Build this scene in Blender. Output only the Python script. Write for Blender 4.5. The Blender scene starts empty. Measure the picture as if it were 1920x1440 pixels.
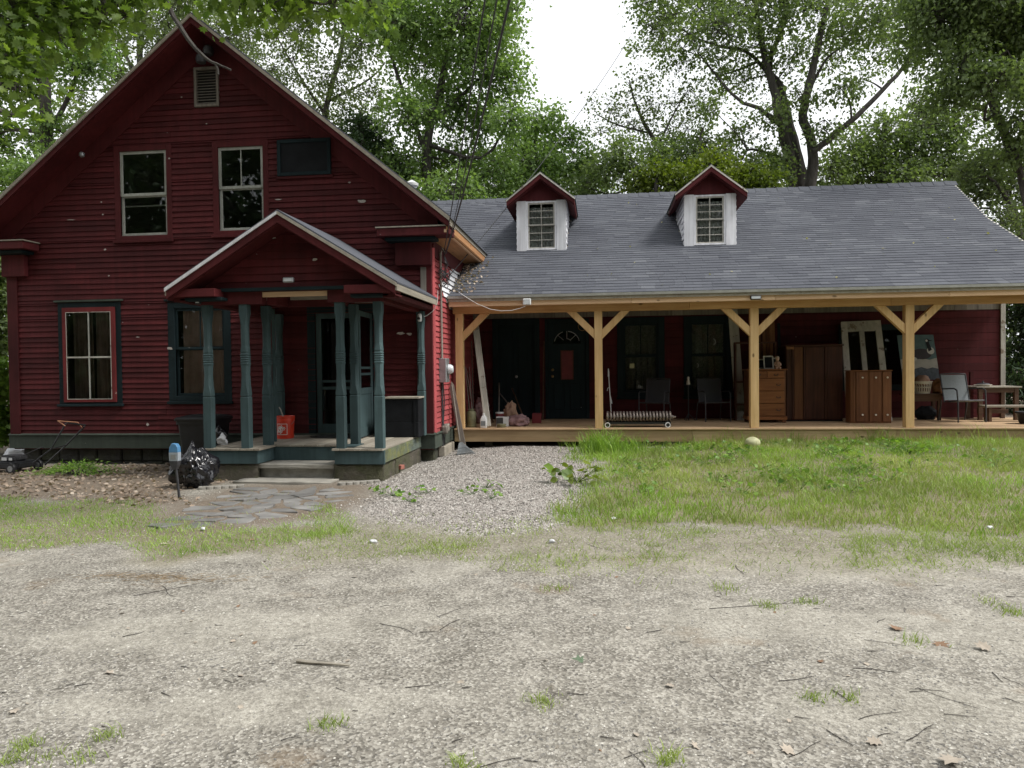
import bpy, bmesh, math, random
import numpy as np
from math import *
from mathutils import Matrix, Vector

rng = np.random.default_rng(11)
random.seed(11)
S = bpy.context.scene
COL = S.collection

# ------------------------------------------------------------------ camera
FPX, EYE = 1400.0, 1.55
_t, _p, _r = radians(6.8), atan(30 / FPX), radians(0.65)
F_ = np.array([-sin(_t) * cos(_p), cos(_t) * cos(_p), -sin(_p)])
U0 = np.array([-sin(_t) * sin(_p), cos(_t) * sin(_p), cos(_p)])
R0 = np.array([cos(_t), sin(_t), 0.0])
R_ = cos(_r) * R0 - sin(_r) * U0
U_ = sin(_r) * R0 + cos(_r) * U0
CAM = np.array([0, 0, EYE])
cd = bpy.data.cameras.new('camera')
cd.sensor_width = 36
cd.lens = 36 * FPX / 1920
cd.clip_end = 2000
cam = bpy.data.objects.new('camera', cd)
COL.objects.link(cam)
cam.matrix_world = Matrix(((R_[0], U_[0], -F_[0], 0), (R_[1], U_[1], -F_[1], 0), (R_[2], U_[2], -F_[2], EYE), (0, 0, 0, 1)))
S.camera = cam

# ------------------------------------------------------------------ sky, sun, exposure
SUN_EL, SUN_AZ = radians(54), radians(76)      # azimuth measured from -Y (towards the viewer) round to +X
w = bpy.data.worlds.new('World')
S.world = w
w.use_nodes = True
nt = w.node_tree
bg = nt.nodes['Background']
sky = nt.nodes.new('ShaderNodeTexSky')
sky.sky_type = 'NISHITA'
sky.sun_disc = False
sky.sun_elevation = SUN_EL
sky.sun_rotation = radians(180) - SUN_AZ
sky.dust_density = 4
hs = nt.nodes.new('ShaderNodeHueSaturation')
hs.inputs['Saturation'].default_value = 0.25
nt.links.new(sky.outputs[0], hs.inputs['Color'])
tc = nt.nodes.new('ShaderNodeTexCoord')
nz = nt.nodes.new('ShaderNodeTexNoise')
nz.inputs['Scale'].default_value = 2.2
nz.inputs['Detail'].default_value = 5
nt.links.new(tc.outputs['Generated'], nz.inputs['Vector'])
rp = nt.nodes.new('ShaderNodeValToRGB')
rp.color_ramp.elements[0].position = .3
rp.color_ramp.elements[0].color = (8.6, 8.9, 9.3, 1)
rp.color_ramp.elements[1].position = .7
rp.color_ramp.elements[1].color = (11.5, 11.6, 11.8, 1)
nt.links.new(nz.outputs['Fac'], rp.inputs['Fac'])
mx = nt.nodes.new('ShaderNodeMixRGB')
mx.inputs['Fac'].default_value = .85            # an overcast veil over the clear sky
nt.links.new(hs.outputs[0], mx.inputs['Color1'])
nt.links.new(rp.outputs[0], mx.inputs['Color2'])
nt.links.new(mx.outputs[0], bg.inputs['Color'])
bg.inputs['Strength'].default_value = 0.057
sl = bpy.data.lights.new('sun', 'SUN')
sl.energy = 1.5
sl.angle = radians(16)
sl.color = (1, .965, .91)
sun = bpy.data.objects.new('sun', sl)
COL.objects.link(sun)
sd = Vector((sin(SUN_AZ) * cos(SUN_EL), -cos(SUN_AZ) * cos(SUN_EL), sin(SUN_EL)))
sun.rotation_euler = sd.to_track_quat('Z', 'Y').to_euler()
sun.location = (12, -8, 25)
S.view_settings.view_transform = 'Standard'
S.view_settings.look = 'None'
S.view_settings.exposure = 1.32
S.view_settings.gamma = 1
S.view_settings.use_curve_mapping = False
S.cycles.max_bounces = 10
S.cycles.diffuse_bounces = 6
S.cycles.transparent_max_bounces = 16


# ------------------------------------------------------------------ helpers: pixels, ground height
def ray(x, y):
    return F_ + (x - 960) / FPX * R_ + (720 - y) / FPX * U_

def P(x, y, Y=None, Z=None, X=None):
    v = ray(x, y)
    k = Y / v[1] if Y is not None else ((Z - EYE) / v[2] if Z is not None else X / v[0])
    return CAM + k * v

def sm(a, b, x):
    t = np.clip((x - a) / (b - a), 0, 1)
    return t * t * (3 - 2 * t)

def gz(x, y):
    x = np.asarray(x, float); y = np.asarray(y, float)
    a = sm(8.5, 13.7, y) * (.09 + .11 * sm(-.5, 5, x)) * sm(-3.4, -1.6, x)
    b = -.07 * sm(-2.6, -4, x) * sm(9.6, 11.8, y)
    n = .012 * np.sin(x * 1.7 + 1) * np.sin(y * 1.3) + .006 * np.sin(x * 4.1 + y * 2.3) + .004 * np.sin(x * 7.7 - y * 9.1)
    far = 1 - sm(40, 120, np.hypot(x, y))
    return a + b + n * far

def Pg(x, y, n=4):
    z = 0.0
    for _ in range(n):
        q = P(x, y, Z=z)
        z = float(gz(q[0], q[1]))
    return np.array([q[0], q[1], z])

def proj(q):
    q = np.asarray(q, float) - CAM
    k = q @ F_
    return 960 + FPX * (q @ R_) / k, 720 - FPX * (q @ U_) / k


# ------------------------------------------------------------------ helpers: objects
def tag(o, label=None, cat=None, group=None, kind=None):
    if label: o['label'] = label
    if cat: o['category'] = cat
    if group: o['group'] = group
    if kind: o['kind'] = kind
    return o

def thing(name, label, cat, loc=(0, 0, 0), group=None):
    o = bpy.data.objects.new(name, None)
    o.empty_display_size = .1
    COL.objects.link(o)
    o.location = [float(v) for v in loc]
    return tag(o, label, cat, group)

def org(o):
    v = Vector((0, 0, 0))
    while o is not None:
        v = v + o.location
        o = o.parent
    return np.array(v)

def link(name, me, parent=None, mat=None):
    o = bpy.data.objects.new(name, me)
    COL.objects.link(o)
    if mat is not None and not me.materials:
        me.materials.append(mat)
    if parent is not None:
        o.parent = parent
    return o

def fast(name, V, Fc, mat, parent=None, rnd=None, smooth=False, at=None, mi=None, mats=None):
    """mesh from numpy arrays, Fc (n,k) of equal polygons, rnd = one value per face"""
    V = np.asarray(V, np.float32)
    Fc = np.asarray(Fc, np.int32)
    n, k = Fc.shape
    me = bpy.data.meshes.new(name)
    o0 = org(parent) if parent is not None else (np.asarray(at, float) if at is not None else np.zeros(3))
    me.vertices.add(len(V))
    me.vertices.foreach_set('co', (V - o0.astype(np.float32)).ravel())
    me.loops.add(n * k)
    me.loops.foreach_set('vertex_index', Fc.ravel())
    me.polygons.add(n)
    me.polygons.foreach_set('loop_start', np.arange(0, n * k, k, dtype=np.int32))
    if smooth:
        me.polygons.foreach_set('use_smooth', np.ones(n, bool))
    if rnd is not None:
        a = me.attributes.new('rnd', 'FLOAT', 'FACE')
        a.data.foreach_set('value', np.asarray(rnd, np.float32))
    if mats:
        for m_ in mats: me.materials.append(m_)
        me.polygons.foreach_set('material_index', np.asarray(mi, np.int32))
    me.update(calc_edges=True)
    if not smooth: me.shade_flat()
    o = link(name, me, parent, None if mats else mat)
    if parent is None and at is not None:
        o.location = [float(v) for v in at]
    return o

def rotm(ax, ay, az):
    return np.array(Matrix.Rotation(az, 3, 'Z') @ Matrix.Rotation(ay, 3, 'Y') @ Matrix.Rotation(ax, 3, 'X'))

class G:
    """collects shapes in world coordinates; obj() links them as one mesh"""
    def __init__(s, m=None):
        s.v = []; s.f = []; s.m = m        # m: 4x4 applied to everything added
    def add(s, vs, fs):
        b = len(s.v)
        for q in vs:
            q = Vector([float(c) for c in q])
            s.v.append(tuple(s.m @ q) if s.m is not None else tuple(q))
        for f in fs: s.f.append([b + i for i in f])
        return s
    def hexa(s, q):                        # 8 points, bottom 4 ccw then top 4
        return s.add(q, [(3, 2, 1, 0), (4, 5, 6, 7), (0, 1, 5, 4), (1, 2, 6, 5), (2, 3, 7, 6), (3, 0, 4, 7)])
    def box(s, x0, x1, y0, y1, z0, z1):
        return s.hexa([(x0, y0, z0), (x1, y0, z0), (x1, y1, z0), (x0, y1, z0), (x0, y0, z1), (x1, y0, z1), (x1, y1, z1), (x0, y1, z1)])
    def beam(s, p, q, w, h, up=(0, 0, 1), ext=0):
        p = Vector(p); q = Vector(q)
        d = (q - p).normalized()
        p = p - d * ext; q = q + d * ext
        a = d.cross(Vector(up))
        if a.length < 1e-4: a = d.cross(Vector((0, 1, 0)))
        a.normalize(); b = a.cross(d)
        a = a * (w / 2); b = b * (h / 2)
        return s.hexa([p - a - b, p + a - b, q + a - b, q - a - b, p - a + b, p + a + b, q + a + b, q - a + b])
    def tube(s, pts, r, n=8, cap=True):
        pts = [Vector([float(c) for c in p]) for p in pts]
        if not hasattr(r, '__len__'): r = [r] * len(pts)
        vs = []; fs = []
        ref = None
        for i, p in enumerate(pts):
            d = (pts[min(i + 1, len(pts) - 1)] - pts[max(i - 1, 0)])
            if d.length < 1e-9: d = Vector((0, 0, 1))
            d.normalize()
            if ref is None:
                ref = d.orthogonal().normalized()
            a = (ref - d * ref.dot(d))
            if a.length < 1e-5: a = d.orthogonal()
            a.normalize(); ref = a
            b = d.cross(a)
            for k in range(n):
                t = 2 * pi * k / n
                vs.append(p + (a * cos(t) + b * sin(t)) * r[i])
        for i in range(len(pts) - 1):
            for k in range(n):
                fs.append((i * n + k, i * n + (k + 1) % n, (i + 1) * n + (k + 1) % n, (i + 1) * n + k))
        if cap:
            fs.append(tuple(range(n))[::-1]); fs.append(tuple((len(pts) - 1) * n + k for k in range(n)))
        return s.add(vs, fs)
    def lathe(s, prof, c, n=20, axis='Z', cap=True):
        vs = []; fs = []
        for (r, z) in prof:
            for k in range(n):
                t = 2 * pi * k / n
                a, b = r * cos(t), r * sin(t)
                vs.append((c[0] + a, c[1] + b, c[2] + z) if axis == 'Z' else ((c[0] + a, c[1] + z, c[2] + b) if axis == 'Y' else (c[0] + z, c[1] + a, c[2] + b)))
        m = len(prof)
        for i in range(m - 1):
            for k in range(n):
                fs.append((i * n + k, i * n + (k + 1) % n, (i + 1) * n + (k + 1) % n, (i + 1) * n + k))
        if cap:
            fs.append(tuple(range(n))[::-1]); fs.append(tuple((m - 1) * n + k for k in range(n)))
        return s.add(vs, fs)
    def prism(s, poly, vec):
        n = len(poly); v = Vector(vec)
        vs = [Vector([float(c) for c in p]) for p in poly]
        vs = vs + [p + v for p in vs]
        fs = [tuple(range(n))[::-1], tuple(range(n, 2 * n))] + [(i, (i + 1) % n, n + (i + 1) % n, n + i) for i in range(n)]
        return s.add(vs, fs)
    def obj(s, name, mat, parent=None, smooth=False, bevel=0, at=None, seg=1, fix=True):
        me = bpy.data.meshes.new(name)
        o0 = org(parent) if parent is not None else (np.asarray(at, float) if at is not None else np.zeros(3))
        V = [tuple(np.array(q) - o0) for q in s.v]
        me.from_pydata(V, [], s.f)
        if fix or bevel:
            bm = bmesh.new(); bm.from_mesh(me)
            if bevel:
                bmesh.ops.bevel(bm, geom=[e for e in bm.edges if len(e.link_faces) == 2 and e.calc_face_angle(0) > .5], offset=bevel, segments=seg, affect='EDGES', clamp_overlap=True)
            bmesh.ops.recalc_face_normals(bm, faces=bm.faces)
            bm.to_mesh(me); bm.free()
        if smooth:
            for p in me.polygons: p.use_smooth = True
            try: me.set_sharp_from_angle(angle=radians(40))
            except Exception: pass
        me.update()
        o = link(name, me, parent, mat)
        if parent is None and at is not None:
            o.location = [float(v) for v in at]
        return o

def ring(g, x0, x1, z0, z1, y0, y1, w, wb=None, wt=None):
    """rectangular frame in the XZ plane"""
    wb = w if wb is None else wb; wt = w if wt is None else wt
    g.box(x0, x0 + w, y0, y1, z0, z1); g.box(x1 - w, x1, y0, y1, z0, z1)
    g.box(x0 + w, x1 - w, y0, y1, z0, z0 + wb); g.box(x0 + w, x1 - w, y0, y1, z1 - wt, z1)
    return g


# ------------------------------------------------------------------ materials
def newmat(name):
    m = bpy.data.materials.new(name)
    m.use_nodes = True
    return m, m.node_tree.nodes, m.node_tree.links, m.node_tree.nodes['Principled BSDF']

def nd(N, t, **k):
    n = N.new('ShaderNode' + t)
    for a, b in k.items(): setattr(n, a, b)
    return n

def noise(N, L, vec, scale, detail=4, rough=.6):
    n = nd(N, 'TexNoise')
    n.inputs['Scale'].default_value = scale
    n.inputs['Detail'].default_value = detail
    n.inputs['Roughness'].default_value = rough
    if vec is not None: L.new(vec, n.inputs['Vector'])
    return n.outputs['Fac']

def ramp(N, L, fac, stops):
    r = nd(N, 'ValToRGB')
    e = r.color_ramp.elements
    while len(e) < len(stops): e.new(.5)
    for i, (p, c) in enumerate(stops):
        e[i].position = p
        e[i].color = (*c, 1) if hasattr(c, '__len__') else (c, c, c, 1)
    L.new(fac, r.inputs['Fac'])
    return r.outputs['Color']

def mixc(N, L, fac, a, b, mode='MIX'):
    n = nd(N, 'MixRGB', blend_type=mode)
    for i, v in ((0, fac), (1, a), (2, b)):
        if hasattr(v, 'is_linked') or hasattr(v, 'links'): L.new(v, n.inputs[i])
        else: n.inputs[i].default_value = (*v, 1) if hasattr(v, '__len__') else v
    return n.outputs['Color']

def coords(N, L, scale=(1, 1, 1), rnd=0):
    t = nd(N, 'TexCoord')
    m = nd(N, 'Mapping')
    m.inputs['Scale'].default_value = scale
    L.new(t.outputs['Object'], m.inputs['Vector'])
    if rnd:
        oi = nd(N, 'ObjectInfo')
        v = nd(N, 'VectorMath', operation='SCALE')
        v.inputs[0].default_value = (rnd, rnd * 1.7, rnd * .6)
        L.new(oi.outputs['Random'], v.inputs['Scale'])
        L.new(v.outputs[0], m.inputs['Location'])
    return m.outputs['Vector']

def bump(N, L, bsdf, h, strength=.3, dist=.01):
    b = nd(N, 'Bump')
    b.inputs['Strength'].default_value = strength
    b.inputs['Distance'].default_value = dist
    L.new(h, b.inputs['Height'])
    L.new(b.outputs[0], bsdf.inputs['Normal'])

def sc(c, k): return tuple(min(1, v * k) for v in c)

def plain(name, c, rough=.6, var=.25, scale=8, metal=0, bmp=.15, spec=.5, objvar=0):
    m, N, L, B = newmat(name)
    v = coords(N, L)
    f = noise(N, L, v, scale, 5)
    col = ramp(N, L, f, [(.3, sc(c, 1 - var)), (.7, sc(c, 1 + var))])
    if objvar:
        oi = nd(N, 'ObjectInfo')
        col = mixc(N, L, 1, col, ramp(N, L, oi.outputs['Random'], [(0, (1 - objvar,) * 3), (1, (1 + objvar,) * 3)]), 'MULTIPLY')
    L.new(col, B.inputs['Base Color'])
    B.inputs['Roughness'].default_value = rough
    B.inputs['Metallic'].default_value = metal
    B.inputs['Specular IOR Level'].default_value = spec
    if bmp: bump(N, L, B, noise(N, L, v, scale * 6, 4), bmp, .005)
    return m

def paint(name, c, under=(.30, .27, .24), peel=.70, rough=.7, streak=(1, 1, 1), dirt=.35, spec=.2):
    """old house paint: slow fading, dirt streaks, small flakes lost to the wood"""
    m, N, L, B = newmat(name)
    v = coords(N, L)
    vr = coords(N, L, (1, 1, 1), rnd=7)
    f = noise(N, L, vr, 1.1, 5)
    col = ramp(N, L, f, [(.3, sc(c, 1 - dirt)), (.7, sc(c, 1.25))])
    st = noise(N, L, coords(N, L, (14, 14, .9)), 1.0, 4)
    col = mixc(N, L, .5, col, ramp(N, L, st, [(.35, (.62, .6, .58)), (.65, (1.1, 1.08, 1.06))]), 'MULTIPLY')
    oi = nd(N, 'ObjectInfo')
    col = mixc(N, L, 1, col, ramp(N, L, oi.outputs['Random'], [(0, (.82,) * 3), (1, (1.15, 1.13, 1.13))]), 'MULTIPLY')
    pk = noise(N, L, coords(N, L, streak), 4.5, 7, .68)
    fl = ramp(N, L, pk, [(peel, 0), (peel + .012, 1)])
    col = mixc(N, L, fl, col, mixc(N, L, noise(N, L, v, 30, 3), under, sc(under, 1.9)))
    chip = ramp(N, L, noise(N, L, coords(N, L, (1, 1, 2.2)), 11, 3, .5), [(.775, 0), (.785, 1)])
    col = mixc(N, L, chip, col, (.55, .52, .50))
    L.new(col, B.inputs['Base Color'])
    B.inputs['Roughness'].default_value = rough
    B.inputs['Specular IOR Level'].default_value = spec
    h = mixc(N, L, .5, noise(N, L, coords(N, L, (2, 2, 30)), 3, 3), fl)
    bump(N, L, B, h, .35, .004)
    return m

def wood(name, c1, c2, axis='X', rough=.65, knots=True, grain=26, spec=.3):
    m, N, L, B = newmat(name)
    s = {'X': (.35, 1, 1), 'Y': (1, .35, 1), 'Z': (1, 1, .35)}[axis]
    s2 = {'X': (.05, 1, 1), 'Y': (1, .05, 1), 'Z': (1, 1, .05)}[axis]
    g1 = noise(N, L, coords(N, L, s, rnd=11), 5, 4)
    g2 = noise(N, L, coords(N, L, s2, rnd=5), grain, 5, .65)
    col = ramp(N, L, mixc(N, L, .6, g1, g2), [(.33, c2), (.5, tuple((a + b) / 2 for a, b in zip(c1, c2))), (.66, c1)])
    oi = nd(N, 'ObjectInfo')
    col = mixc(N, L, 1, col, ramp(N, L, oi.outputs['Random'], [(0, (.84, .82, .8)), (1, (1.14,) * 3)]), 'MULTIPLY')
    if knots:
        vo = nd(N, 'TexVoronoi')
        vo.inputs['Scale'].default_value = 4.6
        L.new(coords(N, L, {'X': (.5, 1, 1), 'Y': (1, .5, 1), 'Z': (1, 1, .5)}[axis], rnd=9), vo.inputs['Vector'])
        k = ramp(N, L, vo.outputs['Distance'], [(.07, 1), (.115, 0)])
        col = mixc(N, L, k, col, sc(c2, .4))
    L.new(col, B.inputs['Base Color'])
    B.inputs['Roughness'].default_value = rough
    B.inputs['Specular IOR Level'].default_value = spec
    bump(N, L, B, g2, .25, .003)
    return m

def leafmat(name, lo, hi, trans=.45, yellow=None):
    m, N, L, B = newmat(name)
    at = nd(N, 'Attribute', attribute_name='rnd')
    tcn = nd(N, 'TexCoord')
    big = noise(N, L, tcn.outputs['Object'], .45, 3)
    f = mixc(N, L, .45, at.outputs['Fac'], ramp(N, L, big, [(.3, 0), (.7, 1)]))
    st = [(.12, lo), (.8, hi)]
    if yellow: st.append((.97, yellow))
    col = ramp(N, L, f, st)
    d = nd(N, 'BsdfDiffuse'); L.new(col, d.inputs['Color'])
    t = nd(N, 'BsdfTranslucent')
    L.new(mixc(N, L, 1, col, (1.15, 1.25, .55), 'MULTIPLY'), t.inputs['Color'])
    g = nd(N, 'BsdfGlossy'); g.inputs['Roughness'].default_value = .45
    g.inputs['Color'].default_value = (.8, .85, .8, 1)
    m1 = nd(N, 'MixShader'); m1.inputs[0].default_value = trans
    L.new(d.outputs[0], m1.inputs[1]); L.new(t.outputs[0], m1.inputs[2])
    m2 = nd(N, 'MixShader'); m2.inputs[0].default_value = .03
    L.new(m1.outputs[0], m2.inputs[1]); L.new(g.outputs[0], m2.inputs[2])
    L.new(m2.outputs[0], N['Material Output'].inputs['Surface'])
    N.remove(B)
    return m

def glassmat(name, tint=(.93, .95, .94), refl=1.0):
    m, N, L, B = newmat(name)
    fr = nd(N, 'Fresnel'); fr.inputs['IOR'].default_value = 1.5
    t = nd(N, 'BsdfTransparent'); t.inputs['Color'].default_value = (*tint, 1)
    g = nd(N, 'BsdfGlossy'); g.inputs['Roughness'].default_value = .015
    nb = nd(N, 'Bump'); nb.inputs['Strength'].default_value = .04
    L.new(noise(N, L, coords(N, L), 2.5, 2), nb.inputs['Height'])
    L.new(nb.outputs[0], g.inputs['Normal'])
    m1 = nd(N, 'MixShader')
    L.new(fr.outputs[0], m1.inputs[0]); L.new(t.outputs[0], m1.inputs[1]); L.new(g.outputs[0], m1.inputs[2])
    L.new(m1.outputs[0], N['Material Output'].inputs['Surface'])
    N.remove(B)
    return m

M = {}
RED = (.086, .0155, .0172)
M['red'] = paint('red_paint', RED, peel=.735, streak=(1, 1, 3))
M['redboard'] = paint('red_trim_paint', (.084, .0150, .0168), peel=.735)
M['redside'] = paint('lit_red_paint', (.36, .078, .084), peel=.735, dirt=.2)  # same house red, lightened: the light on the right side put into the colour
M['redflush'] = paint('red_flush_paint', (.080, .0140, .0165), peel=.775, dirt=.2)
M['green'] = paint('blue_green_paint', (.060, .098, .104), peel=.78, under=(.3, .3, .27))
M['darkgreen'] = paint('dark_green_paint', (.011, .023, .027), peel=.80)
M['sillgreen'] = paint('grey_green_paint', (.062, .078, .064), peel=.775, under=(.3, .3, .27))
M['whitepaint'] = paint('white_paint', (.74, .76, .80), under=(.35, .33, .3), peel=.74, dirt=.08)
M['oldwhite'] = paint('old_white_paint', (.50, .49, .44), under=(.16, .13, .10), peel=.60, dirt=.2)
M['sash'] = paint('sash_paint', (.42, .44, .40), under=(.2, .2, .18), peel=.68)
M['redsash'] = paint('red_sash_paint', (.15, .025, .026), under=(.4, .37, .32), peel=.66)
M['glass'] = glassmat('window_glass')
M['dirtyglass'] = glassmat('dirty_window_glass', (.72, .72, .70))
M['pineX'] = wood('new_pine_x', (.62, .40, .19), (.43, .235, .09), 'X')
M['pineY'] = wood('new_pine_y', (.62, .42, .22), (.42, .24, .095), 'Y')
M['pineZ'] = wood('new_pine_z', (.68, .48, .25), (.49, .30, .125), 'Z')
M['fasciaX'] = wood('fascia_pine', (.76, .55, .36), (.60, .385, .22), 'X')
M['deckX'] = wood('deck_boards', (.56, .40, .25), (.36, .24, .13), 'X')
M['skirtX'] = wood('deck_skirt', (.44, .33, .19), (.27, .19, .10), 'X')
M['soffitY'] = wood('soffit_pine', (.48, .26, .12), (.28, .13, .055), 'Y')
M['greyY'] = wood('weathered_deck', (.36, .33, .27), (.20, .18, .15), 'Y', knots=False)
M['greyZ'] = wood('weathered_board', (.26, .235, .205), (.13, .115, .10), 'Z', knots=False)
M['oakZ'] = wood('brown_furniture', (.20, .085, .035), (.09, .033, .014), 'Z', knots=False, rough=.45)
M['oakX'] = wood('brown_drawer', (.27, .115, .042), (.14, .05, .018), 'X', knots=False, rough=.4)
M['darkwoodZ'] = wood('dark_wardrobe', (.10, .036, .020), (.035, .012, .008), 'Z', knots=False, rough=.5)
M['plankZ'] = wood('loose_planks', (.30, .15, .07), (.16, .07, .03), 'Z', knots=False)
M['benchX'] = wood('old_bench', (.13, .075, .045), (.06, .032, .02), 'X', knots=False)
M['drip'] = plain('drip_edge_metal', (.33, .33, .30), .45, .15, metal=.3)
M['black'] = plain('black_plastic', (.012, .013, .015), .45, .3)
M['blackbox'] = plain('black_boards', (.011, .012, .014), .7, .3, 5, spec=.15)
M['bag'] = plain('bag_film', (.010, .010, .013), .22, .2, 3, spec=.7, bmp=.3)
M['whitefilm'] = plain('white_film', (.62, .63, .65), .35, .1, 4)
M['steel'] = plain('grey_steel', (.33, .34, .35), .4, .2, metal=.6)
M['darksteel'] = plain('dark_steel', (.055, .055, .06), .5, .3, metal=.4)
M['cable'] = plain('black_cable', (.018, .018, .02), .6, .2, bmp=0)
M['whitecord'] = plain('white_cord', (.6, .6, .58), .5, .1, bmp=0)
M['whiteplastic'] = plain('white_plastic', (.66, .67, .67), .4, .06, bmp=0)
M['lamp'] = plain('lamp_lens', (.55, .58, .60), .15, .1, spec=.8, bmp=0)
M['orange'] = plain('orange_plastic', (.62, .045, .018), .42, .08, bmp=.05)
M['logo'] = plain('white_print', (.70, .66, .62), .5, .05, bmp=0)
M['bronze'] = plain('copper_handle', (.42, .20, .11), .4, .2)
M['blue'] = plain('meter_blue', (.08, .22, .40), .4, .15)
M['meterface'] = plain('meter_face', (.32, .36, .40), .35, .2)
M['curtain'] = plain('brown_curtain', (.20, .135, .115), .9, .4, 3)
M['curtain_pink'] = plain('pinkish_curtain', (.40, .27, .235), .9, .25, 3)
M['lace'] = plain('grey_lace', (.42, .42, .42), .9, .45, 30)
M['pink'] = plain('dusty_pink_cloth', (.26, .16, .16), .95, .35, 14, bmp=.6)
M['oldred'] = plain('faded_red_tin', (.16, .02, .024), .5, .2)
M['tin'] = plain('old_milk_can', (.17, .165, .095), .6, .3, 12, metal=.2)
M['iron'] = plain('radiator_iron', (.19, .155, .135), .5, .5, 18, metal=.3, bmp=.3)
M['label'] = plain('printed_label', (.05, .05, .05), .6, .4, 40)
M['paper'] = plain('yellow_paper', (.50, .50, .30), .8, .1, bmp=0)
M['sling'] = plain('grey_sling_fabric', (.19, .21, .22), .8, .15, 60)
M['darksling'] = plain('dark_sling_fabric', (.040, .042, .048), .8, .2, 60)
M['brass'] = plain('dark_brass', (.24, .16, .07), .35, .2, metal=.8)
M['knob'] = plain('cream_knob', (.62, .58, .48), .35, .1, bmp=0)
M['skin'] = plain('doll_face', (.55, .36, .27), .6, .1)
M['cloth'] = plain('faded_cloth', (.36, .22, .15), .9, .3)
M['basket'] = plain('cream_plastic', (.58, .54, .45), .5, .1, bmp=0)
M['concrete'] = plain('old_concrete', (.27, .26, .23), .9, .35, 6, bmp=.6)
M['edging'] = plain('pale_edging', (.27, .255, .225), .9, .3, 8, bmp=.6)
M['stepstone'] = plain('step_slab', (.29, .275, .24), .9, .25, 4, bmp=.5)
M['brick'] = plain('brick', (.26, .10, .075), .9, .35, 9, bmp=.6, objvar=.2)
M['flag'] = plain('flagstone', (.165, .16, .152), .85, .4, 3, bmp=.6, objvar=.22)
M['interior'] = plain('dark_room', (.03, .028, .026), .9, .2)
M['melon'] = plain('pale_gourd', (.42, .42, .24), .6, .15)
M['bark'] = None

def mossmat(name, c, moss, z0, z1, rough=.9):
    m, N, L, B = newmat(name)
    v = coords(N, L)
    f = noise(N, L, v, 5, 6)
    col = ramp(N, L, f, [(.3, sc(c, .6)), (.7, sc(c, 1.35))])
    k = ramp(N, L, noise(N, L, v, 2.3, 6, .7), [(.44, 0), (.6, .85)])
    col = mixc(N, L, k, col, mixc(N, L, noise(N, L, v, 20, 3), sc(moss, .7), sc(moss, 1.4)))
    L.new(col, B.inputs['Base Color'])
    B.inputs['Roughness'].default_value = rough
    bump(N, L, B, noise(N, L, v, 15, 7, .75), 1.0, .05)
    return m
M['stone'] = mossmat('mossy_foundation', (.105, .092, .070), (.075, .080, .035), 0, .3)
M['mossboard'] = mossmat('mossy_skirt', (.12, .15, .125), (.20, .21, .065), 0, .5, .8)
M['fieldstone'] = mossmat('dark_foundation', (.05, .05, .045), (.05, .055, .03), 0, .3)

def barkmat():
    m, N, L, B = newmat('bark')
    n1 = noise(N, L, coords(N, L, (6, 6, 1.2)), 2, 6, .7)
    col = ramp(N, L, n1, [(.3, (.028, .024, .02)), (.7, (.105, .095, .085))])
    L.new(col, B.inputs['Base Color']); B.inputs['Roughness'].default_value = .95
    bump(N, L, B, n1, .9, .04)
    return m
M['bark'] = barkmat()

def shinglemat():
    m, N, L, B = newmat('asphalt_shingle')
    at = nd(N, 'Attribute', attribute_name='rnd')
    oi = nd(N, 'ObjectInfo')
    s = nd(N, 'Math', operation='ADD'); L.new(at.outputs['Fac'], s.inputs[0]); L.new(oi.outputs['Random'], s.inputs[1])
    fr = nd(N, 'Math', operation='FRACT'); L.new(s.outputs[0], fr.inputs[0])
    col = ramp(N, L, fr.outputs[0], [(0, (.068, .073, .088)), (.5, (.077, .082, .098)), (.85, (.086, .092, .108)), (1, (.106, .112, .128))])
    v = coords(N, L)
    col = mixc(N, L, .8, col, ramp(N, L, noise(N, L, v, 160, 2), [(.35, (.6,) * 3), (.65, (1.35,) * 3)]), 'MULTIPLY')
    col = mixc(N, L, .6, col, ramp(N, L, noise(N, L, v, .7, 4), [(.35, (.8, .8, .82)), (.65, (1.12, 1.12, 1.1))]), 'MULTIPLY')
    L.new(col, B.inputs['Base Color']); B.inputs['Roughness'].default_value = .85
    B.inputs['Specular IOR Level'].default_value = .3
    bump(N, L, B, noise(N, L, v, 220, 2), .3, .003)
    return m
M['shingle'] = shinglemat()

L_OAK = leafmat('oak_leaf', (.08, .14, .03), (.225, .31, .065), .6)
L_MAPLE = leafmat('maple_leaf', (.115, .19, .07), (.25, .36, .125), .55)
L_DARK = leafmat('dark_leaf', (.095, .14, .060), (.205, .27, .115), .55)
L_GREY = leafmat('grey_leaf', (.090, .125, .062), (.205, .255, .13), .55)
L_YEL = leafmat('yellow_green_leaf', (.06, .10, .014), (.19, .24, .03), .45)
L_VINE = leafmat('vine_leaf', (.08, .17, .03), (.24, .38, .07), .45)
L_FIR = leafmat('hemlock_leaf', (.025, .052, .024), (.065, .105, .045), .35)
L_GRASS = leafmat('grass_blade', (.14, .21, .05), (.38, .46, .14), .4, (.60, .55, .31))
L_LAWN = leafmat('lawn_blade', (.12, .24, .03), (.36, .52, .10), .45, (.60, .57, .26))
L_STRAW = leafmat('straw_blade', (.14, .14, .05), (.42, .38, .20), .3)
L_LITTER = leafmat('leaf_litter', (.12, .085, .065), (.42, .33, .26), .15, (.62, .56, .48))

# ------------------------------------------------------------------ ground
def poly_world(px):
    return np.array([Pg(x, y)[:2] for x, y in px])

def inside(poly, x, y):
    r = np.zeros(x.shape, bool)
    n = len(poly)
    for i in range(n):
        x0, y0 = poly[i]; x1, y1 = poly[(i + 1) % n]
        c = ((y0 > y) != (y1 > y)) & (x < (x1 - x0) * (y - y0) / (y1 - y0 + 1e-12) + x0)
        r ^= c
    return r

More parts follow.
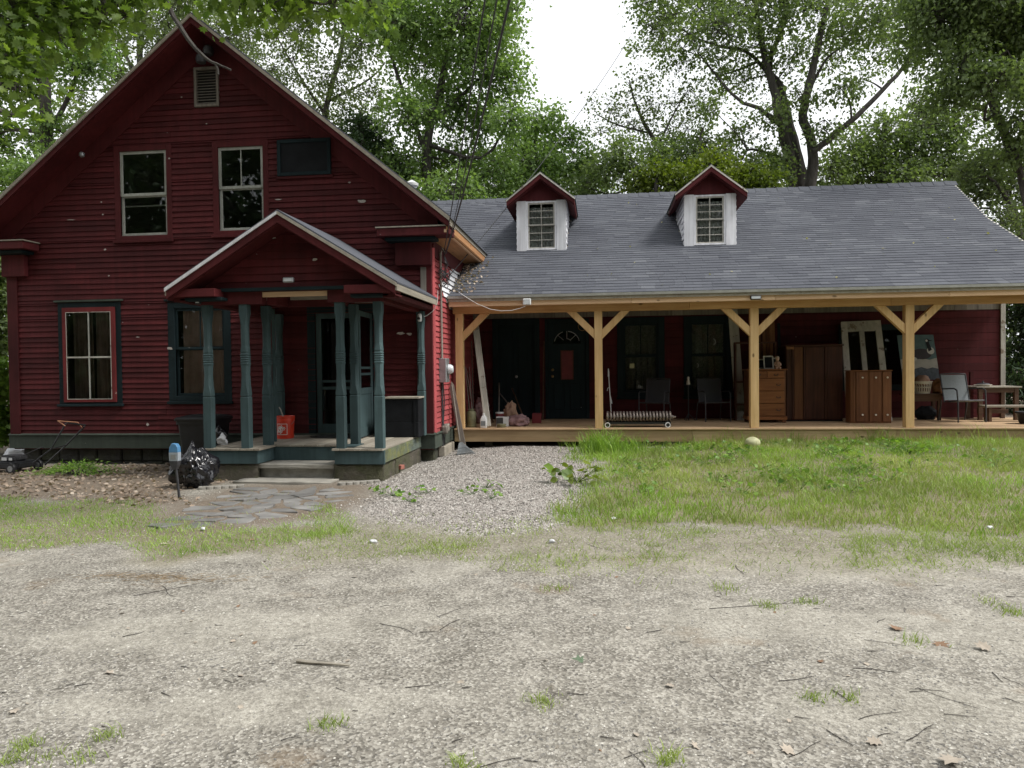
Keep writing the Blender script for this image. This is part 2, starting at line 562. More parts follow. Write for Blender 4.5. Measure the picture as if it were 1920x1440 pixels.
def sdist(poly, x, y):
    d = np.full(x.shape, 1e9)
    n = len(poly)
    for i in range(n):
        a = poly[i]; b = poly[(i + 1) % n]
        e = b - a
        t = np.clip(((x - a[0]) * e[0] + (y - a[1]) * e[1]) / (e @ e), 0, 1)
        d = np.minimum(d, np.hypot(x - a[0] - t * e[0], y - a[1] - t * e[1]))
    return np.where(inside(poly, x, y), -d, d)

def vnoise(x, y, s, seed=0):
    """cheap value noise, 0..1"""
    r = np.random.default_rng(seed).random((64, 64))
    x = x / s; y = y / s
    xi = np.floor(x).astype(int); yi = np.floor(y).astype(int)
    u = x - xi; v = y - yi
    u = u * u * (3 - 2 * u); v = v * v * (3 - 2 * v)
    g = lambda a, b: r[a % 64, b % 64]
    return (g(xi, yi) * (1 - u) + g(xi + 1, yi) * u) * (1 - v) + (g(xi, yi + 1) * (1 - u) + g(xi + 1, yi + 1) * u) * v

def fbm(x, y, s, seed=0):
    return .55 * vnoise(x, y, s, seed) + .3 * vnoise(x, y, s / 2.1, seed + 1) + .15 * vnoise(x, y, s / 4.3, seed + 2)

GRAV = poly_world([(740, 893), (800, 850), (868, 839), (1085, 838), (1140, 870), (1085, 930), (1040, 998), (900, 1003), (760, 990), (640, 965)])
LAWN = np.vstack([poly_world([(1088, 846), (1090, 838)]), [(-.2, 13.7), (12, 13.7), (12, 7.2)], poly_world([(1920, 1008), (1700, 1000), (1300, 995), (1036, 1000), (1060, 945), (1120, 890)])])
STRIP = np.vstack([[(-14, 9.3)], poly_world([(0, 935), (200, 935), (330, 965), (480, 992), (620, 955), (690, 965), (650, 1005), (450, 1025), (250, 1036), (0, 1030)]), [(-14, 6.0)]])
SPARSE = np.vstack([poly_world([(450, 1010), (660, 975), (1040, 975), (1700, 975), (1920, 980)]), [(12, 7.8), (12, 6.1)], poly_world([(1920, 1062), (1300, 1085), (900, 1060), (600, 1060)])])
LITTER = np.vstack([[(-14, 12.0)], poly_world([(385, 872), (395, 908), (330, 945), (200, 945), (0, 935)]), [(-14, 9.6)]])
PATH = poly_world([(470, 917), (632, 917), (640, 935), (585, 958), (470, 975), (350, 990), (295, 984), (400, 945)])

def grow(a, b, step, lim, k=1.22):
    c = list(np.arange(a, b + 1e-6, step))
    d = step; x = c[0]; lo = []
    while x > -lim:
        d *= k; x -= d; lo.append(x)
    d = step; x = c[-1]; hi = []
    while x < lim:
        d *= k; x += d; hi.append(x)
    return np.array(lo[::-1] + c + hi)

xs = grow(-11, 9, .1, 400); ys = grow(1.5, 14, .1, 400)
gx, gy = np.meshgrid(xs, ys)
gzv = gz(gx, gy)
V = np.stack([gx.ravel(), gy.ravel(), gzv.ravel()], 1)
nx, ny = len(xs), len(ys)
ii = (np.arange(ny - 1)[:, None] * nx + np.arange(nx - 1)[None]).ravel()
FQ = np.stack([ii, ii + 1, ii + 1 + nx, ii + nx], 1)
X, Y = V[:, 0], V[:, 1]
wob = (fbm(X, Y, .9, 3) - .5) * 1.3
soil = np.clip(np.maximum.reduce([sm(.15, -.25, sdist(LAWN, X, Y) + wob), sm(.15, -.25, sdist(STRIP, X, Y) + wob) * .9,
               .45 * sm(.4, -.4, sdist(SPARSE, X, Y) + wob)]), 0, 1)
lit = np.maximum(sm(.3, -.3, sdist(LITTER, X, Y) + wob), sm(.75, .1, sdist(PATH, X, Y) + wob * .5))
far = np.maximum(sm(13.6, 14.4, Y), sm(8.5, 11, np.abs(X)))
soil = np.maximum(soil, sm(10, 13, np.abs(X))); lit = np.maximum(lit, sm(14, 15, Y))
grav = sm(.25, -.15, sdist(GRAV, X, Y) + wob * .7)
def tracks(x, y):
    b = .25 * np.sin(x * .45 + .6)
    t = sum(np.exp(-((y - c_ - b) / w_) ** 2) for c_, w_ in ((5.75, .32), (4.35, .30), (3.25, .16)))
    return np.clip(t * (1.9 * sm(.35, .7, fbm(x, y, 1.3, 77))), 0, 1)
track = tracks(X, Y)

def groundmat():
    m, N, L, B = newmat('ground')
    v = coords(N, L)
    big = noise(N, L, v, .55, 5, .6)
    mid = noise(N, L, v, 3.3, 6, .7)
    fine = noise(N, L, v, 34, 5, .75)
    vo = nd(N, 'TexVoronoi'); vo.inputs['Scale'].default_value = 75
    L.new(v, vo.inputs['Vector'])
    grain = noise(N, L, v, 150, 4, .8)
    peb = ramp(N, L, mixc(N, L, .35, vo.outputs['Color'], grain), [(.2, (.098, .091, .079)), (.5, (.235, .218, .187)), (.8, (.45, .428, .378))])
    sand = ramp(N, L, mixc(N, L, .5, fine, grain), [(.36, (.135, .124, .104)), (.5, (.345, .325, .278)), (.62, (.60, .572, .50))])
    trk = nd(N, 'Attribute', attribute_name='track')
    k = ramp(N, L, mixc(N, L, .22, mixc(N, L, .45, big, mid), trk.outputs['Fac']), [(.36, 0), (.56, 1)])
    lot = mixc(N, L, .35, mixc(N, L, k, peb, sand), peb)
    lot = mixc(N, L, .55, lot, ramp(N, L, mid, [(.35, (.60, .59, .57)), (.62, (1.12, 1.12, 1.12))]), 'MULTIPLY')
    bro = ramp(N, L, noise(N, L, v, 1.3, 5), [(.60, 0), (.70, .5)])
    lot = mixc(N, L, bro, lot, (.17, .115, .065))
    soilc = ramp(N, L, fine, [(.3, (.11, .095, .06)), (.7, (.27, .24, .16))])
    litc = ramp(N, L, fine, [(.3, (.09, .072, .055)), (.7, (.25, .205, .16))])
    gravc = ramp(N, L, vo.outputs['Color'], [(.1, (.10, .09, .08)), (.5, (.27, .24, .215)), (.9, (.5, .47, .44))])
    def a(n):
        t = nd(N, 'Attribute', attribute_name=n); return t.outputs['Fac']
    c = mixc(N, L, a('soil'), lot, soilc)
    c = mixc(N, L, a('grav'), c, gravc)
    c = mixc(N, L, a('lit'), c, litc)
    L.new(c, B.inputs['Base Color']); B.inputs['Roughness'].default_value = .95
    B.inputs['Specular IOR Level'].default_value = .15
    h = mixc(N, L, .55, fine, vo.outputs['Distance'])
    bump(N, L, B, h, .8, .008)
    return m
ground = fast('ground', V, FQ, groundmat(), smooth=True)
tag(ground, kind='structure')
for n_, a_ in (('soil', soil), ('lit', lit), ('grav', grav), ('track', track)):
    q = ground.data.attributes.new(n_, 'FLOAT', 'POINT')
    q.data.foreach_set('value', a_.astype(np.float32))


# ------------------------------------------------------------------ walls in courses
def cut(ivs, holes):
    """subtract hole intervals from a list of intervals"""
    for h0, h1 in holes:
        out = []
        for a, b in ivs:
            if h1 <= a or h0 >= b: out.append((a, b)); continue
            if h0 > a + .01: out.append((a, h0))
            if h1 < b - .01: out.append((h1, b))
        ivs = out
    return ivs

def courses(z0, z1, step, lim, holes):
    """(za, zb, x-left at za, x-right at za, x-left at zb, x-right at zb) for each piece; lim(z) -> (xl, xr)"""
    lv = list(np.arange(z0, z1, step)) + [z1]
    res = []
    for a, b in zip(lv[:-1], lv[1:]):
        zs = sorted({a, b} | {h for q in holes for h in (q[2], q[3]) if a + .012 < h < b - .012})
        for za, zb in zip(zs[:-1], zs[1:]):
            zm = (za + zb) / 2
            l0, r0 = lim(za); l1, r1 = lim(zb)
            if r0 - l0 < .05: continue
            for p, q in cut([(l0, r0)], [(h[0], h[1]) for h in holes if h[2] < zm < h[3]]):
                res.append((za, zb, p, q, l1 if p == l0 else p, max(r1, l1 + .001) if q == r0 else q))
    return res

def lap(g, c, wall, face, th=.027, j=0):
    """one lapped board of course c, drawn on the plane face(u, z, out) """
    za, zb, p, q, p1, q1 = c
    e = .012
    g.hexa([face(p, za - e, th + j), face(q, za - e, th + j), face(q, za - e, 0), face(p, za - e, 0),
            face(p1, zb, .004 + j), face(q1, zb, .004 + j), face(q1, zb, 0), face(p1, zb, 0)])

# ------------------------------------------------------------------ the gabled farmhouse
XL, XR, YF, YB = -10.45, -2.80, 12.2, 20.5
RX, RZ, SL = -6.66, 7.47, .815            # ridge x, ridge top z, roof slope
EAVX = 4.28                               # eave half width
def roofz(x): return RZ - SL * abs(x - RX)
house = thing('farmhouse', 'dark red clapboard farmhouse with a steep front gable and blue-green trim', 'house', (-6.6, 14, 0))

def WX(px, py): return P(px, py, Y=YF)[0]
def WZ(px, py): return P(px, py, Y=YF)[2]
def wrect(a, b, c, d):
    x0 = WX(a, (b + d) / 2); x1 = WX(c, (b + d) / 2); xm = (a + c) / 2
    return x0, x1, WZ(xm, d), WZ(xm, b)
W1 = wrect(112, 566, 230, 757)
W2 = wrect(317, 564, 435, 752)
W3 = wrect(216, 272, 324, 450)
W4 = wrect(400, 264, 505, 440)
W5 = wrect(522, 262, 622, 330)
VT = wrect(366, 127, 412, 201)
DOOR = (-4.80, -3.92, .46, 2.52)
HOLES = [W1, W2, W3, W4, W5, VT, DOOR]
def glim(z):
    hw = (RZ - .22 - z) / SL - .02
    return max(XL, RX - hw), min(XR, RX + hw)

fw = G()
for c in courses(.2, RZ - .35, .35, lambda z: (max(XL + .01, glim(z)[0]), min(XR - .01, glim(z)[1])), [(h[0] + .03, h[1] - .03, h[2] + .03, h[3] - .03) for h in HOLES]):
    za, zb, p, q, p1, q1 = c
    fw.hexa([(p, YF, za), (q, YF, za), (q, YF + .12, za), (p, YF + .12, za), (p1, YF, zb), (q1, YF, zb), (q1, YF + .12, zb), (p1, YF + .12, zb)])
front = fw.obj('front_wall', M['red'], house)
CB = .17                                   # corner boards
def joints(cs, lmax=3.4):
    out = []
    for c in cs:
        za, zb, p, q, p1, q1 = c
        if q - p > lmax:
            m_ = random.uniform(p + .9, q - .9)
            out += [(za, zb, p, m_ - .0015, p1, m_ - .0015), (za, zb, m_ + .0015, q, m_ + .0015, q1)]
        else: out.append(c)
    return out
for c in joints(courses(.46, RZ - .33, .092, lambda z: ((XL + CB, XR - CB) if z < 3.75 else glim(z)), HOLES)):
    g = G()
    j = random.uniform(0, .004)
    t0, t1 = random.uniform(-.005, .005), random.uniform(-.005, .005)
    lap(g, c, None, lambda u, z, o: (u, YF - .002 - o, z + t0 + (t1 - t0) * (u - c[2]) / max(.1, c[3] - c[2])), j=j)
    g.obj('clapboard', M['red'], front, fix=False)

# right side wall, seen raking
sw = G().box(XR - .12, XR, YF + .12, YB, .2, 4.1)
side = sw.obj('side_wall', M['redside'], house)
WHITEC = []
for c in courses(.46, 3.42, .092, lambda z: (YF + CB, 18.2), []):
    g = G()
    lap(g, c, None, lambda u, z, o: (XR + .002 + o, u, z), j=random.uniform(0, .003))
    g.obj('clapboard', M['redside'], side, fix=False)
# new primed boards beside the valley, unpainted
for k, (y0, y1) in enumerate([(13.55, 14.5), (13.35, 14.75), (13.1, 14.95), (12.75, 14.55), (12.95, 15.2), (13.5, 15.3), (13.62, 15.5), (13.75, 15.6), (13.95, 15.7)]):
    za = .46 + .092 * (24 + k)
    g = G()
    lap(g, (za, za + .092, y0, y1, y0, y1), None, lambda u, z, o: (XR + .002 + o, u, z), th=.031, j=.006)
    tag(g.obj('clapboard', M['whitepaint'], side, fix=False), 'bare white primed clapboard')
G().box(XL, XL + .12, YF + .12, YB, .2, 4.1).obj('side_wall', M['red'], house)
G().box(XL, XR, YB, YB + .12, .2, 4.1).obj('back_wall', M['red'], house)
G().prism([(XL, YB, 4.1), (XR, YB, 4.1), (RX, YB, RZ - .3)], (0, .12, 0)).obj('back_gable', M['red'], house)
G().box(XL + .2, XR - .2, YF + .3, YB - .1, .3, .42).obj('floor', M['interior'], house)

# corner boards, frieze, water table, foundation
for x0, x1 in ((XL - .03, XL + CB), (XR - CB, XR + .03)):
    G().box(x0, x1, YF - .045, YF, .47, 3.60).obj('corner_board', M['redboard'], house, bevel=.004)
    G().box(x0 - .05 if x0 < -5 else x0 + .00, x1 + (.0 if x0 < -5 else .05), YF - .075, YF - .002, 3.56, 3.62).obj('capital', M['redboard'], house, bevel=.004)
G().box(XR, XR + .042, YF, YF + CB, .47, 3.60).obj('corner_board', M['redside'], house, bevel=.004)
wt = G().box(XL - .05, XR + .05, YF - .05, YF - .003, .22, .455)
wt.prism([(XL - .06, YF - .003, .49), (XL - .06, YF - .07, .462), (XL - .06, YF - .07, .45), (XL - .06, YF - .003, .45)], (XR - XL + .12, 0, 0))
wt.obj('water_table', M['sillgreen'], house)
wt = G().box(XR + .003, XR + .05, YF, 18.2, .22, .455)
wt.box(XR + .003, XR + .07, YF, 18.2, .455, .475)
wt.obj('water_table', M['sillgreen'], house)
fd = G()
fx = XL + .12
while fx < XR - .1:                       # dark, set-back field stones
    wd = random.uniform(.3, .6)
    for z0, z1 in ((-.35, -.02), (-.02, .215)):
        fd.box(fx, min(fx + wd - .015, XR), YF + .06 + random.uniform(0, .05), YF + .4, z0, z1 - .012)
    fx += wd
fd.obj('foundation', M['fieldstone'], house, bevel=.02)
fd = G()
fy = YF + .1
while fy < 18:
    wd = random.uniform(.3, .5)
    fd.box(XR - .3, XR - .03 - random.uniform(0, .04), fy, fy + wd - .015, -.3, .215)
    fy += wd
fd.obj('foundation', M['fieldstone'], house, bevel=.02)
G().box(XR - .03, XR + .09, 12.75, 13.6, .02, .2).obj('timber_block', M['greyY'], house, bevel=.01)

# frieze on the side wall and the boxed cornice
G().box(XR + .003, XR + .035, YF, 18, 3.44, 3.70).obj('frieze', M['redboard'], house)
yo = YF - .45                             # front edge of the overhang
ET = .11                                  # roof thickness
ex = RX + EAVX
zt = roofz(ex)
G().prism([(ex - .02, YF - .02, zt - .20), (ex - .02, YF - .02, zt - .23), (XR, YF - .02, zt - .29), (XR, YF - .02, zt - .26)], (0, 6, 0)).obj('soffit', M['soffitY'], house)
G().box(ex - .05, ex - .012, yo, 18.2, zt - .215, zt - .02).obj('fascia', M['soffitY'], house)
G().box(ex - .09, ex - .052, yo + .02, 18.2, zt - .25, zt - .20).obj('fascia_strip', M['fasciaX'], house)
# roof slabs, slightly proud drip board, shingle edge
for s in (-1, 1):
    e = RX + s * EAVX
    G().prism([(RX, yo, RZ - .10), (e, yo, zt - .10), (e, yo, zt - .02), (RX, yo, RZ - .02)], (0, YB - yo + .4, 0)).obj('roof', M['greyY'], house)
    G().prism([(RX, yo - .02, RZ - .017), (e + s * .03, yo - .02, zt - .017 - .02), (e + s * .03, yo - .02, zt - .005), (RX, yo - .02, RZ + .012)], (0, YB - yo + .4, 0)).obj('roof_covering', M['shingle'], house)
    # rake: deep red board, narrow weathered moulding on top
    G().prism([(RX, yo - .030, RZ - .175), (e, yo - .030, zt - .175), (e, yo - .030, zt - .06), (RX, yo - .030, RZ - .06)], (0, .028, 0)).obj('rake_board', M['redboard'], house)
    G().prism([(RX, yo - .052, RZ - .075), (e + s * .02, yo - .052, zt - .075 - .02 * SL), (e + s * .02, yo - .052, zt - .022), (RX, yo - .052, RZ - .020)], (0, .05, 0)).obj('rake_moulding', M['greyY'], house)
    # boarded soffit under the overhang and a frieze on the wall below it
    G().prism([(RX, yo, RZ - .19), (e, yo, zt - .19), (e, yo, zt - .17), (RX, yo, RZ - .17)], (0, .45, 0)).obj('rake_soffit', M['redboard'], house)
    a = RX + s * 4.0
    G().prism([(RX, YF - .035, RZ - .50), (a, YF - .035, roofz(a) - .50), (a, YF - .035, roofz(a) - .192), (RX, YF - .035, RZ - .192)], (0, .03, 0)).obj('rake_frieze', M['redboard'], house)
# cornice returns at both eaves
for s, x0, x1 in ((1, XR - .78, ex - .0), (-1, RX - EAVX, XL + .62)):
    g = G()
    g.box(x0, x1, yo + .03, YF - .04, zt - .28, zt - .15)
    g.obj('cornice_return', M['redboard'], house, bevel=.006)
    a, b = (x0 + .1, x1 - .26) if s > 0 else (x0 + .26, x1 - .1)
    G().box(a, b, yo + .12, YF - .04, zt - .34, zt - .282).obj('bed_moulding', M['darkgreen'], house, bevel=.01)
    a, b = (x0 + .22, XR + .045) if s > 0 else (XL - .045, x1 - .22)
    G().box(a, b, YF - .14, YF - .04, zt - .72, zt - .342).obj('pilaster_head', M['redboard'], house, bevel=.006)
    G().box(x0 - .02, x1 + .02, yo + .01, YF - .04, zt - .148, zt - .128).obj('return_cap', M['greyY'], house)
# peeled grey patch on the right corner board
G().box(XR - .155, XR - .06, YF - .052, YF - .046, 2.72, 3.24).obj('bare_wood', M['greyZ'], house)

# attic vent
g = ring(G(), *VT, YF - .05, YF + .02, .045)
vent = g.obj('attic_vent', M['greyZ'], house, bevel=.004)
n_ = 12
for i in range(n_):
    z = VT[2] + .05 + (VT[3] - VT[2] - .10) * (i + .5) / n_
    G().hexa([(VT[0] + .046, YF - .035, z - .018), (VT[1] - .046, YF - .035, z - .018), (VT[1] - .046, YF + .02, z + .012), (VT[0] + .046, YF + .02, z + .012),
              (VT[0] + .046, YF - .035, z - .010), (VT[1] - .046, YF - .035, z - .010), (VT[1] - .046, YF + .02, z + .020), (VT[0] + .046, YF + .02, z + .020)]).obj('louver', M['greyZ'], vent)
G().box(VT[0], VT[1], YF + .05, YF + .06, VT[2], VT[3]).obj('vent_backing', M['interior'], vent)
# old twin gable lamps under the peak
gl = thing('gable_lamp', 'pair of dull round lamps under the peak of the gable', 'lamp', (-6.5, 11.9, 6.95))
p = P(377, 96, Y=11.95)
G().lathe([(.02, -.09), (.075, -.08), (.09, -.02), (.07, .05), (.03, .075)], (p[0] - .02, YF - .22, p[2] - .10), 14).obj('lamp_bulb', M['darksteel'], gl, True)
G().lathe([(.02, -.09), (.075, -.08), (.09, -.02), (.07, .05), (.03, .075)], (p[0] + .10, YF - .2, p[2] + .04), 14).obj('lamp_bulb', M['darksteel'], gl, True)
G().tube([(p[0] + .04, YF - .03, p[2]), (p[0] + .04, YF - .2, p[2] + .02), (p[0] + .02, YF - .22, p[2] - .03)], .016, 8).obj('bracket', M['darksteel'], gl)


def window(parent, R, y, casing, cm, fm, split=.5, cols_u=1, cols_l=1, muntin=None, curtain=None, name='window', glass='glass', head=False, cw=.09, low_gap=0, rows_u=1, rows_l=1, deep=.04, curt_y=.10, rail=.045):
    """double-hung window in rect R on a wall at y: casing, two sashes, panes, curtain"""
    x0, x1, z0, z1 = R
    wdw = ring(G(), x0, x1, z0, z1, y - .028, y + .005, cw, cw * .75, cw).obj(name, cm, parent, bevel=.004)
    if head:
        G().box(x0 - .045, x1 + .045, y - .065, y - .001, z1 - .002, z1 + .035).obj('drip_cap', cm, wdw, bevel=.005)
    G().box(x0 - .02, x1 + .02, y - .07, y - .001, z0 - .05, z0).obj('sill', cm, wdw, bevel=.005)
    a, b, c, d = x0 + cw, x1 - cw, z0 + cw * .75, z1 - cw
    m = c + (d - c) * (1 - split)
    mt = muntin or .016
    for nm, s0, s1, yy, cols, rows in (('upper_sash', m, d, y + .0, cols_u, rows_u), ('lower_sash', c, m + .03, y + deep * .8, cols_l, rows_l)):
        r = rail
        sg = ring(G(), a, b, s0, s1, yy, yy + .03, r)
        for k in range(1, cols):
            xm = a + r + (b - a - 2 * r) * k / cols
            sg.box(xm - mt / 2, xm + mt / 2, yy + .004, yy + .026, s0 + r, s1 - r)
        for k in range(1, rows):
            zm = s0 + r + (s1 - s0 - 2 * r) * k / rows
            sg.box(a + r, b - r, yy + .005, yy + .025, zm - mt / 2, zm + mt / 2)
        so = sg.obj(nm, fm, wdw, bevel=.002)
        for i in range(cols):
            for k in range(rows):
                xa = a + r + (b - a - 2 * r) * i / cols; xb = a + r + (b - a - 2 * r) * (i + 1) / cols
                za = s0 + r + (s1 - s0 - 2 * r) * k / rows; zb = s0 + r + (s1 - s0 - 2 * r) * (k + 1) / rows
                G().box(xa, xb, yy + .013, yy + .016, za, zb).obj('pane', M[glass], wdw)
    if curtain:
        cmn, segs = curtain
        for (u0, u1, sag) in segs:
            n = 26
            vs = []; fs = []
            for i in range(n + 1):
                t = i / n
                xx = a + (b - a) * (u0 + (u1 - u0) * t)
                dy = .022 * sin(t * 31 + u0 * 9) + .012 * sin(t * 67)
                for k in range(5):
                    zz = d - (d - c) * k / 4
                    vs.append((xx + sag * (k / 4) ** 2 * (b - a), y + curt_y + dy * (.5 + .5 * k / 4), zz))
            for i in range(n):
                for k in range(4): fs.append((i * 5 + k, i * 5 + k + 1, (i + 1) * 5 + k + 1, (i + 1) * 5 + k))
            g = G().add(vs, fs)
            g.obj('curtain', M[cmn], wdw, True, fix=False)
    return wdw

# ground floor left: green casing, red storm sash of four lights with flaking putty
x0, x1, z0, z1 = W1
wdw = ring(G(), x0, x1, z0, z1, YF - .03, YF + .005, .12, .05, .12).obj('window', M['darkgreen'], house, bevel=.004)
G().box(x0 - .05, x1 + .05, YF - .07, YF - .001, z1 - .002, z1 + .03).obj('drip_cap', M['sillgreen'], wdw, bevel=.005)
G().box(x0 - .02, x1 + .02, YF - .08, YF - .001, z0 - .045, z0).obj('sill', M['darkgreen'], wdw, bevel=.005)
a, b, c, d = x0 + .10, x1 - .10, z0 + .03, z1 - .10
ss = ring(G(), a, b, c, d, YF - .06, YF - .031, .075, .05, .08).obj('storm_sash', M['redsash'], wdw, bevel=.003)
xm, zm = (a + b) / 2, c + (d - c) * .475
G().box(xm - .011, xm + .011, YF - .055, YF - .035, c + .05, d - .08).obj('muntin', M['sash'], wdw)
G().box(a + .075, xm - .011, YF - .056, YF - .034, zm - .014, zm + .014).obj('muntin', M['oldwhite'], wdw)
G().box(xm + .011, b - .075, YF - .056, YF - .034, zm - .014, zm + .014).obj('muntin', M['oldwhite'], wdw)
pt = ring(G(), a + .075, b - .075, c + .05, d - .08, YF - .063, YF - .0605, .010)
pt.obj('putty', M['oldwhite'], wdw)
for xa, xb in ((a + .075, xm - .011), (xm + .011, b - .075)):
    for za, zb in ((c + .05, zm - .014), (zm + .014, d - .08)):
        G().box(xa, xb, YF - .047, YF - .044, za, zb).obj('pane', M['glass'], wdw)
for u0, u1 in ((.12, .5), (.56, .98)):
    n = 30; vs = []; fs = []
    for i in range(n + 1):
        xx = a + (b - a) * (u0 + (u1 - u0) * i / n)
        dy = .03 * sin(i * .9 + u0 * 5) + .012 * sin(i * 2.1)
        vs += [(xx, YF + .06 + dy * .4, d), (xx, YF + .06 + dy, c)]
    for i in range(n): fs.append((2 * i, 2 * i + 1, 2 * i + 3, 2 * i + 2))
    G().add(vs, fs).obj('curtain', M['curtain'], wdw, True, fix=False)

window(house, W2, YF, True, M['darkgreen'], M['darkgreen'], .47, 2, 1, curtain=('curtain_pink', [(.10, .98, -.02)]), head=True, cw=.125, curt_y=.09)
window(house, W3, YF, True, M['redboard'], M['sash'], .53, 1, 1, cw=.10, rail=.05, deep=.03)
window(house, W4, YF, True, M['redboard'], M['sash'], .5, 2, 1, cw=.10, rail=.05, deep=.03)
# loose meeting rail lowered in the left upstairs window
G().box(W3[0] + .15, W3[1] - .15, YF + .05, YF + .07, WZ(270, 385) - .012, WZ(270, 385) + .012).obj('window_rail', M['sash'], house)
# little boarded-up gable window
x0, x1, z0, z1 = W5
wdw = ring(G(), x0, x1, z0, z1, YF - .065, YF + .005, .06).obj('boarded_window', M['darkgreen'], house, bevel=.004)
G().box(x0 + .06, x1 - .06, YF - .048, YF - .037, z0 + .06, z1 - .06).obj('panel', M['blackbox'], wdw)
G().box(x0 - .03, x1 + .03, YF - .05, YF - .001, z0 - .045, z0 - .002).obj('sill', M['redboard'], wdw)

# flakes of paint lost to pale wood
def flake(px, py, w_, h_, y=YF - .034, parent=None):
    pts = []
    n_ = 11
    for i in range(n_):
        t = 2 * pi * i / n_; k = random.uniform(.6, 1.15)
        q = P(px + w_ * k * cos(t), py + h_ * k * sin(t), Y=y)
        pts.append(q)
    G().prism(pts[::-1], (0, .003, 0)).obj('bare_patch', M['bare'], parent or house)
M['bare'] = plain('bare_wood_patch', (.42, .38, .35), .8, .3, 30)
for q in [(678, 377, 10, 3), (318, 653, 6, 3), (752, 625, 8, 3), (768, 626, 6, 3), (277, 796, 3, 3), (193, 402, 2, 1.6), (197, 468, 2.4, 2), (204, 517, 1.8, 1.6), (522, 374, 7, 1.5), (190, 379, 1.6, 1.4), (133, 412, 8, 1), (258, 632, 3, 1.2), (283, 822, 4, 1.5), (640, 470, 7, 2.5), (672, 492, 8, 2), (700, 505, 6, 1.6), (660, 476, 4, 2), (317, 297, 2, 1.6), (340, 182, 2, 1), (387, 232, 2, 1), (655, 342, 3, 1.5)]:
    flake(*q)

# front door inside the porch, and the screen door standing open
x0, x1, z0, z1 = DOOR
wdw = G().box(x0 - .14, x0, YF - .03, YF + .05, z0, z1 + .14).box(x1, x1 + .14, YF - .03, YF + .05, z0, z1 + .14).box(x0, x1, YF - .03, YF + .05, z1, z1 + .14).obj('door_casing', M['darkgreen'], house, bevel=.004)
d_ = ring(G(), x0 + .01, x1 - .01, z0 + .02, z1 - .01, YF - .01, YF + .03, .09, .16).obj('storm_door', M['green'], house, bevel=.003)
G().box(x0 + .1, x1 - .1, YF, YF + .02, 1.22, 1.27).box(x0 + .1, x1 - .1, YF, YF + .02, 1.34, 1.38).obj('door_rail', M['green'], d_)
G().box(x0 + .1, x1 - .1, YF + .006, YF + .009, z0 + .18, z1 - .1).obj('pane', M['dirtyglass'], d_)
h0 = Vector((P(699, 700, Y=YF - .05)[0], YF - .05, .48)); h1 = Vector((P(675, 700, Y=YF - .86)[0], YF - .86, .48))
dv = (h1 - h0).normalized(); up = Vector((0, 0, 1)); nn = dv.cross(up)
def leafbox(g, u0, u1, z0, z1, t0, t1):
    q = lambda u, t, z: h0 + dv * u + nn * t + up * z
    g.hexa([q(u0, t0, z0), q(u1, t0, z0), q(u1, t1, z0), q(u0, t1, z0), q(u0, t0, z1), q(u1, t0, z1), q(u1, t1, z1), q(u0, t1, z1)])
    return g
g = G()
leafbox(g, 0, .085, 0, 2.0, 0, .032); leafbox(g, .74, .825, 0, 2.0, 0, .032)
leafbox(g, .085, .74, 0, .14, 0, .032); leafbox(g, .085, .74, 1.92, 2.0, 0, .032); leafbox(g, .085, .74, .68, .78, 0, .032)
leafbox(g, .085, .74, .98, 1.02, .005, .027); leafbox(g, .085, .74, 1.08, 1.12, .005, .027)
so = g.obj('open_screen_door', M['green'], house, bevel=.003)
leafbox(G(), .085, .74, .14, .68, .010, .020).obj('panel', M['green'], so)
leafbox(G(), .085, .74, .78, 1.92, .012, .016).obj('screen', M['dirtyglass'], so)
# white flue cap behind the right slope
p = P(772, 350, Y=16.0)
fl = G().lathe([(.07, -.5), (.07, .10), (.14, .11), (.15, .16), (.02, .24)], (p[0], 16.0, roofz(p[0]) + .08), 16).obj('flue_pipe', M['whiteplastic'], house, True)
# flood lamp dot on the gable soffit
p = P(155, 290, Y=12.0)
G().lathe([(.02, -.05), (.045, -.03), (.045, .02), (.02, .04)], (p[0], p[1] - .02, p[2]), 12).obj('soffit_lamp', M['steel'], house, True)


# ------------------------------------------------------------------ entry porch
PX0, PX1, PY0, PY1, PZ = -5.62, -2.98, 10.02, YF - .06, .455
NX0, NX1, NY = -4.83, -3.70, 10.55        # the notch for the steps
porch = thing('entry_porch', 'small gabled entry porch with blue-green chamfered posts and stone steps', 'porch', (-4.3, 11, 0))
pw = .105
x = PX0
deck = None
deck = G().box(PX0 + .05, PX1 - .05, NY + .05, PY1, PZ - .10, PZ - .035).obj('deck_frame', M['greyY'], porch)
while x < PX1 - .02:
    xe = min(x + pw - .004, PX1 + .02)
    y0 = NY if (x + pw / 2 > NX0 and x + pw / 2 < NX1) else PY0 - .02
    G().box(x, xe, y0 - random.uniform(0, .006), PY1, PZ - .03, PZ + random.uniform(-.002, .002)).obj('deck_plank', M['greyY'], deck, bevel=.003)
    x += pw
for a in ((PX0 + .01, NX0, PY0 + .002, PY0 + .03), (NX1, PX1 - .001, PY0 + .002, PY0 + .03), (NX0, NX1, NY + .012, NY + .04)):
    G().box(*a, .235 if a[2] < 10.3 else .22, PZ - .032).obj('skirt_board', M['green'], porch, bevel=.004)
G().box(NX0 - .03, NX0 - .001, PY0 + .03, NY + .02, .235, PZ - .032).obj('skirt_board', M['green'], porch)
G().box(NX1 + .001, NX1 + .03, PY0 + .03, NY + .02, .235, PZ - .032).obj('skirt_board', M['green'], porch)
G().box(PX1 - .03, PX1 - .002, PY0 + .03, PY1, .255, PZ - .032).obj('skirt_board', M['mossboard'], porch)
G().box(PX0 + .01, PX0 + .03, PY0 + .03, PY1, .235, PZ - .032).obj('skirt_board', M['green'], porch)
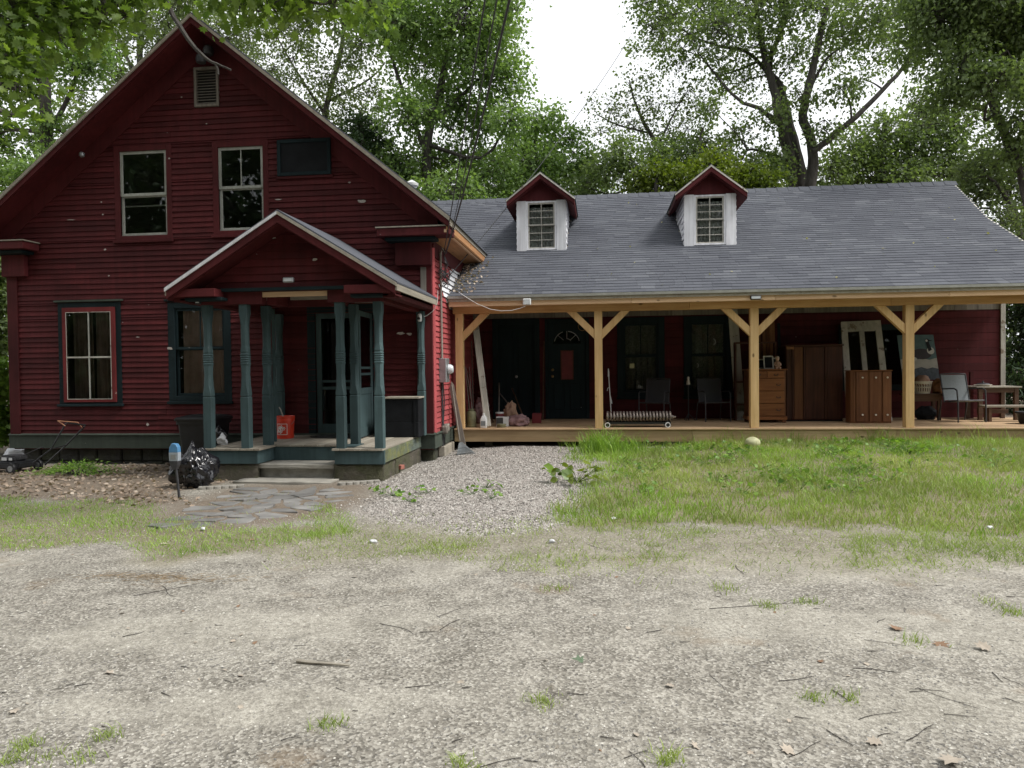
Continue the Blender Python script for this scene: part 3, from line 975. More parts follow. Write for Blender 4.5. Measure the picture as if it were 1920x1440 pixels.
def rough_block(name, x0, x1, y0, y1, z0, z1, mat, parent, amp=.018, div=6):
    bm = bmesh.new()
    bmesh.ops.create_cube(bm, size=1)
    bmesh.ops.subdivide_edges(bm, edges=bm.edges[:], cuts=div, use_grid_fill=True)
    o0 = org(parent) if parent is not None else np.zeros(3)
    for v in bm.verts:
        q = v.co
        n = v.normal
        d = amp * (random.random() - .6)
        v.co = Vector((x0 + (q.x + .5) * (x1 - x0), y0 + (q.y + .5) * (y1 - y0), z0 + (q.z + .5) * (z1 - z0))) + Vector((n.x, n.y, n.z)) * d - Vector(o0)
    me = bpy.data.meshes.new(name); bm.to_mesh(me); bm.free()
    for p_ in me.polygons: p_.use_smooth = True
    return link(name, me, parent, mat)
rough_block('foundation_stone', PX0 + .04, NX0 - .02, PY0 + .03, NY + .1, -.12, .232, M['stone'], porch)
rough_block('foundation_stone', NX1 - .02, PX1 - .03, PY0 + .03, NY + .1, -.12, .232, M['stone'], porch)
rough_block('foundation_stone', PX1 - .3, PX1 - .02, NY + .1, PY1 + .05, -.15, .25, M['stone'], porch, div=9)
rough_block('foundation_stone', PX0 + .04, PX0 + .3, NY + .1, PY1, -.2, .232, M['stone'], porch)
# two stone steps
rough_block('step_slab', NX0 - .05, NX1 + .02, 10.08, NY + .02, .165, .222, M['stepstone'], porch, .008, 8)
rough_block('step_riser', NX0 - .02, NX1 - .01, 10.16, NY, -.02, .165, M['concrete'], porch, .01, 8)
rough_block('step_slab', NX0 - .22, NX1 + .05, 9.72, 10.22, -.07, .03, M['stepstone'], porch, .012, 8)

# chamfered posts with a ringed waist
PT = 2.50
def post(x, y, z0=PZ, z1=PT, half=0):
    prof = [(0, .061, .005), (.72, .061, .005), (.735, .053, .007), (.745, .061, .008), (.78, .061, .008), (.88, .060, .030), (1.04, .053, .028), (1.17, .055, .022)]
    zc = 1.20
    for k in range(5):
        prof += [(zc + k * .032, .060, .014), (zc + .016 + k * .032, .053, .018)]
    prof += [(1.37, .058, .022), (1.46, .052, .028), (1.74, .053, .030), (1.84, .058, .022), (1.90, .061, .007), (z1 - z0, .061, .005)]
    vs = []; fs = []
    for (z, h, c) in prof:
        for (a, b) in ((-h + c, -h), (h - c, -h), (h, -h + c), (h, h - c), (h - c, h), (-h + c, h), (-h, h - c), (-h, -h + c)):
            vs.append((x + a, y + b, z0 + z))
    for i in range(len(prof) - 1):
        for k in range(8): fs.append((i * 8 + k, i * 8 + (k + 1) % 8, (i + 1) * 8 + (k + 1) % 8, (i + 1) * 8 + k))
    fs.append(tuple(range(8))[::-1]); fs.append(tuple((len(prof) - 1) * 8 + k for k in range(8)))
    return G().add(vs, fs).obj('post', M['green'], porch)
def pxX(px, y): return P(px, 700, Y=y)[0]
post(pxX(391, 10.08), 10.08); post(pxX(461, 10.08), 10.08); post(pxX(711, 10.08), 10.08); post(pxX(639, 10.08), 10.08)
post(NX0 - .06, NY - .03); post(pxX(665, NY), NY - .0)
post(pxX(525, YF - .1), YF - .11); post(pxX(790, YF - .12), YF - .115)
# thin railing uprights left of the notch and a floor rail
for px_ in (506, 514):
    G().box(pxX(px_, 11.0) - .02, pxX(px_, 11.0) + .02, 10.98, 11.02, PZ, PT).obj('upright', M['green'], porch, bevel=.003)
G().box(pxX(639, 10.08) - .06, pxX(665, NY) + .1, 10.16, NY + .08, PZ, PZ + .012).obj('floor_plate', M['green'], porch)

# beams, entablature, little gable roof
PRX, PRZ, PSL = -4.33, 3.72, .615
pe = 1.62
pyo = 9.72
pzt = PRZ - PSL * pe
bz0, bz1 = PT - .01, pzt - .16
G().box(PX0 - .0, NX0 + .12, 10.0, 10.16, bz0, bz1 + .1).obj('beam', M['redboard'], porch, bevel=.004)
G().box(NX1 - .06, PX1 + .02, 10.0, 10.16, bz0, bz1 + .1).obj('beam', M['redboard'], porch, bevel=.004)
G().box(NX0 + .12, NX0 + .26, 10.16, NY + .1, bz0, bz1 + .1).obj('beam', M['redboard'], porch, bevel=.004)
G().box(NX1 - .06, NX1 + .08, 10.16, NY + .1, bz0, bz1 + .1).obj('beam', M['redboard'], porch, bevel=.004)
G().box(NX0 - .1, NX1 + .1, NY + .0, NY + .14, bz0, bz1 + .02).obj('beam', M['redboard'], porch)
G().box(PX1 - .12, PX1 + .02, 10.16, PY1, bz0, bz1 + .1).obj('beam', M['redboard'], porch, bevel=.004)
G().box(PX0, PX0 + .14, 10.16, PY1, bz0, bz1 + .1).obj('beam', M['redboard'], porch, bevel=.004)
G().box(NX0 - .1, NX1 + .1, 10.02, 10.05, bz1 + .02, bz1 + .09).obj('lintel', M['fasciaX'], porch)
G().box(PX0 - .05, PX1 + .05, 9.93, 10.0, bz1 + .10, bz1 + .145).obj('cornice_strip', M['darkgreen'], porch)
for s in (-1, 1):
    e = PRX + s * pe
    a0, a1 = (e, PX0 + .35) if s < 0 else (PX1 - .45, e)
    G().box(a0, a1, pyo + .02, 10.0, pzt - .14, pzt - .03).obj('cornice_return', M['redboard'], porch, bevel=.004)
    b0, b1 = (a0 + .12, a1 + .06) if s < 0 else (a0 + .06, a1 - .12)
    G().box(b0, b1, pyo + .1, 10.0, pzt - .19, pzt - .142).obj('bed_moulding', M['darkgreen'], porch, bevel=.01)
    G().prism([(PRX, pyo, PRZ - .06), (e, pyo, pzt - .06), (e, pyo, pzt - .012), (PRX, pyo, PRZ - .012)], (0, YF - pyo - .02, 0)).obj('roof', M['greyY'], porch)
    G().prism([(PRX, pyo - .015, PRZ - .010), (e + s * .03, pyo - .015, pzt - .010 - .018), (e + s * .03, pyo - .015, pzt - .004), (PRX, pyo - .015, PRZ + .014)], (0, YF - pyo, 0)).obj('roof_covering', M['shingle'], porch)
    G().prism([(PRX, pyo - .024, PRZ - .165), (e, pyo - .024, pzt - .165), (e, pyo - .024, pzt - .05), (PRX, pyo - .024, PRZ - .05)], (0, .022, 0)).obj('rake_board', M['redboard'], porch)
    G().prism([(PRX, pyo - .042, PRZ - .055), (e + s * .02, pyo - .042, pzt - .055 - .012), (e + s * .02, pyo - .042, pzt - .018), (PRX, pyo - .042, PRZ - .014)], (0, .04, 0)).obj('rake_moulding', M['whitepaint'] if s < 0 else M['greyY'], porch)
    G().box(min(e + s * .003, e + s * .027), max(e + s * .003, e + s * .027), pyo - .01, YF - .02, pzt - .12, pzt - .035).obj('eave_board', M['greyY'], porch)
    G().box(min(e - s * .04, e - s * .20), max(e - s * .04, e - s * .20), pyo + .1, YF - .06, pzt - .2, pzt - .14).obj('eave_moulding', M['redboard'], porch)
    G().prism([(PRX, pyo, PRZ - .185), (e, pyo, pzt - .185), (e, pyo, pzt - .165), (PRX, pyo, PRZ - .165)], (0, .34, 0)).obj('rake_soffit', M['redboard'], porch)
tri = G().prism([(PRX - 1.5, 10.06, bz1 + .1), (PRX + 1.5, 10.06, bz1 + .1), (PRX, 10.06, PRZ - .14)], (0, .05, 0)).obj('gable_wall', M['red'], porch)
for c in courses(bz1 + .15, PRZ - .24, .105, lambda z: (PRX - (PRZ - .2 - z) / PSL, PRX + (PRZ - .2 - z) / PSL), []):
    g = G(); lap(g, c, None, lambda u, z, o: (u, 10.058 - o, z)); g.obj('clapboard', M['red'], tri, fix=False)
G().box(PX0 + .1, PX1 - .1, 10.2, PY1, bz1 + .1, bz1 + .12).obj('porch_ceiling', M['greyY'], porch)


for q in [(590, 487, 5, 3), (568, 444, 3, 1.6), (437, 492, 6, 1.5), (512, 446, 5, 1.5)]:
    flake(*q, y=10.02, parent=porch)

# ------------------------------------------------------------------ long wing behind its timber porch
wing = thing('house_wing', 'long low wing with grey shingle roof and two white dormers', 'house', (3, 16, 0))
WY = 16.2
prof = [(13.36, 2.86), (15.3, 3.735), (16.93, 4.59), (18.55, 5.745)]       # (y, z) of the roof line
def wz(y):
    for (a, b), (c, d) in zip(prof[:-1], prof[1:]):
        if y <= c or (c, d) == prof[-1]: return b + (d - b) * (y - a) / (c - a)
WX0, WX1 = -2.78, 8.05
# board wall: wide flush boards
WWIN = [(-2.35, -1.32, .45, 2.62), (-1.20, -.25, .43, 2.60), (.35, 1.35, .90, 2.60), (1.75, 2.75, .90, 2.60), (4.9, 6.35, 1.0, 2.36)]
wb = G()
for c in courses(.2, 4.0, .4, lambda z: (WX0, WX1), [(h[0] + .04, h[1] - .04, h[2] + .04, h[3] - .04) for h in WWIN]):
    za, zb, p, q, p1, q1 = c
    wb.box(p, q, WY + .02, WY + .14, za, zb)
wall = wb.obj('back_wall', M['redflush'], wing)
for c in courses(.3, 2.62, .155, lambda z: (WX0, WX1), WWIN):
    za, zb, p, q, _, _ = c
    G().box(p, q, WY - random.uniform(0, .004), WY + .018, za + .002, zb - .002).obj('wall_board', M['redflush'], wall, bevel=.003)
for k in range(48):
    xa = WX0 + k * .226
    G().box(xa, xa + .222, WY - .004 + random.uniform(0, .006), WY + .019, 2.63, 3.45).obj('upper_board', M['greyZ'], wall)
G().box(WX1 - .02, WX1 + .07, WY - .035, WY + .02, .3, 2.9).obj('corner_board', M['oldwhite'], wing, bevel=.004)
G().box(WX1 - .12, WX1, WY + .141, 22, .2, 3.5).obj('side_wall', M['redflush'], wing)
G().prism([(WX1 - .12, WY + .141, 3.5), (WX1 - .12, 22, 3.5), (WX1 - .12, 18.55, 5.62)], (.12, 0, 0)).obj('side_gable', M['redflush'], wing)
G().box(WX0, WX1, 22, 22.12, .2, 4.0).obj('rear_wall', M['redflush'], wing)
G().box(WX0, WX1, WY + .15, 22, .25, .35).obj('floor', M['interior'], wing)

# dark doors and windows on that wall
dn = ring(G(), *WWIN[0], WY - .03, WY + .03, .11, .02, .12).obj('door_casing', M['darkgreen'], wing, bevel=.004)
x0, x1, z0, z1 = WWIN[0]
do = G().box(x0 + .11, x1 - .11, WY + .02, WY + .05, z0 + .02, z1 - .12).obj('old_door', M['darkgreen'], wing)
for a, b, c, d in ((.17, .47, .15, .85), (.55, .84, .15, .85), (.17, .47, 1.0, 1.95), (.55, .84, 1.0, 1.95)):
    ring(G(), x0 + a, x0 + b, z0 + c, z0 + d, WY + .010, WY + .0195, .03).obj('moulding', M['darkgreen'], do)
G().lathe([(.012, 0), (.012, -.04), (.03, -.05), (.03, -.07), (.01, -.08)], (x0 + .52, WY + .02, 1.36), 12, 'Y').obj('knob', M['steel'], do, True)
dn = ring(G(), *WWIN[1], WY - .03, WY + .03, .07, .02, .08).obj('door_casing', M['darkgreen'], wing, bevel=.004)
x0, x1, z0, z1 = WWIN[1]
do = G().box(x0 + .07, x1 - .07, WY + .0, WY + .04, z0 + .02, z1 - .08).obj('entry_door', M['darkgreen'], wing, bevel=.004)
cx = (x0 + x1) / 2
for a, b in ((-.30, -.05), (.05, .30)):
    ring(G(), cx + a, cx + b, z0 + .2, z0 + .78, WY - .010, WY - .001, .025).obj('moulding', M['darkgreen'], do)
arc = [(cx + .27 * cos(t), WY - .012, 2.08 + .25 * sin(t)) for t in np.linspace(.15, pi - .15, 14)]
g = G()
g.tube(arc[:7], .008, 6); g.tube(arc[8:], .008, 6)
for t in (.75, pi / 2, pi - .75):
    g.tube([(cx + .10 * cos(t), WY - .012, 2.08 + .09 * sin(t)), (cx + .27 * cos(t), WY - .012, 2.08 + .25 * sin(t))], .007, 6)
g.tube([(cx + .10 * cos(t), WY - .012, 2.08 + .09 * sin(t)) for t in np.linspace(.6, 1.6, 5)], .007, 6)
g.obj('fanlight_tracery', M['steel'], do)
G().prism([(cx + .30 * cos(t), WY - .004, 2.06 + .28 * sin(t)) for t in np.linspace(0, pi, 14)], (0, .003, 0)).obj('pane', M['dirtyglass'], do)
ring(G(), cx - .14, cx + .14, 1.28, 1.92, WY - .012, WY - .001, .02).obj('hanging_frame', M['darkwoodZ'], do)
G().box(cx - .12, cx + .12, WY - .006, WY - .001, 1.30, 1.90).obj('hanging_cloth', M['oldred'], do)
G().lathe([(.012, 0), (.012, -.04), (.03, -.05), (.03, -.07), (.01, -.08)], (x0 + .16, WY, 1.36), 12, 'Y').obj('knob', M['brass'], do, True)
G().lathe([(.03, 0), (.03, -.02), (.01, -.03)], (x0 + .16, WY, 1.50), 12, 'Y').obj('lock', M['brass'], do, True)
for k in (2, 3):
    wo = window(wing, WWIN[k], WY, True, M['darkgreen'], M['darkgreen'], .48, 2, 1, curtain=('lace', [(.02, .98, 0)]), cw=.13, curt_y=.12, glass='dirtyglass')
x0, x1, z0, z1 = WWIN[4]
wo = ring(G(), x0, x1, z0, z1, WY - .03, WY + .03, .12).obj('window', M['darkgreen'], wing)
G().box(x0 + .12, x1 - .12, WY + .012, WY + .016, z0 + .12, z1 - .12).obj('pane', M['dirtyglass'], wo)

# roof: slab under, shingles over
RX0, RX1 = -2.74, 8.16
g = G()
for (ya, za), (yb, zb) in zip(prof[:-1], prof[1:]):
    x0 = RX0 if ya < 15 else -4.6
    g.prism([(x0 if ya < 15 else -4.6, ya, za - .10), (x0 if ya < 15 else -4.6, yb, zb - .10), (x0 if ya < 15 else -4.6, yb, zb - .006), (x0 if ya < 15 else -4.6, ya, za - .006)], (RX1 - .03 - x0, 0, 0))
roof = g.obj('roof', M['greyY'], wing)
G().prism([(-4.6, 18.55, 5.62), (-4.6, 24.2, 2.9), (-4.6, 24.2, 3.0), (-4.6, 18.55, 5.73)], (RX1 + 4.57, 0, 0)).obj('rear_roof', M['shingle'], wing)
G().box(RX0 + .1, RX1 - .1, 13.60, WY - .05, 2.74, 2.78).obj('porch_ceiling', M['darkwoodZ'], wing)
DORM = [(-1.227, 15.88), (2.262, 15.88)]
DW, DB = .525, 4.02                        # dormer half width, base z
expo = .165
rows = []
for (ya, za), (yb, zb) in zip(prof[:-1], prof[1:]):
    Lr = hypot(yb - ya, zb - za)
    n = max(1, round(Lr / (expo if ya < 15 else (.135 if ya < 16 else .105))))
    for k in range(n):
        rows.append((ya + (yb - ya) * k / n, za + (zb - za) * k / n, ya + (yb - ya) * (k + 1) / n, za + (zb - za) * (k + 1) / n))
pieces = []
for ri, (ya, za, yb, zb) in enumerate(rows):
    x = RX0 - 2.2 + random.uniform(0, .3)
    while x < RX1:
        wd = random.choice((.17, .25, .33, .33, .42))
        x0 = max(x, -4.6); x1 = min(x + wd, RX1)
        x += wd
        if x1 - x0 < .03: continue
        ym = (ya + yb) / 2; zm = (za + zb) / 2
        if ym < 15.3 and x0 < RX0: 
            if x1 < RX0 + .03: continue
            x0 = RX0
        if (x0 + x1) / 2 < -2.3 and zm < roofz((x0 + x1) / 2) - .25 and x1 < RX0: continue
        if any(abs((x0 + x1) / 2 - dx) < DW - .08 and ym > dy + .12 for dx, dy in DORM) and zm < 5.0: continue
        pieces.append((ri, x0, x1, ya, za, yb, zb))
nb = 0
bulkV = []; bulkF = []; bulkR = []
vis = [i for i, p_ in enumerate(pieces) if RX0 <= p_[1] and p_[2] < 7.6]
big = set(vis[:298])
for i, (ri, x0, x1, ya, za, yb, zb) in enumerate(pieces):
    dy, dz = yb - ya, zb - za
    l = hypot(dy, dz); ny_, nz_ = -dz / l, dy / l
    th = .013 + random.uniform(0, .004)
    lo = .004
    e = .02
    q = [(x0 + .003, ya + ny_ * lo, za + nz_ * lo), (x1, ya + ny_ * lo, za + nz_ * lo), (x1, yb + dy / l * e + ny_ * lo * .2, zb + dz / l * e + nz_ * lo * .2), (x0 + .003, yb + dy / l * e + ny_ * lo * .2, zb + dz / l * e + nz_ * lo * .2),
         (x0 + .003, ya + ny_ * th, za + nz_ * th), (x1, ya + ny_ * th, za + nz_ * th), (x1, yb + dy / l * e + ny_ * .006, zb + dz / l * e + nz_ * .006), (x0 + .003, yb + dy / l * e + ny_ * .006, zb + dz / l * e + nz_ * .006)]
    if i in big:
        G().hexa(q).obj('shingle', M['shingle'], roof, fix=False)
    else:
        b = len(bulkV)
        bulkV += q
        bulkF += [[b + k for k in f] for f in ((3, 2, 1, 0), (4, 5, 6, 7), (0, 1, 5, 4), (1, 2, 6, 5), (2, 3, 7, 6), (3, 0, 4, 7))]
        bulkR += [random.random()] * 6
tag(fast('upper_shingles', bulkV, bulkF, M['shingle'], roof, bulkR), kind='stuff')
# ridge caps, drip edge, pale rake trim on the right
g = G()
xk = -4.3
while xk < RX1 - .2:
    g.hexa([(xk, 18.42, 5.675), (xk + .27, 18.42, 5.66), (xk + .27, 18.68, 5.66), (xk, 18.68, 5.675), (xk, 18.53, 5.785), (xk + .27, 18.53, 5.77), (xk + .27, 18.57, 5.77), (xk, 18.57, 5.785)])
    xk += .25
g.obj('ridge_cap', M['shingle'], wing)
G().box(RX0 - .02, RX1, 13.325, 13.355, 2.815, 2.862).obj('drip_edge', M['drip'], wing)
for (ya, za), (yb, zb) in zip(prof[:-1], prof[1:]):
    G().prism([(RX1 - .028, ya, za - .14), (RX1 - .028, yb, zb - .14), (RX1 - .028, yb, zb + .012), (RX1 - .028, ya, za + .012)], (.03, 0, 0)).obj('rake_board', M['oldwhite'], wing)

def dormer(cx, fy):
    d = G().box(cx - DW + .1, cx + DW - .1, fy + .05, fy + .06, DB, DB + .02).obj('dormer', M['whitepaint'], wing)
    zt_ = 5.07                              # wall top
    x0, x1 = cx - DW, cx + DW
    # white corner panels beside the window
    G().box(x0, cx - .322, fy - .03, fy + .02, DB - .02, zt_ + .02).obj('corner_panel', M['whitepaint'], d, bevel=.004)
    G().box(cx + .322, x1, fy - .03, fy + .02, DB - .02, zt_ + .02).obj('corner_panel', M['whitepaint'], d, bevel=.004)
    # cheeks with lapped boards
    for s in (-1, 1):
        xx = cx + s * (DW - .03)
        ck = G().prism([(xx, fy + .02, DB), (xx, fy + .02, zt_), (xx, 17.5, zt_), (xx, 16.93, 4.58)], (s * .02, 0, 0)).obj('cheek', M['whitepaint'], d)
        for k in range(9):
            za = DB + .05 + k * .125
            ye = 17.4 if za > 4.62 else 16.3
            g = G(); lap(g, (za, za + .125, fy + .02, ye, fy + .02, ye), None, lambda u, z, o: (xx + s * (.02 + o), u, z)); g.obj('clapboard', M['whitepaint'], d, fix=False)
    # window: six over six in white
    wx0, wx1, wz0, wz1 = cx - .318, cx + .318, DB + .03, zt_ + .01
    wd = ring(G(), wx0, wx1, wz0, wz1, fy - .015, fy + .03, .035).obj('window', M['whitepaint'], d)
    zm = (wz0 + wz1) / 2
    for nm, a, b, yy in (('upper_sash', zm, wz1 - .035, fy - .005), ('lower_sash', wz0 + .035, zm + .03, fy + .026)):
        sg = ring(G(), wx0 + .035, wx1 - .035, a, b, yy, yy + .025, .03)
        c0, c1 = wx0 + .065, wx1 - .065
        sg.box(cx - .010, cx + .010, yy + .003, yy + .022, a + .03, b - .03)
        for k in (1, 2):
            z = a + .03 + (b - a - .06) * k / 3
            sg.box(c0, c1, yy + .004, yy + .021, z - .009, z + .009)
        sg.obj('muntins', M['oldwhite'], d).name = nm
        for i in range(2):
            for k in range(3):
                z0_ = a + .03 + (b - a - .06) * k / 3
                G().box(c0 if i == 0 else cx, cx if i == 0 else c1, yy + .011, yy + .013, z0_, z0_ + (b - a - .06) / 3).obj('pane', M['glass'], d)
    n = 40; vs = []; fs = []
    for i in range(n + 1):
        xx = wx0 + (wx1 - wx0) * i / n
        dy = .018 * sin(i * 1.1 + cx) + .01 * sin(i * 2.3)
        vs += [(xx, fy + .085 + dy * .6, wz1 - .12), (xx, fy + .085 + dy, wz0)]
    for i in range(n): fs.append((2 * i, 2 * i + 1, 2 * i + 3, 2 * i + 2))
    G().add(vs, fs).obj('curtain', M['lace'], d, True, fix=False)
    # red gable face, trim and little roof
    pk = 5.63
    G().prism([(x0, fy - .01, zt_ + .02), (x1, fy - .01, zt_ + .02), (cx, fy - .01, pk - .10)], (0, .04, 0)).obj('gable_face', M['redflush'], d)
    ov = .712; ez = 5.08
    s_ = (pk - ez) / ov
    for s in (-1, 1):
        e = cx + s * ov
        fo = fy - .22
        G().prism([(cx, fo, pk - .05), (e, fo, ez - .05), (e, fo, ez), (cx, fo, pk)], (0, 2.75, 0)).obj('dormer_roof', M['greyY'], d)
        G().prism([(cx, fo - .01, pk + .002), (e + s * .02, fo - .01, ez + .002 - .02), (e + s * .02, fo - .01, ez + .02 - .02), (cx, fo - .01, pk + .022)], (0, 2.75, 0)).obj('dormer_shingles', M['shingle'], d)
        G().prism([(cx, fo - .022, pk - .13), (e, fo - .022, ez - .13), (e, fo - .022, ez - .03), (cx, fo - .022, pk - .03)], (0, .02, 0)).obj('rake_board', M['redboard'], d)
        G().prism([(cx, fo - .035, pk - .035), (e + s * .01, fo - .035, ez - .043), (e + s * .01, fo - .035, ez - .008), (cx, fo - .035, pk - .0)], (0, .033, 0)).obj('rake_moulding', M['oldwhite'], d)
        G().prism([(cx, fo, pk - .15), (e, fo, ez - .15), (e, fo, ez - .13), (cx, fo, pk - .13)], (0, 1.6, 0)).obj('dormer_soffit', M['redboard'], d)
        G().box(min(e, e - s * .025), max(e, e - s * .025), fo, fo + 1.5, ez - .15, ez - .03).obj('eave_board', M['redboard'], d)
    G().box(x0 - .01, x1 + .01, fy - .06, fy + .0, DB - .06, DB - .02).obj('dormer_sill', M['oldwhite'], d)
    return d
for cx, fy in DORM: dormer(cx, fy)

# ------------------------------------------------------------------ timber porch of the wing
PYF = 13.7
tp = thing('timber_porch', 'long open porch of new yellow pine posts, braces and deck', 'porch', (3, 14.5, 0))
DKZ = .435
TX0, TX1 = -2.72, 8.3
fr = G().box(TX0 + .05, TX1 - .05, PYF + .05, WY - .06, DKZ - .2, DKZ - .03).obj('deck_frame', M['skirtX'], tp)
y = PYF - .06
k = 0
while y < WY - .03:
    G().box(TX0, TX1, y, min(y + .137, WY - .02), DKZ - .028, DKZ + random.uniform(-.0015, .0015)).obj('deck_board', M['deckX'], fr, bevel=.003)
    y += .141
for a, b in ((TX0, 1.62), (1.623, 5.1), (5.103, TX1)):
    G().box(a, b, PYF - .03, PYF + .01, DKZ - .245, DKZ - .03).obj('skirt_board', M['skirtX'], tp, bevel=.003)
for xk in (-2.2, .2, 2.7, 5.2, 7.7):
    G().box(xk, xk + .14, PYF + .3, PYF + .44, -.2, DKZ - .2).obj('footing_post', M['greyZ'], tp)
PXS = [-2.61, -.04, 2.71, 5.32, 7.98]
BZ = 2.565
for i, xk in enumerate(PXS):
    G().box(xk - .072, xk + .072, PYF - .035, PYF + .11, DKZ, BZ).obj('post', M['pineZ'], tp, bevel=.005)
    for s in (-1, 1):
        if i == 0 and s < 0: continue
        p0 = Vector((xk + s * .05, PYF + .037, BZ - .42)); p1 = Vector((xk + s * .47, PYF + .037, BZ + .0))
        g = G()
        w_ = .065
        g.prism([(xk + s * .072, PYF - .015, BZ - .50), (xk + s * .072, PYF - .015, BZ - .33), (xk + s * .40, PYF - .015, BZ - .002), (xk + s * .57, PYF - .015, BZ - .002)], (0, .10, 0))
        g.obj('brace', M['pineZ'], tp, bevel=.004)
for a, b in ((TX0 - .0, 1.58), (1.584, 5.0), (5.004, 8.2)):
    G().box(a, b, PYF - .05, PYF + .13, BZ, BZ + .17).obj('beam', M['pineX'], tp, bevel=.004)
for a, b in ((TX0 - .02, .55), (.553, 3.0), (3.003, 5.85), (5.853, 8.24)):
    G().box(a, b, 13.40, 13.44, 2.675, 2.812).obj('fascia', M['fasciaX'], tp, bevel=.003)
G().box(TX0, 8.22, 13.44, PYF - .11, 2.742, 2.765).obj('soffit', M['pineX'], tp)

# ------------------------------------------------------------------ scatter helpers
def rand_rot(n, tilt=pi, r=rng):
    """n random rotation matrices"""
    q = r.normal(size=(n, 4)); q /= np.linalg.norm(q, axis=1)[:, None]
    a, b, c, d = q.T
    return np.stack([1 - 2 * (c * c + d * d), 2 * (b * c - a * d), 2 * (b * d + a * c), 2 * (b * c + a * d), 1 - 2 * (b * b + d * d), 2 * (c * d - a * b),
                     2 * (b * d - a * c), 2 * (c * d + a * b), 1 - 2 * (b * b + c * c)], 1).reshape(n, 3, 3)

def stamp(T, Fc, pos, Rm, s):
    """copies of template T (k,3) with faces Fc at pos, rotated, scaled (n,) or (n,3)"""
    n, k = len(pos), len(T)
    s = np.asarray(s)
    t = T[None] * (s[:, None, None] if s.ndim == 1 else s[:, None, :])
    V = np.einsum('nij,nkj->nki', Rm, t) + pos[:, None]
    Fx = np.asarray(Fc)[None] + (np.arange(n) * k)[:, None, None]
    return V.reshape(-1, 3), Fx.reshape(-1, np.asarray(Fc).shape[1])

# a leaf: two bent quads round a midrib (tip along +Y)
LEAF_T = np.array([(0, 0, 0), (.36, .42, .10), (0, 1, -.06), (-.36, .42, .10)]) - np.array([0, .0, 0])
LEAF_F = np.array([(0, 1, 2, 3)])
# a lobed leaf outline for the near branches
_l = [(0, 0), (.05, .14), (.30, .10), (.20, .30), (.46, .42), (.24, .52), (.34, .78), (.12, .74), (0, 1.0)]
OAK_T = np.array([(x, y, .12 * abs(x) - .08 * y * y) for x, y in _l] + [(-x, y, .12 * abs(x) - .08 * y * y) for x, y in _l[-2:0:-1]])
OAK_F = np.array([tuple(range(len(OAK_T)))])
NEED_T = np.array([(0, 0, 0), (.13, .5, 0), (0, 1, -.05), (-.13, .5, 0)])

def leaf_dirs(n, d0, droop=.35, spread=.8):
    """rotation matrices whose +Y points roughly along d0 (n,3), sagging"""
    y = d0 + rng.normal(size=(n, 3)) * spread
    y[:, 2] -= droop
    y /= np.linalg.norm(y, axis=1)[:, None] + 1e-9
    z = rng.normal(size=(n, 3)) * .7 + np.array([0, 0, 1.0])
    x = np.cross(y, z); x /= np.linalg.norm(x, axis=1)[:, None] + 1e-9
    z = np.cross(x, y)
    return np.stack([x, y, z], 2)

def twigs(A, B, r0, r1):
    """thin three-sided sticks from A to B, all at once"""
    n = len(A)
    d = B - A; d /= np.linalg.norm(d, axis=1)[:, None] + 1e-9
    u = np.cross(d, np.array([.31, .52, .79])); u /= np.linalg.norm(u, axis=1)[:, None] + 1e-9
    v = np.cross(d, u)
    V = []
    for P0, r in ((A, r0), (B, r1)):
        for k in range(3):
            t = 2 * pi * k / 3
            V.append(P0 + (u * cos(t) + v * sin(t)) * np.asarray(r).reshape(-1, 1))
    V = np.stack(V, 1).reshape(-1, 3)
    Fc = np.array([(0, 1, 4, 3), (1, 2, 5, 4), (2, 0, 3, 5)])
    return V, (Fc[None] + (np.arange(n) * 6)[:, None, None]).reshape(-1, 4)

def smooth_line(pts, n=4):
    """Catmull-Rom through (x,y,z,r) rows"""
    p = np.array(pts, float)
    q = np.vstack([2 * p[0] - p[1], p, 2 * p[-1] - p[-2]])
    out = []
    for i in range(1, len(q) - 2):
        for t in np.linspace(0, 1, n, endpoint=False):
            out.append(.5 * (2 * q[i] + (q[i + 1] - q[i - 1]) * t + (2 * q[i - 1] - 5 * q[i] + 4 * q[i + 1] - q[i + 2]) * t * t + (3 * q[i] - q[i - 1] - 3 * q[i + 1] + q[i + 2]) * t ** 3))
    out.append(p[-1])
    return np.array(out)

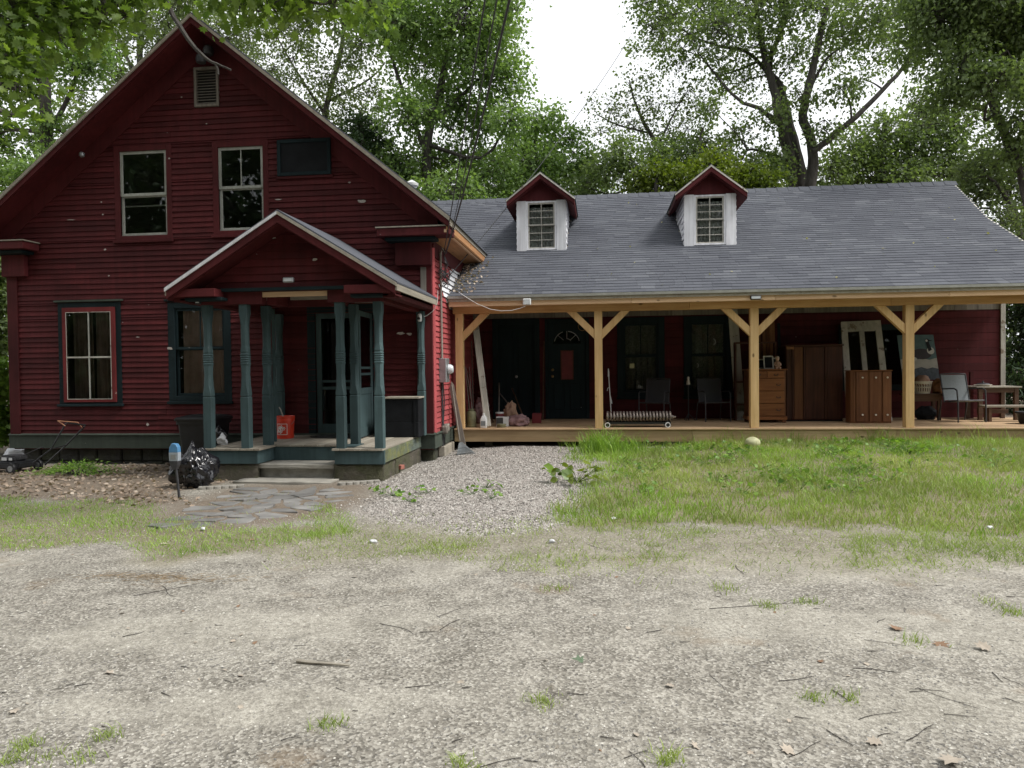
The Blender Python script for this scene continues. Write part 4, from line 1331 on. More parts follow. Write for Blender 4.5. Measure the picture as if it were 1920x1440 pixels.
def tree(name, label, limbs, blobs, mat, leaf=.14, per=16, sprays=1.0, group=None, cat='tree', T=LEAF_T, Fc=LEAF_F, rs=.36, base=None, flat=.8, droop=.35, ground_z=0.0, thick=1.0):
    """limbs: lists of world (x,y,z,r); blobs: (x,y,z,R,n) ; one thing with trunk and crown"""
    b0 = np.array(limbs[0][0][:3]); b0 = np.array([b0[0], b0[1], ground_z])
    t = thing(name, label, cat, b0, group)
    g = G()
    allp = []
    for lm in limbs:
        s = smooth_line(lm)
        s[1:-1, :3] += rng.normal(size=(len(s) - 2, 3)) * (s[1:-1, 3:4] * .12)
        g.tube(s[:, :3], np.maximum(s[:, 3] * thick, .012), 9 if s[0, 3] > .07 else 6)
        allp.append(s)
    allp = np.vstack(allp)
    TV, TF, LV, LF, LR = [], [], [], [], []
    tb = lb = 0
    lk = 1.55 if T is LEAF_T and leaf < .2 else 1.0
    leaf = leaf * (.88 if lk > 1 else 1)
    for (bx, by, bz, R, n) in blobs:
        c = np.array([bx, by, bz])
        n = max(4, int(n * sprays))
        # branch from the limb to the clump
        d = np.linalg.norm(allp[:, :3] - c, axis=1) + np.maximum(0, allp[:, 2] - c[2]) * 1.5
        j = int(np.argmin(d))
        a = allp[j]
        if d[j] > .25:
            mid = (a[:3] + c) / 2 + rng.normal(size=3) * .12 * d[j] + np.array([0, 0, -.06 * d[j]])
            r0 = min(a[3] * .6, .02 + .018 * d[j])
            s = smooth_line([(*a[:3], r0), (*mid, r0 * .7), (*c, max(.012, r0 * .4))], 3)
            g.tube(s[:, :3], s[:, 3], 5)
        core = np.vstack([c[None] + rng.normal(size=(5, 3)) * R * .28, c[None]])
        u = rng.normal(size=(n, 3)); u /= np.linalg.norm(u, axis=1)[:, None]
        rad = R * (.25 + .75 * rng.random(n) ** .55) * (.85 + .35 * rng.random(n))
        sp = c + u * rad[:, None] * np.array([1, 1, flat])
        frm = core[rng.integers(0, len(core), n)]
        v, f = twigs(frm, sp, .006 + .010 * rng.random(n), np.full(n, .004))
        TV.append(v); TF.append(f + tb); tb += len(v)
        m = int(per * lk)
        pos = np.repeat(sp, m, 0) + rng.normal(size=(n * m, 3)) * rs * np.array([.55, .55, .42])
        dirs = np.repeat(sp - frm, m, 0); dirs /= np.linalg.norm(dirs, axis=1)[:, None] + 1e-9
        Rm = leaf_dirs(n * m, dirs * .6, droop)
        v, f = stamp(T, Fc, pos, Rm, leaf * (.6 + .7 * rng.random(n * m)))
        LV.append(v); LF.append(f + lb); lb += len(v)
        LR.append(np.clip(np.repeat(rng.random(n), m) * .6 + rng.random(n * m) * .4, 0, 1))
    def st(o): return tag(o, kind='stuff')
    tr = g.obj('trunk', M['bark'], t, True, fix=False)
    if TV: st(fast('twigs', np.vstack(TV), np.vstack(TF), M['bark'], t))
    if LV: st(fast('crown', np.vstack(LV), np.vstack(LF), mat, t, np.concatenate(LR)))
    return t

def limb(pts, Y, k=1.0):
    """limb from pixels: (px, py, radius in m[, own Y])"""
    out = []
    for q in pts:
        y = q[3] if len(q) > 3 else Y
        w_ = P(q[0], q[1], Y=y)
        out.append((w_[0], w_[1], w_[2], q[2] * k))
    return out

def blob(px, py, R, Y, n):
    w_ = P(px, py, Y=Y)
    return (w_[0], w_[1], w_[2], R * Y / FPX, n)

def down(lm):
    """bring a limb's foot to the ground"""
    a = lm[0]
    return [(a[0] + .05, a[1], 0.0, a[3] * 1.35), (a[0] + .02, a[1], a[2] * .5, a[3] * 1.12)] + lm

# ------------------------------------------------------------------ trees behind the house
def bl(lst, Y, dens, jit=1.5):
    return [blob(x, y, r, Y + random.uniform(-jit, jit), int(dens * (r / 60) ** 2 * 64)) for x, y, r in lst]

Y = 25
tree('ash_tree', 'tall bright green leafy tree rising between the gable and the left dormer',
     [down(limb([(806, 395, .17), (800, 270, .15), (830, 150, .12), (850, 20, .09), (860, -120, .05)], Y)), limb([(800, 290, .09), (765, 200, .07), (735, 110, .05), (700, 10, .03)], Y), limb([(812, 230, .08), (875, 170, .06), (930, 120, .03)], Y)],
     bl([(862, 30, 95), (905, 110, 70), (945, 150, 55), (800, 120, 75), (760, 40, 80), (850, -90, 110), (705, 20, 70), (930, 40, 55), (770, 215, 60), (840, 200, 70), (905, 215, 55), (955, 225, 40), (800, 310, 65), (870, 300, 65), (740, 310, 55), (930, 330, 60), (850, 365, 60), (770, 375, 55), (950, 0, 45), (900, 380, 60)], Y, 1.25), L_MAPLE, .15)
Y = 30
tree('birch_tree', 'airy pale tree behind the right slope of the gable',
     [down(limb([(610, 330, .14), (612, 200, .12), (640, 90, .09), (650, -60, .05)], Y)), limb([(612, 220, .07), (560, 140, .05), (520, 70, .03)], Y), limb([(615, 190, .07), (690, 150, .04), (720, 120, .03)], Y)],
     bl([(560, 60, 70), (620, 140, 65), (680, 80, 65), (650, 10, 90), (520, 130, 55), (700, 170, 50), (590, 210, 55), (655, 225, 50), (540, 0, 80), (480, 60, 60), (700, 280, 45), (640, 300, 55), (740, 30, 60), (450, 120, 60), (400, 60, 80), (370, -20, 90)], Y, .75), L_GREY, .15)
Y = 24
tree('cedar_tree', 'small dark evergreen clump just above the right gable slope',
     [down(limb([(680, 330, .08), (680, 260, .06), (676, 210, .03)], Y))],
     bl([(672, 235, 32), (655, 265, 30), (700, 262, 32), (715, 300, 32), (675, 290, 34), (735, 330, 34)], Y, 2.2), L_FIR, .13, rs=.26)
Y = 27
tree('young_maple', 'rounded mid-green tree just left of the left dormer peak',
     [down(limb([(1000, 390, .12), (1002, 300, .10), (1005, 230, .05)], Y)), limb([(1002, 320, .05), (1050, 270, .03)], Y)],
     bl([(1008, 225, 40), (985, 265, 45), (1032, 270, 42), (1000, 310, 55), (1050, 325, 50), (960, 290, 40), (1085, 300, 38), (1020, 355, 50), (1100, 345, 45), (1075, 260, 28), (970, 350, 50)], Y, 1.5), L_MAPLE, .15)
Y = 27
tree('thin_tree', 'sparse small-leaved tree against the white sky between the dormers',
     [down(limb([(1250, 330, .10), (1245, 285, .09), (1215, 245, .07), (1190, 190, .04), (1180, 150, .02)], Y)), limb([(1235, 270, .05), (1265, 210, .03), (1290, 170, .02)], Y), limb([(1220, 250, .04), (1160, 235, .03), (1120, 215, .02)], Y)],
     bl([(1185, 165, 42), (1225, 195, 45), (1150, 205, 40), (1265, 195, 45), (1135, 245, 32), (1185, 240, 42), (1300, 175, 40), (1240, 250, 40), (1290, 240, 45), (1115, 190, 24), (1210, 290, 40)], Y, .55, 1), L_GREY, .125, per=13)
Y = 26
tree('spreading_tree', 'big dark many-stemmed tree spreading above the right end of the wing roof',
     [down(limb([(1486, 352, .24), (1468, 236, .21), (1450, 162, .17), (1432, 100, .13), (1418, 10, .09), (1405, -110, .05)], Y)),
      down(limb([(1502, 354, .24), (1488, 262, .20), (1462, 165, .15), (1442, 122, .12), (1470, 40, .08), (1480, -80, .05)], Y + .4)),
      down(limb([(1520, 352, .24), (1523, 280, .20), (1505, 212, .18), (1519, 154, .16), (1540, 60, .12), (1560, -30, .08), (1575, -140, .05)], Y - .3)),
      limb([(1524, 285, .13), (1583, 238, .12), (1630, 195, .10), (1680, 142, .085), (1709, 106, .07), (1741, 49, .05), (1765, -20, .03)], Y - .8),
      limb([(1470, 242, .10), (1424, 204, .085), (1384, 187, .065), (1338, 136, .045), (1310, 100, .02)], Y - .6),
      limb([(1444, 140, .09), (1400, 97, .07), (1351, 87, .06), (1302, 69, .045), (1255, 36, .03)], Y + .3),
      limb([(1520, 165, .07), (1550, 110, .05), (1590, 80, .035), (1620, 40, .02)], Y), limb([(1480, 300, .06), (1410, 280, .05), (1390, 300, .03)], Y - .5)],
     bl([(1240, 45, 50), (1290, 75, 55), (1345, 60, 62), (1310, 10, 65), (1390, 20, 75), (1430, 80, 55), (1460, -30, 90), (1530, 20, 70), (1600, 50, 62), (1640, 10, 80), (1660, 90, 48), (1350, 140, 45), (1395, 150, 45), (1480, 120, 45), (1560, 110, 50), (1330, 200, 36), (1440, 215, 42), (1390, 240, 42), (1580, 170, 40), (1230, -20, 70), (1560, -90, 110), (1360, -100, 110), (1730, 30, 50), (1500, 180, 36), (1270, 120, 36), (1210, 90, 34), (1455, 290, 36), (1540, 240, 36), (1620, 150, 30)], Y, .72, 1.6), L_DARK, .14, per=15, thick=.8)
Y = 23.5
tree('yellow_bush', 'yellow-green bushy sapling behind the ridge beside the right dormer',
     [down(limb([(1330, 360, .07), (1330, 320, .05), (1335, 290, .03)], Y)), down(limb([(1230, 360, .06), (1228, 335, .04)], Y)), down(limb([(1400, 360, .05), (1402, 335, .03)], Y))],
     bl([(1340, 312, 32), (1300, 335, 32), (1370, 335, 34), (1240, 335, 34), (1205, 350, 28), (1270, 350, 30), (1410, 345, 34), (1440, 350, 28), (1330, 350, 30)], Y, 2.2, .6), L_YEL, .14)
Y = 25
tree('vine_thicket', 'dark vine-hung thicket behind the ridge between the dormers',
     [down(limb([(1180, 355, .08), (1170, 310, .06), (1165, 260, .03)], Y)), down(limb([(1310, 350, .08), (1312, 270, .05), (1318, 240, .03)], Y))],
     bl([(1165, 285, 34), (1140, 315, 40), (1190, 325, 38), (1230, 300, 40), (1270, 290, 36), (1318, 270, 34), (1310, 300, 38), (1360, 295, 34), (1100, 350, 40), (1420, 310, 40), (1450, 330, 34)], Y, 1.5, 1), L_DARK, .14)
Y = 28
tree('leafy_tree', 'dense mid-green tree low behind the right end of the ridge',
     [down(limb([(1650, 360, .16), (1650, 300, .14), (1660, 230, .08)], Y)), limb([(1650, 300, .08), (1720, 250, .05)], Y), limb([(1650, 320, .08), (1580, 290, .05)], Y)],
     bl([(1600, 290, 52), (1650, 250, 55), (1700, 290, 60), (1560, 320, 44), (1640, 330, 55), (1740, 250, 55), (1770, 310, 55), (1690, 340, 55), (1580, 345, 44), (1740, 190, 55), (1800, 240, 55), (1830, 330, 55)], Y, 1.35), L_DARK, .15)
Y = 20.5
tree('leaning_tree', 'leaning tree with a dark curved trunk at the right edge',
     [down(limb([(1945, 470, .13), (1915, 330, .12), (1885, 255, .11), (1850, 172, .09), (1805, 110, .06), (1760, 40, .03)], Y)), limb([(1900, 290, .06), (1935, 200, .05), (1950, 100, .03)], Y), limb([(1850, 172, .06), (1880, 90, .05), (1890, 0, .04), (1880, -100, .02)], Y)],
     bl([(1750, 30, 70), (1820, 60, 75), (1890, 40, 80), (1920, 130, 70), (1800, 130, 55), (1860, 160, 50), (1720, 90, 45), (1840, -40, 110), (1930, 230, 60), (1760, -40, 90), (1990, 120, 100), (1780, 190, 40), (1980, 0, 120), (1900, 290, 40)], Y, 1.05), L_DARK, .13)
Y = 22.5
tree('roadside_tree', 'grey-green tree filling the gap right of the wing roof',
     [down(limb([(1930, 620, .12), (1915, 450, .10), (1880, 360, .06), (1850, 330, .03)], Y)), limb([(1925, 520, .05), (1870, 400, .04), (1812, 395, .02)], Y)],
     bl([(1860, 300, 45), (1900, 350, 50), (1840, 370, 36), (1890, 410, 42), (1930, 440, 50), (1960, 350, 70), (1965, 520, 80), (1810, 340, 40)], Y, 1.0, 1), L_GREY, .13)
Y = 21
tree('hemlock', 'dark hemlock boughs standing past the red end wall of the wing',
     [down(limb([(1935, 800, .14), (1930, 600, .11), (1935, 420, .06), (1940, 300, .03)], Y))],
     bl([(1905, 590, 32), (1925, 640, 40), (1900, 680, 34), (1935, 710, 45), (1905, 740, 32), (1960, 600, 60), (1970, 700, 60), (1930, 550, 40), (1915, 770, 30)], Y, 2.4, .8), L_FIR, .16, T=NEED_T, rs=.3)

Y = 19
tree('vine_covered_tree', 'tall tree with a trunk wrapped in dark vines left of the gable',
     [down(limb([(95, 420, .20), (90, 300, .18), (85, 200, .16), (78, 100, .13), (70, -30, .1), (60, -160, .05)], Y)), limb([(88, 250, .08), (125, 190, .06), (150, 120, .04)], Y), limb([(82, 150, .07), (20, 90, .05), (-40, 40, .03)], Y)],
     bl([(62, 175, 34), (88, 230, 28), (72, 265, 32), (96, 290, 26), (60, 320, 40), (100, 350, 40), (20, 330, 50), (-20, 260, 60), (150, 330, 36), (40, 400, 44), (-10, 420, 60), (150, 110, 60), (40, 90, 70), (-30, 40, 90), (110, 30, 70), (60, -70, 110), (-70, 150, 90), (190, 250, 40)], Y, 1.35), L_MAPLE, .13)
Y = 24
tree('locust_tree', 'lacy pale tree showing white sky behind the left gable slope',
     [down(limb([(285, 400, .16), (270, 200, .13), (262, 100, .10), (275, 0, .07), (280, -120, .04)], Y)), limb([(268, 180, .07), (230, 90, .05), (190, 20, .03)], Y), limb([(265, 120, .06), (310, 60, .04), (340, 0, .03)], Y)],
     bl([(250, 60, 55), (200, 100, 45), (300, 40, 50), (230, 150, 36), (180, 40, 60), (340, -10, 70), (250, -50, 90), (140, 170, 40), (225, 210, 30), (190, 290, 34), (130, 240, 45), (150, 210, 24), (215, 130, 40)], Y, .85), L_GREY, .13)
Y = 14.6
tree('grape_vine', 'curtain of vine leaves hanging at the far left corner of the house',
     [down(limb([(-25, 800, .05), (-20, 640, .04), (-15, 500, .03)], Y)), down(limb([(-60, 800, .06), (-55, 560, .05), (-50, 380, .03)], Y))],
     bl([(-6, 505, 26), (-14, 560, 32), (-2, 610, 22), (-20, 650, 36), (-60, 520, 60), (-70, 640, 60), (-5, 560, 24)], Y, 3.0, .3), L_DARK, .11, rs=.2, cat='vine')
tree('burdock_bush', 'bright green broad-leaved shrub at the far left corner below the vines',
     [down(limb([(-10, 840, .03), (-8, 760, .02), (-5, 700, .012)], 13.6)), down(limb([(-50, 840, .03), (-48, 760, .02)], 13.6))],
     bl([(-4, 690, 22), (-8, 730, 26), (0, 770, 22), (-10, 810, 28), (-45, 720, 50), (-50, 790, 50), (2, 800, 20)], 13.6, 3.2, .25), L_VINE, .15, per=9, rs=.16, cat='shrub')

# far wood that reads as one mass behind everything
n = 5200
cx_ = rng.uniform(-52, 46, n); cy_ = rng.uniform(36, 52, n)
top = 6.5 + 4.0 * vnoise(cx_, cy_, 5.5, 5) - 3.0 * np.exp(-((cx_ - 2) / 5) ** 2)
cz_ = top * rng.random(n) ** .6
cpos = np.stack([cx_, cy_, cz_], 1)
m = 16
pos = np.repeat(cpos, m, 0) + rng.normal(size=(n * m, 3)) * .55
v, f = stamp(LEAF_T, LEAF_F, pos, rand_rot(n * m), .30 * (.6 + .7 * rng.random(n * m)))
tag(fast('far_woods', v, f, L_GREY, None, np.clip(np.repeat(rng.random(n), m) * .6 + rng.random(n * m) * .4, 0, 1), at=(0, 44, 0)), 'distant green wood behind the house and trees', 'woods', kind='stuff')

# ------------------------------------------------------------------ the oak overhead: trunk out of frame on the left, boughs over the yard
ob = [(-7.4, 4.2, 0, .36), (-7.3, 4.3, 1.6, .30), (-7.2, 4.4, 3.4, .26), (-7.0, 4.6, 5.6, .20), (-6.8, 4.8, 8.5, .12)]
lb1 = [(-7.2, 4.4, 3.6, .14), (-6.2, 5.2, 4.6, .11), (-5.1, 6.0, 5.1, .08), (-4.1, 6.6, 5.2, .05), (-3.3, 7.0, 5.3, .03)]
lb2 = [(-7.1, 4.5, 4.6, .13), (-6.4, 6.4, 6.0, .10), (-5.4, 8.2, 6.9, .07), (-4.6, 9.2, 7.3, .05)]
dead = limb([(295, -40, .035), (318, 15, .032), (352, 72, .028), (385, 108, .020), (412, 122, .013), (433, 131, .008)], 8.4)
twg = limb([(400, 116, .008), (408, 128, .006), (409, 140, .004)], 8.4)
lb3 = [(-6.2, 7.2, 6.4, .07), (-5.6, 7.9, 6.3, .05), tuple(dead[0])]
obl = [blob(20, 30, 60, 6.0, 20), blob(105, 15, 52, 6.2, 16), blob(180, 30, 40, 6.4, 11), blob(-15, 120, 48, 5.8, 15), blob(30, 165, 24, 5.8, 6), blob(22, 215, 15, 5.7, 3), blob(120, 75, 24, 6.2, 5), blob(215, 15, 40, 6.6, 13), blob(60, -30, 80, 6, 26), blob(0, 100, 40, 5.9, 12),
       blob(560, -5, 42, 6.9, 12), blob(500, 12, 34, 6.9, 8), blob(620, 5, 42, 7.1, 10), blob(445, -5, 34, 6.8, 8), blob(690, 10, 34, 7.2, 9), blob(540, -40, 70, 6.9, 20), blob(400, -30, 60, 7, 18), blob(250, -40, 60, 6.6, 18)]
hi = []
for k in range(44):                       # crown overhead, above the frame
    hi.append((random.uniform(-11.5, -2.6), random.uniform(6.5, 11.4), random.uniform(9.4, 12), random.uniform(.9, 1.3), 34))
tree('oak_tree', 'oak boughs with big lobed leaves hanging into the top left of the picture', [ob, lb1, lb2, lb3, dead, twg], obl + hi, L_OAK, .10, per=12, T=OAK_T, Fc=OAK_F, rs=.26, flat=.8, droop=.45)

# woods across the lane behind the viewer (they darken the porch and show in the window glass)
for k, (x, y, s) in enumerate([(-14, -7, 1.2), (-8, -9, 1.3), (-2, -9, 1.2), (4, -10, 1.2), (10, -12, 1.1), (-19, -1, 1.2)]):
    lm = [[(x, y, 0, .3 * s), (x + .2, y, 4 * s, .24 * s), (x - .1, y + .2, 8 * s, .16 * s), (x + .3, y, 12 * s, .06 * s)], [(x + .1, y, 4.5 * s, .12), (x + 2, y + .6, 7 * s, .08), (x + 3.2, y + .6, 8.5 * s, .03)], [(x, y, 5 * s, .12), (x - 2, y + .5, 7.4 * s, .07), (x - 3, y + .2, 8.6 * s, .03)]]
    bb = [(x + random.uniform(-4, 4), y + random.uniform(-2.5, 2.5), random.uniform(1.5, 12.5) * s, random.uniform(1.4, 2.1), 24) for _ in range(28)]
    tree('lane_tree', ['broad maple', 'tall maple', 'round maple', 'high maple', 'outer maple', 'side maple'][k] + ' across the lane behind the viewer', lm, bb, L_FIR, .36, per=13, rs=.7, group='trees across the lane')

n = 3800
cx_ = rng.uniform(-34, 26, n); cy_ = rng.uniform(-19, -13, n); cz_ = 17 * rng.random(n) ** 1.2
m = 14
pos = np.repeat(np.stack([cx_, cy_, cz_], 1), m, 0) + rng.normal(size=(n * m, 3)) * .6
v, f = stamp(LEAF_T, LEAF_F, pos, rand_rot(n * m), .6 * (.6 + .7 * rng.random(n * m)))
tag(fast('lane_woods', v, f, L_FIR, None, rng.random(n * m), at=(0, -16, 0)), 'dense wood across the lane behind the viewer', 'woods', kind='stuff')

# ------------------------------------------------------------------ loose stones
oct_ = np.array([(1, 0, 0), (0, 1, 0), (-1, 0, 0), (0, -1, 0), (0, 0, .8), (0, 0, -.8), (.6, .6, .45), (-.6, .55, .4)])
STN_T = np.array([(1, -.1, .1), (.3, .9, -.05), (-.75, .65, .1), (-.8, -.6, -.1), (.35, -.9, .05), (.15, .1, .75), (-.1, 0, -.7)])
STN_F = np.array([(0, 1, 5), (1, 2, 5), (2, 3, 5), (3, 4, 5), (4, 0, 5), (1, 0, 6), (2, 1, 6), (3, 2, 6), (4, 3, 6), (0, 4, 6)])

def stonemat(name, stops):
    m, N, L, B = newmat(name)
    at = nd(N, 'Attribute', attribute_name='rnd')
    L.new(ramp(N, L, at.outputs['Fac'], stops), B.inputs['Base Color'])
    B.inputs['Roughness'].default_value = .9
    return m
S_GRAV = stonemat('gravel_stone', [(0, (.11, .103, .094)), (.35, (.235, .218, .198)), (.7, (.37, .345, .315)), (1, (.60, .575, .535))])
S_LOT = stonemat('lot_stone', [(0, (.13, .125, .115)), (.4, (.25, .237, .215)), (.75, (.38, .36, .32)), (1, (.58, .56, .50))])

def rounds(n):
    a = rng.random(n) * 2 * pi
    R = np.zeros((n, 3, 3)); R[:, 0, 0] = np.cos(a); R[:, 0, 1] = -np.sin(a); R[:, 1, 0] = np.sin(a); R[:, 1, 1] = np.cos(a); R[:, 2, 2] = 1
    return R

def scatter_poly(poly, n, soft=.3, seed=1, bias=None):
    lo = poly.min(0) - .5; hi = poly.max(0) + .5
    x = rng.uniform(lo[0], hi[0], n); y = rng.uniform(lo[1], hi[1], n)
    d = sdist(poly, x, y) + (fbm(x, y, .9, 3) - .5) * 1.3 * min(1, soft * 3)
    k = rng.random(n) < sm(soft * .6, -soft * .6, d)
    if bias is not None: k &= rng.random(n) < bias(x, y)
    return x[k], y[k]

GRIT_T = np.array([(1, -.1, -.1), (.3, .95, -.12), (-.8, .6, -.1), (-.8, -.6, -.1), (.35, -.9, -.1), (.12, .08, .8)])
GRIT_F = np.array([(0, 1, 5), (1, 2, 5), (2, 3, 5), (3, 4, 5), (4, 0, 5)])
def stones(name, x, y, smin, smax, mat, label, pw=2.0, grit=False):
    n = len(x)
    s = smin + (smax - smin) * rng.random(n) ** pw
    pos = np.stack([x, y, gz(x, y) + s * .12], 1)
    tl = rand_rot(n); rr = rounds(n)
    k = rng.random(n) < .5
    if not grit: rr[k] = tl[k]
    T_, F_t = (GRIT_T, GRIT_F) if grit else (STN_T, STN_F)
    v, f = stamp(T_, F_t, pos, rr, np.stack([s, s * (.7 + .3 * rng.random(n)), s * (.45 + .35 * rng.random(n))], 1))
    o = fast(name, v, f, mat, None, np.repeat(rng.random(n), len(F_t)), at=(float(x.mean()), float(y.mean()), 0))
    return tag(o, label, 'gravel', kind='stuff')
gx_, gy_ = scatter_poly(GRAV, 62000, .25)
stones('gravel_patch', gx_, gy_, .006, .0175, S_GRAV, 'patch of pinkish grey crushed gravel between porch and lawn')
n = 150000                                # sparser grit on the packed lot, denser towards the viewer
yy = 2.2 + 6.8 * rng.random(n) ** 1.8
xx = rng.uniform(-1, 1, n) * (1.2 + .95 * yy) - .1 * yy
patch = (sm(.36, .62, fbm(xx, yy, 1.3, 21)) * .6 + .4) * (1 - .6 * tracks(xx, yy))
k = (rng.random(n) < patch) & (sdist(LAWN, xx, yy) > -.1) & (sdist(GRAV, xx, yy) > 0) & (sdist(PATH, xx, yy) > 0)
stones('lot_grit', xx[k], yy[k], .002, .0095, S_LOT, 'fine grey grit scattered over the packed drive', 2.6, True)

# ------------------------------------------------------------------ grass
def blades(name, x, y, hmin, hmax, wd, mat, label, lean=.5, short=False):
    n = len(x)
    h = (hmin + (hmax - hmin) * rng.random(n) ** 1.4) * (.45 + 1.1 * fbm(x, y, .45, 63))
    a = rng.random(n) * 2 * pi
    dx, dy = np.cos(a), np.sin(a)
    ln = h * lean * (.2 + rng.random(n))
    b = rng.random(n) * 2 * pi
    z0 = gz(x, y) - .005
    wv = wd * (.6 + .8 * rng.random(n))
    px, py = np.cos(b) * wv, np.sin(b) * wv
    p0 = np.stack([x - px, y - py, z0], 1); p1 = np.stack([x + px, y + py, z0], 1)
    mx_, my_ = x + dx * ln * .35, y + dy * ln * .35
    p2 = np.stack([mx_ + px * .7, my_ + py * .7, z0 + h * .6], 1); p3 = np.stack([mx_ - px * .7, my_ - py * .7, z0 + h * .6], 1)
    tip = np.stack([x + dx * ln, y + dy * ln, z0 + h], 1)
    tip2 = tip + np.stack([px, py, 0 * px], 1) * .15
    if short:
        V = np.stack([p0, p1, tip2, tip], 1).reshape(-1, 3)
        Fc = (np.array([(0, 1, 2, 3)])[None] + (np.arange(n) * 4)[:, None, None]).reshape(-1, 4)
    else:
        V = np.stack([p0, p1, p2, p3, tip2, tip], 1).reshape(-1, 3)
        Fc = (np.array([(0, 1, 2, 3), (3, 2, 4, 5)])[None] + (np.arange(n) * 6)[:, None, None]).reshape(-1, 4)
    o = fast(name, V, Fc, mat, None, np.repeat(np.clip(.55 * fbm(x, y, .8, 9) + .5 * rng.random(n), 0, 1), 1 if short else 2), at=(float(x.mean()), float(y.mean()), 0))
    return tag(o, label, 'grass', kind='stuff')
def clumpy(x, y): return .35 + .65 * sm(.35, .6, fbm(x, y, .35, 31))
lx, ly = scatter_poly(LAWN, 200000, .45, bias=clumpy)
k = rng.random(len(lx)) < np.where(ly > 11.5, .9, .75)
lx, ly = lx[k], ly[k]
dry = (fbm(lx, ly, 1.6, 41) + .12 * sm(9.5, 7.5, ly) + .10 * sm(0, 4, lx) + .18 * (rng.random(len(lx)) - .5)) > .57
blades('lawn_grass', lx[~dry], ly[~dry], .035, .115, .0045, L_LAWN, 'tufty green lawn in front of the timber porch', .8)
blades('dry_grass', lx[dry], ly[dry], .035, .12, .0042, L_GRASS, 'yellowing dry grass mixed through the lawn', 1.0)
k = rng.random(len(lx)) < .09
blades('straw_grass', lx[k], ly[k], .06, .17, .003, L_STRAW, 'pale straw stalks among the lawn', 1.1)
sx, sy = scatter_poly(STRIP, 110000, .22, bias=lambda x, y: clumpy(x, y) * sm(-10, -6.5, x) + .15)
blades('strip_grass', sx, sy, .015, .065, .0032, L_LAWN, 'short green grass strip along the drive on the left', 1.1, True)
sx, sy = scatter_poly(SPARSE, 190000, .5, bias=lambda x, y: .12 + .80 * sm(.42, .62, fbm(x, y, .8, 55)) * clumpy(x, y))
blades('sparse_grass', sx, sy, .015, .06, .0034, L_GRASS, 'thin worn grass between lawn and drive', 1.2, True)
tf = []
for px, py in [(150, 1425), (50, 1400), (20, 1430), (90, 1420), (1440, 1138), (1510, 1130), (1900, 1150), (1855, 1130), (1040, 1105), (1360, 1105), (615, 1360), (870, 1440), (1250, 1425), (1590, 1310), (200, 1380), (1715, 1205), (1525, 1310), (1020, 1320)]:
    c = Pg(px, py); nn_ = random.randint(40, 110)
    tf.append(c[:2] + rng.normal(size=(nn_, 2)) * (.05 if py < 1300 else .035))
tf = np.vstack(tf)
blades('drive_tufts', tf[:, 0], tf[:, 1], .015, .06, .0026, L_GRASS, 'small grass tufts pushing through the drive', 1.2)
c = Pg(1135, 850)
tf = c[:2] + rng.normal(size=(900, 2)) * np.array([.26, .16])
blades('tall_tuft', tf[:, 0], tf[:, 1], .16, .42, .0055, L_LAWN, 'tall grass tuft by the deck beside the white pole', .9)
tf = np.vstack([Pg(px, 822 + random.uniform(0, 9))[:2] + rng.normal(size=(14, 2)) * .08 for px in range(1180, 1920, 12)])
tf[:, 1] = np.minimum(tf[:, 1], PYF - .06)
blades('deck_edge_weeds', tf[:, 0], tf[:, 1], .08, .30, .005, L_GRASS, 'ragged weeds along the foot of the deck', .9)

px_, py_ = scatter_poly(PATH, 2600, .1, bias=lambda x, y: .1 + .9 * sm(.5, .7, fbm(x, y, .3, 91)))
blades('joint_grass', px_, py_, .012, .04, .003, L_GRASS, 'sparse grass growing in the joints of the stone path', 1.0, True)
# broad-leaved weeds in the lawn and gravel: each plant a thing
BROAD_T = np.array([(0, 0, 0), (.30, .25, .06), (.42, .62, .05), (0, 1.0, -.10), (-.42, .62, .05), (-.30, .25, .06)])
BROAD_F = np.array([(0, 1, 2, 3, 4, 5)])
def weed(name, label, px, py, n, size, spread, h, mat, group=None, cat='weed'):
    c = Pg(px, py)
    pos = c + np.stack([rng.normal(size=n) * spread, rng.normal(size=n) * spread, h * (.25 + .75 * rng.random(n))], 1)
    d = pos - c; d[:, 2] *= .2
    Rm = leaf_dirs(n, d / (np.linalg.norm(d, axis=1)[:, None] + 1e-6), .1, .35)
    v, f = stamp(BROAD_T, BROAD_F, pos, Rm, size * (.6 + .7 * rng.random(n)))
    t = thing(name, label, cat, c, group)
    sv, sf = twigs(np.repeat(c[None], n, 0), pos, np.full(n, .003), np.full(n, .002))
    fast('stalks', sv, sf, mat, t)
    fast('leaves', v, f, mat, t, rng.random(n))
    return t
weed('squash_plant', 'squash plant with big round leaves at the edge of gravel and lawn', 1082, 905, 34, .115, .20, .22, L_YEL)
weed('squash_seedling', 'single upright dark leaf standing in the gravel', 1044, 905, 5, .17, .05, .22, L_MAPLE)
for k, (px, py) in enumerate([(765, 940), (885, 928), (912, 915), (920, 935), (735, 930), (802, 925), (716, 925)]):
    weed('gravel_weed', 'low green weed in the gravel, ' + ['left of middle', 'near the middle', 'back of the middle', 'front of the middle', 'at the left rim', 'between rim and middle', 'beside the porch edging'][k], px, py, 9, .07, .07, .09, L_VINE, 'weeds in the gravel')
for k in range(46):
    px, py = random.uniform(1150, 1900), 838 + 90 * random.random() ** 1.6
    weed('lawn_weed', 'clump of round bright leaves in the lawn', px, py, random.randint(10, 20), .065, .13, .14, L_VINE, 'leafy weeds in the lawn')
weed('lawn_weed', 'large bright weed patch below the third timber post', 1700, 850, 60, .085, .28, .20, L_VINE, 'leafy weeds in the lawn')
c = Pg(143, 890)
n = 1500
pos = c + np.stack([rng.normal(size=n) * .30, rng.normal(size=n) * .18, np.abs(rng.normal(size=n)) * .045 + .01], 1)
